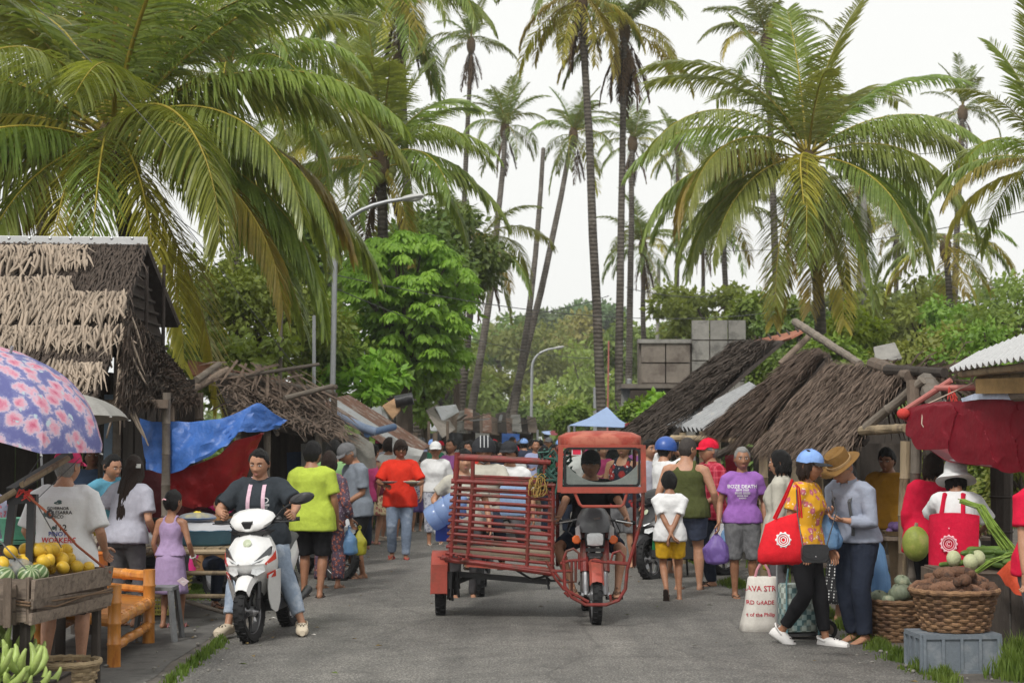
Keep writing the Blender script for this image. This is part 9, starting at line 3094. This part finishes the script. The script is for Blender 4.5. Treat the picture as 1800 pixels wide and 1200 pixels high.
carrier_bag(P(775,905,26.5),.22,.30,mp_white,'clear white bag held by the woman in the pale cap',14)
carrier_bag(P(1545,945,16.8),.2,.55,mp_blue,'dark blue bag hanging inside the thatch stall',15)
pu = thing('pouch','small pale pouch in the hand of the girl in lilac','pouch',P(322,1022,15.2))
mb = MB()
mb.loft([[Vector((x*k*.055,-.012*s,z*k*.042)) for x,z in ((-1,.2),(-.1,1),(1,.1),(.2,-1))] for s,k in ((-1,.92),(0,1.02),(1,.92))])
mb.build('pouch_body',mt('pouch_pink',(.52,.42,.44),rough=.5),pu,smooth=False)
MB().tube([(-.05,0,.01),(0,-.014,.0),(.05,0,.0)],.003,5).build('zipper',m_steel,pu)
tt = thing('tote_bag','big red cloth shoulder bag with a white round emblem','bag',P(1375,945,13.62))
rings = []
for z,w_,dpt in ((.17,.10,.04),(.10,.135,.06),(.0,.165,.085),(-.10,.185,.095),(-.18,.18,.085),(-.205,.15,.05)):
 rings.append([Vector((w_*math.copysign(abs(math.cos(a))**.7,math.cos(a))-.05*(z < .0)*(-z)*2+(.04 if z > .1 else 0),dpt*math.sin(a),z+.018*noise.noise((a*2,z*8,2))+.03*math.cos(a)*(z > .12))) for a in [2*math.pi*j/24 for j in range(24)]])
m_tote = cloth('tote_red',(.66,.02,.03))
mb = MB().loft(rings)
bvh_t = BVHTree.FromPolygons([Vector(v) for v in mb.v],mb.f)
mb.build('bag_body',m_tote,tt,sharp=0)
for dy in (-.05,.05):
 MB().tube([(-.06,dy,.15),(.03,dy*.8,.33),(.085,dy*.6,.46),(.13,dy,.40),(.15,dy,.16)],.015,8,flat=.4).build('shoulder_strap',m_tote,tt)
mb = MB()
for r0,rt in ((.050,.006),(.034,.0045),(.018,.004)):
 pts = []
 for t in np.linspace(0,6.283,25):
  h_ = bvh_t.ray_cast(Vector((-.005+r0*math.cos(t),-.5,-.01+r0*math.sin(t))),Vector((0,1,0)))
  pts.append((h_[0] if h_[0] is not None else Vector((r0*math.cos(t),-.1,r0*math.sin(t))))+Vector((0,-.003,0)))
 mb.tube(pts,rt,5)
for k in range(10):
 t = k*.628
 h_ = bvh_t.ray_cast(Vector((-.005+.055*math.cos(t),-.5,-.01+.055*math.sin(t))),Vector((0,1,0)))
 if h_[0] is not None:
  mb.ell(h_[0],(.010,.005,.010),nu=6,nv=4)
mb.build('bag_emblem',m_print_w,tt)
hbg = thing('handbag','small black flap handbag on a long strap','handbag',P(1432,972,13.0))
mb = MB()
mb.loft([[Vector((x*k,y,z*k)) for x,z in ring_pts([(.02,-.07),(.085,-.068),(.102,-.04),(.10,.03),(.09,.062),(.03,.068)])] for y,k in ((-.04,.93),(-.03,1),(.03,1),(.04,.93))])
mb.build('bag_body',mt('leather_black',(.018,.018,.02),rough=.35,spec=.5),hbg,sharp=30)
mb = MB()
mb.loft([[Vector((x,y,z)) for x,z in ring_pts([(.02,-.045),(.07,-.03),(.098,.0),(.103,.04),(.09,.066),(.03,.072)])] for y in (-.049,-.041)])
mb.build('flap',mt('leather_black',(.018,.018,.02)),hbg,sharp=30)
MB().ell((0,-.052,-.022),.006,nu=8,nv=6).build('clasp',m_chrome,hbg)
MB().tube([(.09,0,.05),P(1470,900,13.05)-P(1432,972,13.0),P(1462,862,13.3)-P(1432,972,13.0)],.005,6).build('strap',m_blackp,hbg)
MB().tube([(-.09,0,.05),P(1402,905,13.1)-P(1432,972,13.0),P(1400,860,13.35)-P(1432,972,13.0)],.005,6).build('strap',m_blackp,hbg)
for (lb,px,py,d,ln) in (('pale band wrist watch',0,0,0,0),):
 M_,o_ = yw_['HM'][1]
 wt_ = MB()
 wt_.tube([o_+M_ @ Vector((.031*math.cos(t),.026*math.sin(t),.035)) for t in np.linspace(0,6.283,17)],.009,6,flat=1.4)
 wt_.build('wrist_watch',mt('watch_pale',(.6,.55,.47),rough=.4),yw_['root'])
# sack with lettering and the wheeled woven bag
g = G(1340,1115)
sk = thing('rice_sack','white woven sack with red lettering and pink tied handles','sack',(g.x,g.y+.12,0))
rings = []
for z,w_,dpt,sx_ in ((.0,.13,.10,-.02),(.02,.165,.13,-.02),(.10,.16,.13,-.01),(.25,.145,.115,.005),(.40,.13,.10,.012),(.49,.13,.06,.018),(.50,.12,.05,.018)):
 rings.append([Vector((sx_+w_*math.copysign(abs(math.cos(a))**.65,math.cos(a))+.010*noise.noise((a*2,z*7,4)),dpt*math.copysign(abs(math.sin(a))**.8,math.sin(a))+.014*noise.noise((a*3,z*9,8)),z)) for a in [2*math.pi*j/32 for j in range(32)]])
mb = MB().loft(rings)
bvh_s = BVHTree.FromPolygons([Vector(v) for v in mb.v],mb.f)
mb.build('sack_body',mt('sack_white',(.60,.57,.52),rough=.75,var=.12,scale=8,bump=.25,bscale=160,alt=(.36,.32,.27),altf=.68),sk,sharp=0)
text_on('sack_print',[('AVA STR',.066,.0,.40),('RD GRADE',.050,-.01,.28),('t of the Philip',.046,-.01,.175)],mt('sack_red',(.42,.03,.05),rough=.7,bump=0),sk,bvh_s,Vector((0,0,0)),X,Z,Vector((0,-1,0)))
for s in (-1,1):
 MB().tube([(s*.07+.02,-.02,.48),(s*.05+.02,-.03,.56),(s*.02+.02,-.02,.61)],.012,7).build('handle',mt('handle_pink',(.5,.22,.26)),sk)
g = G(1408,1128)
tb_ = thing('trolley_bag','wheeled shopping trolley with a checked green woven bag','trolley',(g.x,g.y+.15,0),R(8))
wv = new_mat('woven_check')
m_,n_q,l_q,b_q = wv
vq = coords(n_q,l_q,'Object',(24,24,22))
ck = n_q.new('ShaderNodeTexChecker')
ck.inputs['Scale'].default_value = 1.0
ck.inputs['Color1'].default_value = (.30,.38,.36,1)
ck.inputs['Color2'].default_value = (.03,.07,.07,1)
l_q.new(vq,ck.inputs[0])
l_q.new(mix_node(n_q,l_q,.35,ck.outputs[0],ramp(n_q,l_q,noise_node(n_q,l_q,vq,.35,2).outputs[0],[(.45,(.1,.2,.22)),(.55,(.5,.5,.42))])),b_q.inputs['Base Color'])
b_q.inputs['Roughness'].default_value = .5
rings = []
for z,w_,dpt in ((.08,.15,.10),(.10,.16,.11),(.30,.165,.12),(.46,.16,.11),(.48,.15,.10)):
 rings.append([Vector((w_*math.copysign(abs(math.cos(a))**.5,math.cos(a)),dpt*math.copysign(abs(math.sin(a))**.5,math.sin(a)),z)) for a in [2*math.pi*j/28 for j in range(28)]])
MB().loft(rings).build('woven_bag',m_,tb_)
for s in (-1,1):
 MB().tube([(s*.14,-.14,.05),(s*.14,-.135,.5),(s*.12,-.13,.62)],.008,7).build('frame_bar',mt('trolley_blue',(.1,.2,.22),rough=.4),tb_)
 MB().tube([(s*.14,.14,.05),(s*.14,.14,.9)],.008,7).build('frame_bar',m_steel,tb_)
MB().box((0,0,.06),(.32,.26,.015)).build('base',m_blackp,tb_)
for x,y,r_ in ((.26,-.02,.085),(-.2,-.14,.035),(.14,-.16,.03),(.22,.16,.085)):
 w0 = MB().lathe([(r_*.5,-.012),(r_*.55,-.018),(r_*.2,-.02),(.005,-.022),(.005,.022),(r_*.2,.02),(r_*.55,.018),(r_*.5,.012)],20,(x,y,r_),Matrix.Rotation(R(90),3,'Y') @ Matrix.Identity(3) if r_ < .05 else Matrix.Rotation(R(90),3,'X') @ Matrix.Identity(3)).build('wheel',mt('wheel_rust',(.13,.10,.08),rough=.6),tb_)
 MB().lathe([(r_*.6,-.018),(r_*.95,-.016),(r_,0),(r_*.95,.016),(r_*.6,.018)],24,(x,y,r_),Matrix.Rotation(R(90),3,'Y') if r_ < .05 else Matrix.Rotation(R(90),3,'X'),cap=False).build('tyre',m_rubber,w0)
# ---- goods inside the shaded stalls so that they do not read as empty
rr = random.Random(31)
cols = [(.5,.42,.1),(.12,.25,.08),(.45,.10,.05),(.5,.48,.42),(.2,.12,.3),(.3,.18,.08)]
HP = [MB().ell((0,0,0),(.05,.05,.045),nu=9,nv=6).mesh('fruit',mt('stall_fruit_%d' % i,c,rough=.5,obj_var=.2)) for i,c in enumerate(cols)]
names = ['yellow','green','red','pale','violet','brown']
spots_ = [((-2.95,24.0),'under the torn thatch'),((-2.75,28.6),'by the rusty roof stall'),((3.6,21.2),'under the middle thatch'),((3.5,25.2),'under the long dark thatch'),((4.35,17.8),'inside the fringed thatch stall')]
for si,((x,y),where) in enumerate(spots_):
 t_ = thing('stall_table','plank table with produce trays '+where,'table',(x,y,0),group='stall tables')
 for k in range(4):
  MB().box((0,-.3+k*.2,.70),(1.1,.19,.03)).build('plank',m_wood,t_,smooth=False)
 for ax,ay in ((-.5,-.32),(.5,-.32),(-.5,.32),(.5,.32)):
  pole(t_,(ax,ay,-.05),(ax,ay,.69),.03,m_bamboo_grey,'leg',False)
 for k in range(3):
  tr_ = thing('produce_tray',f'{names[(si + k * 2) % 6]} produce tray on the plank table {where}','tray',(x-.36+k*.36,y-.1,.72))
  MB().lathe([(.12,0),(.16,.05),(.165,.05),(.12,.01)],18).build('tray',m_basket_lt,tr_)
  for q in range(11):
   a,d_ = rr.uniform(0,6.28),.11*math.sqrt(rr.uniform(0,1))
   link('fruit',HP[(si+k*2) % 6],tr_,loc=(d_*math.cos(a),d_*math.sin(a),.05+.05*(q > 6)),scale=rr.uniform(.8,1.1))
for i,(px,py,d,c,lb) in enumerate([(545,800,24.4,(.4,.4,.38),'pale cloth hung under the torn thatch'),(520,815,24.5,(.05,.07,.12),'dark cloth hung under the torn thatch'),(1290,820,23.5,(.3,.02,.04),'wine red cloth hung behind the red cap'),(1400,830,21.4,(.24,.2,.14),'brown sack cloth hung under the middle thatch'),(735,815,33,(.2,.2,.2),'grey cloth hung on the black wrapped stall'),(700,830,31,(.12,.14,.1),'dim green cloth hung at the rusty roof stall'),(1470,840,19.3,(.07,.06,.06),'dark sack hung behind the felt hat')]):
 sheet([P(px-16,py-20,d),P(px+16,py-22,d)],[P(px-15,py+42,d),P(px+14,py+45,d)],8,8,.05,4,i).build('hanging_cloth',cloth('hung_%d' % i,c),label=lb,cat='cloth')
# ---- litter on the road and verge
rr = random.Random(90)
m_lit = [mt('litter_leaf',(.16,.11,.04),var=.3),mt('litter_paper',(.5,.48,.44),var=.2),mt('litter_green',(.1,.14,.03),var=.3)]
mb = MB()
for k in range(220):
 y = rr.uniform(11.5,27)
 x = rr.choice((-2.5,3.0))+rr.gauss(0,.5) if rr.random() < .75 else rr.uniform(-2.3,2.8)
 a,s = rr.uniform(0,6.28),rr.uniform(.012,.04)
 c,d = Vector((math.cos(a),math.sin(a),0)),Vector((-math.sin(a),math.cos(a),0))
 z = .052 if -2.2 < x < 2.8 else .018
 p = Vector((x,y,z))
 mb.add([p-c*s,p-d*s*.5+Vector((0,0,s*.3)),p+c*s,p+d*s*.5+Vector((0,0,s*.2))],[(0,1,2,3)],rr.choice((0,0,1,2)))
link('litter',mb.mesh('litter',m_lit,False),kind='stuff')
# ---- the damp air over the street
hz = MB().box((0,130,15.5),(330,330,33)).build('haze',[],kind='stuff',smooth=False)
hm_ = bpy.data.materials.new('haze')
hm_.use_nodes = True
hm_.node_tree.nodes.clear()
pv = hm_.node_tree.nodes.new('ShaderNodeVolumePrincipled')
pv.inputs['Color'].default_value = (.93,.95,.97,1)
pv.inputs['Density'].default_value = .0005
pv.inputs['Anisotropy'].default_value = .2
hm_.node_tree.links.new(pv.outputs[0],hm_.node_tree.nodes.new('ShaderNodeOutputMaterial').inputs['Volume'])
hz.data.materials.append(hm_)
bpy.data.scenes.remove(TMP)
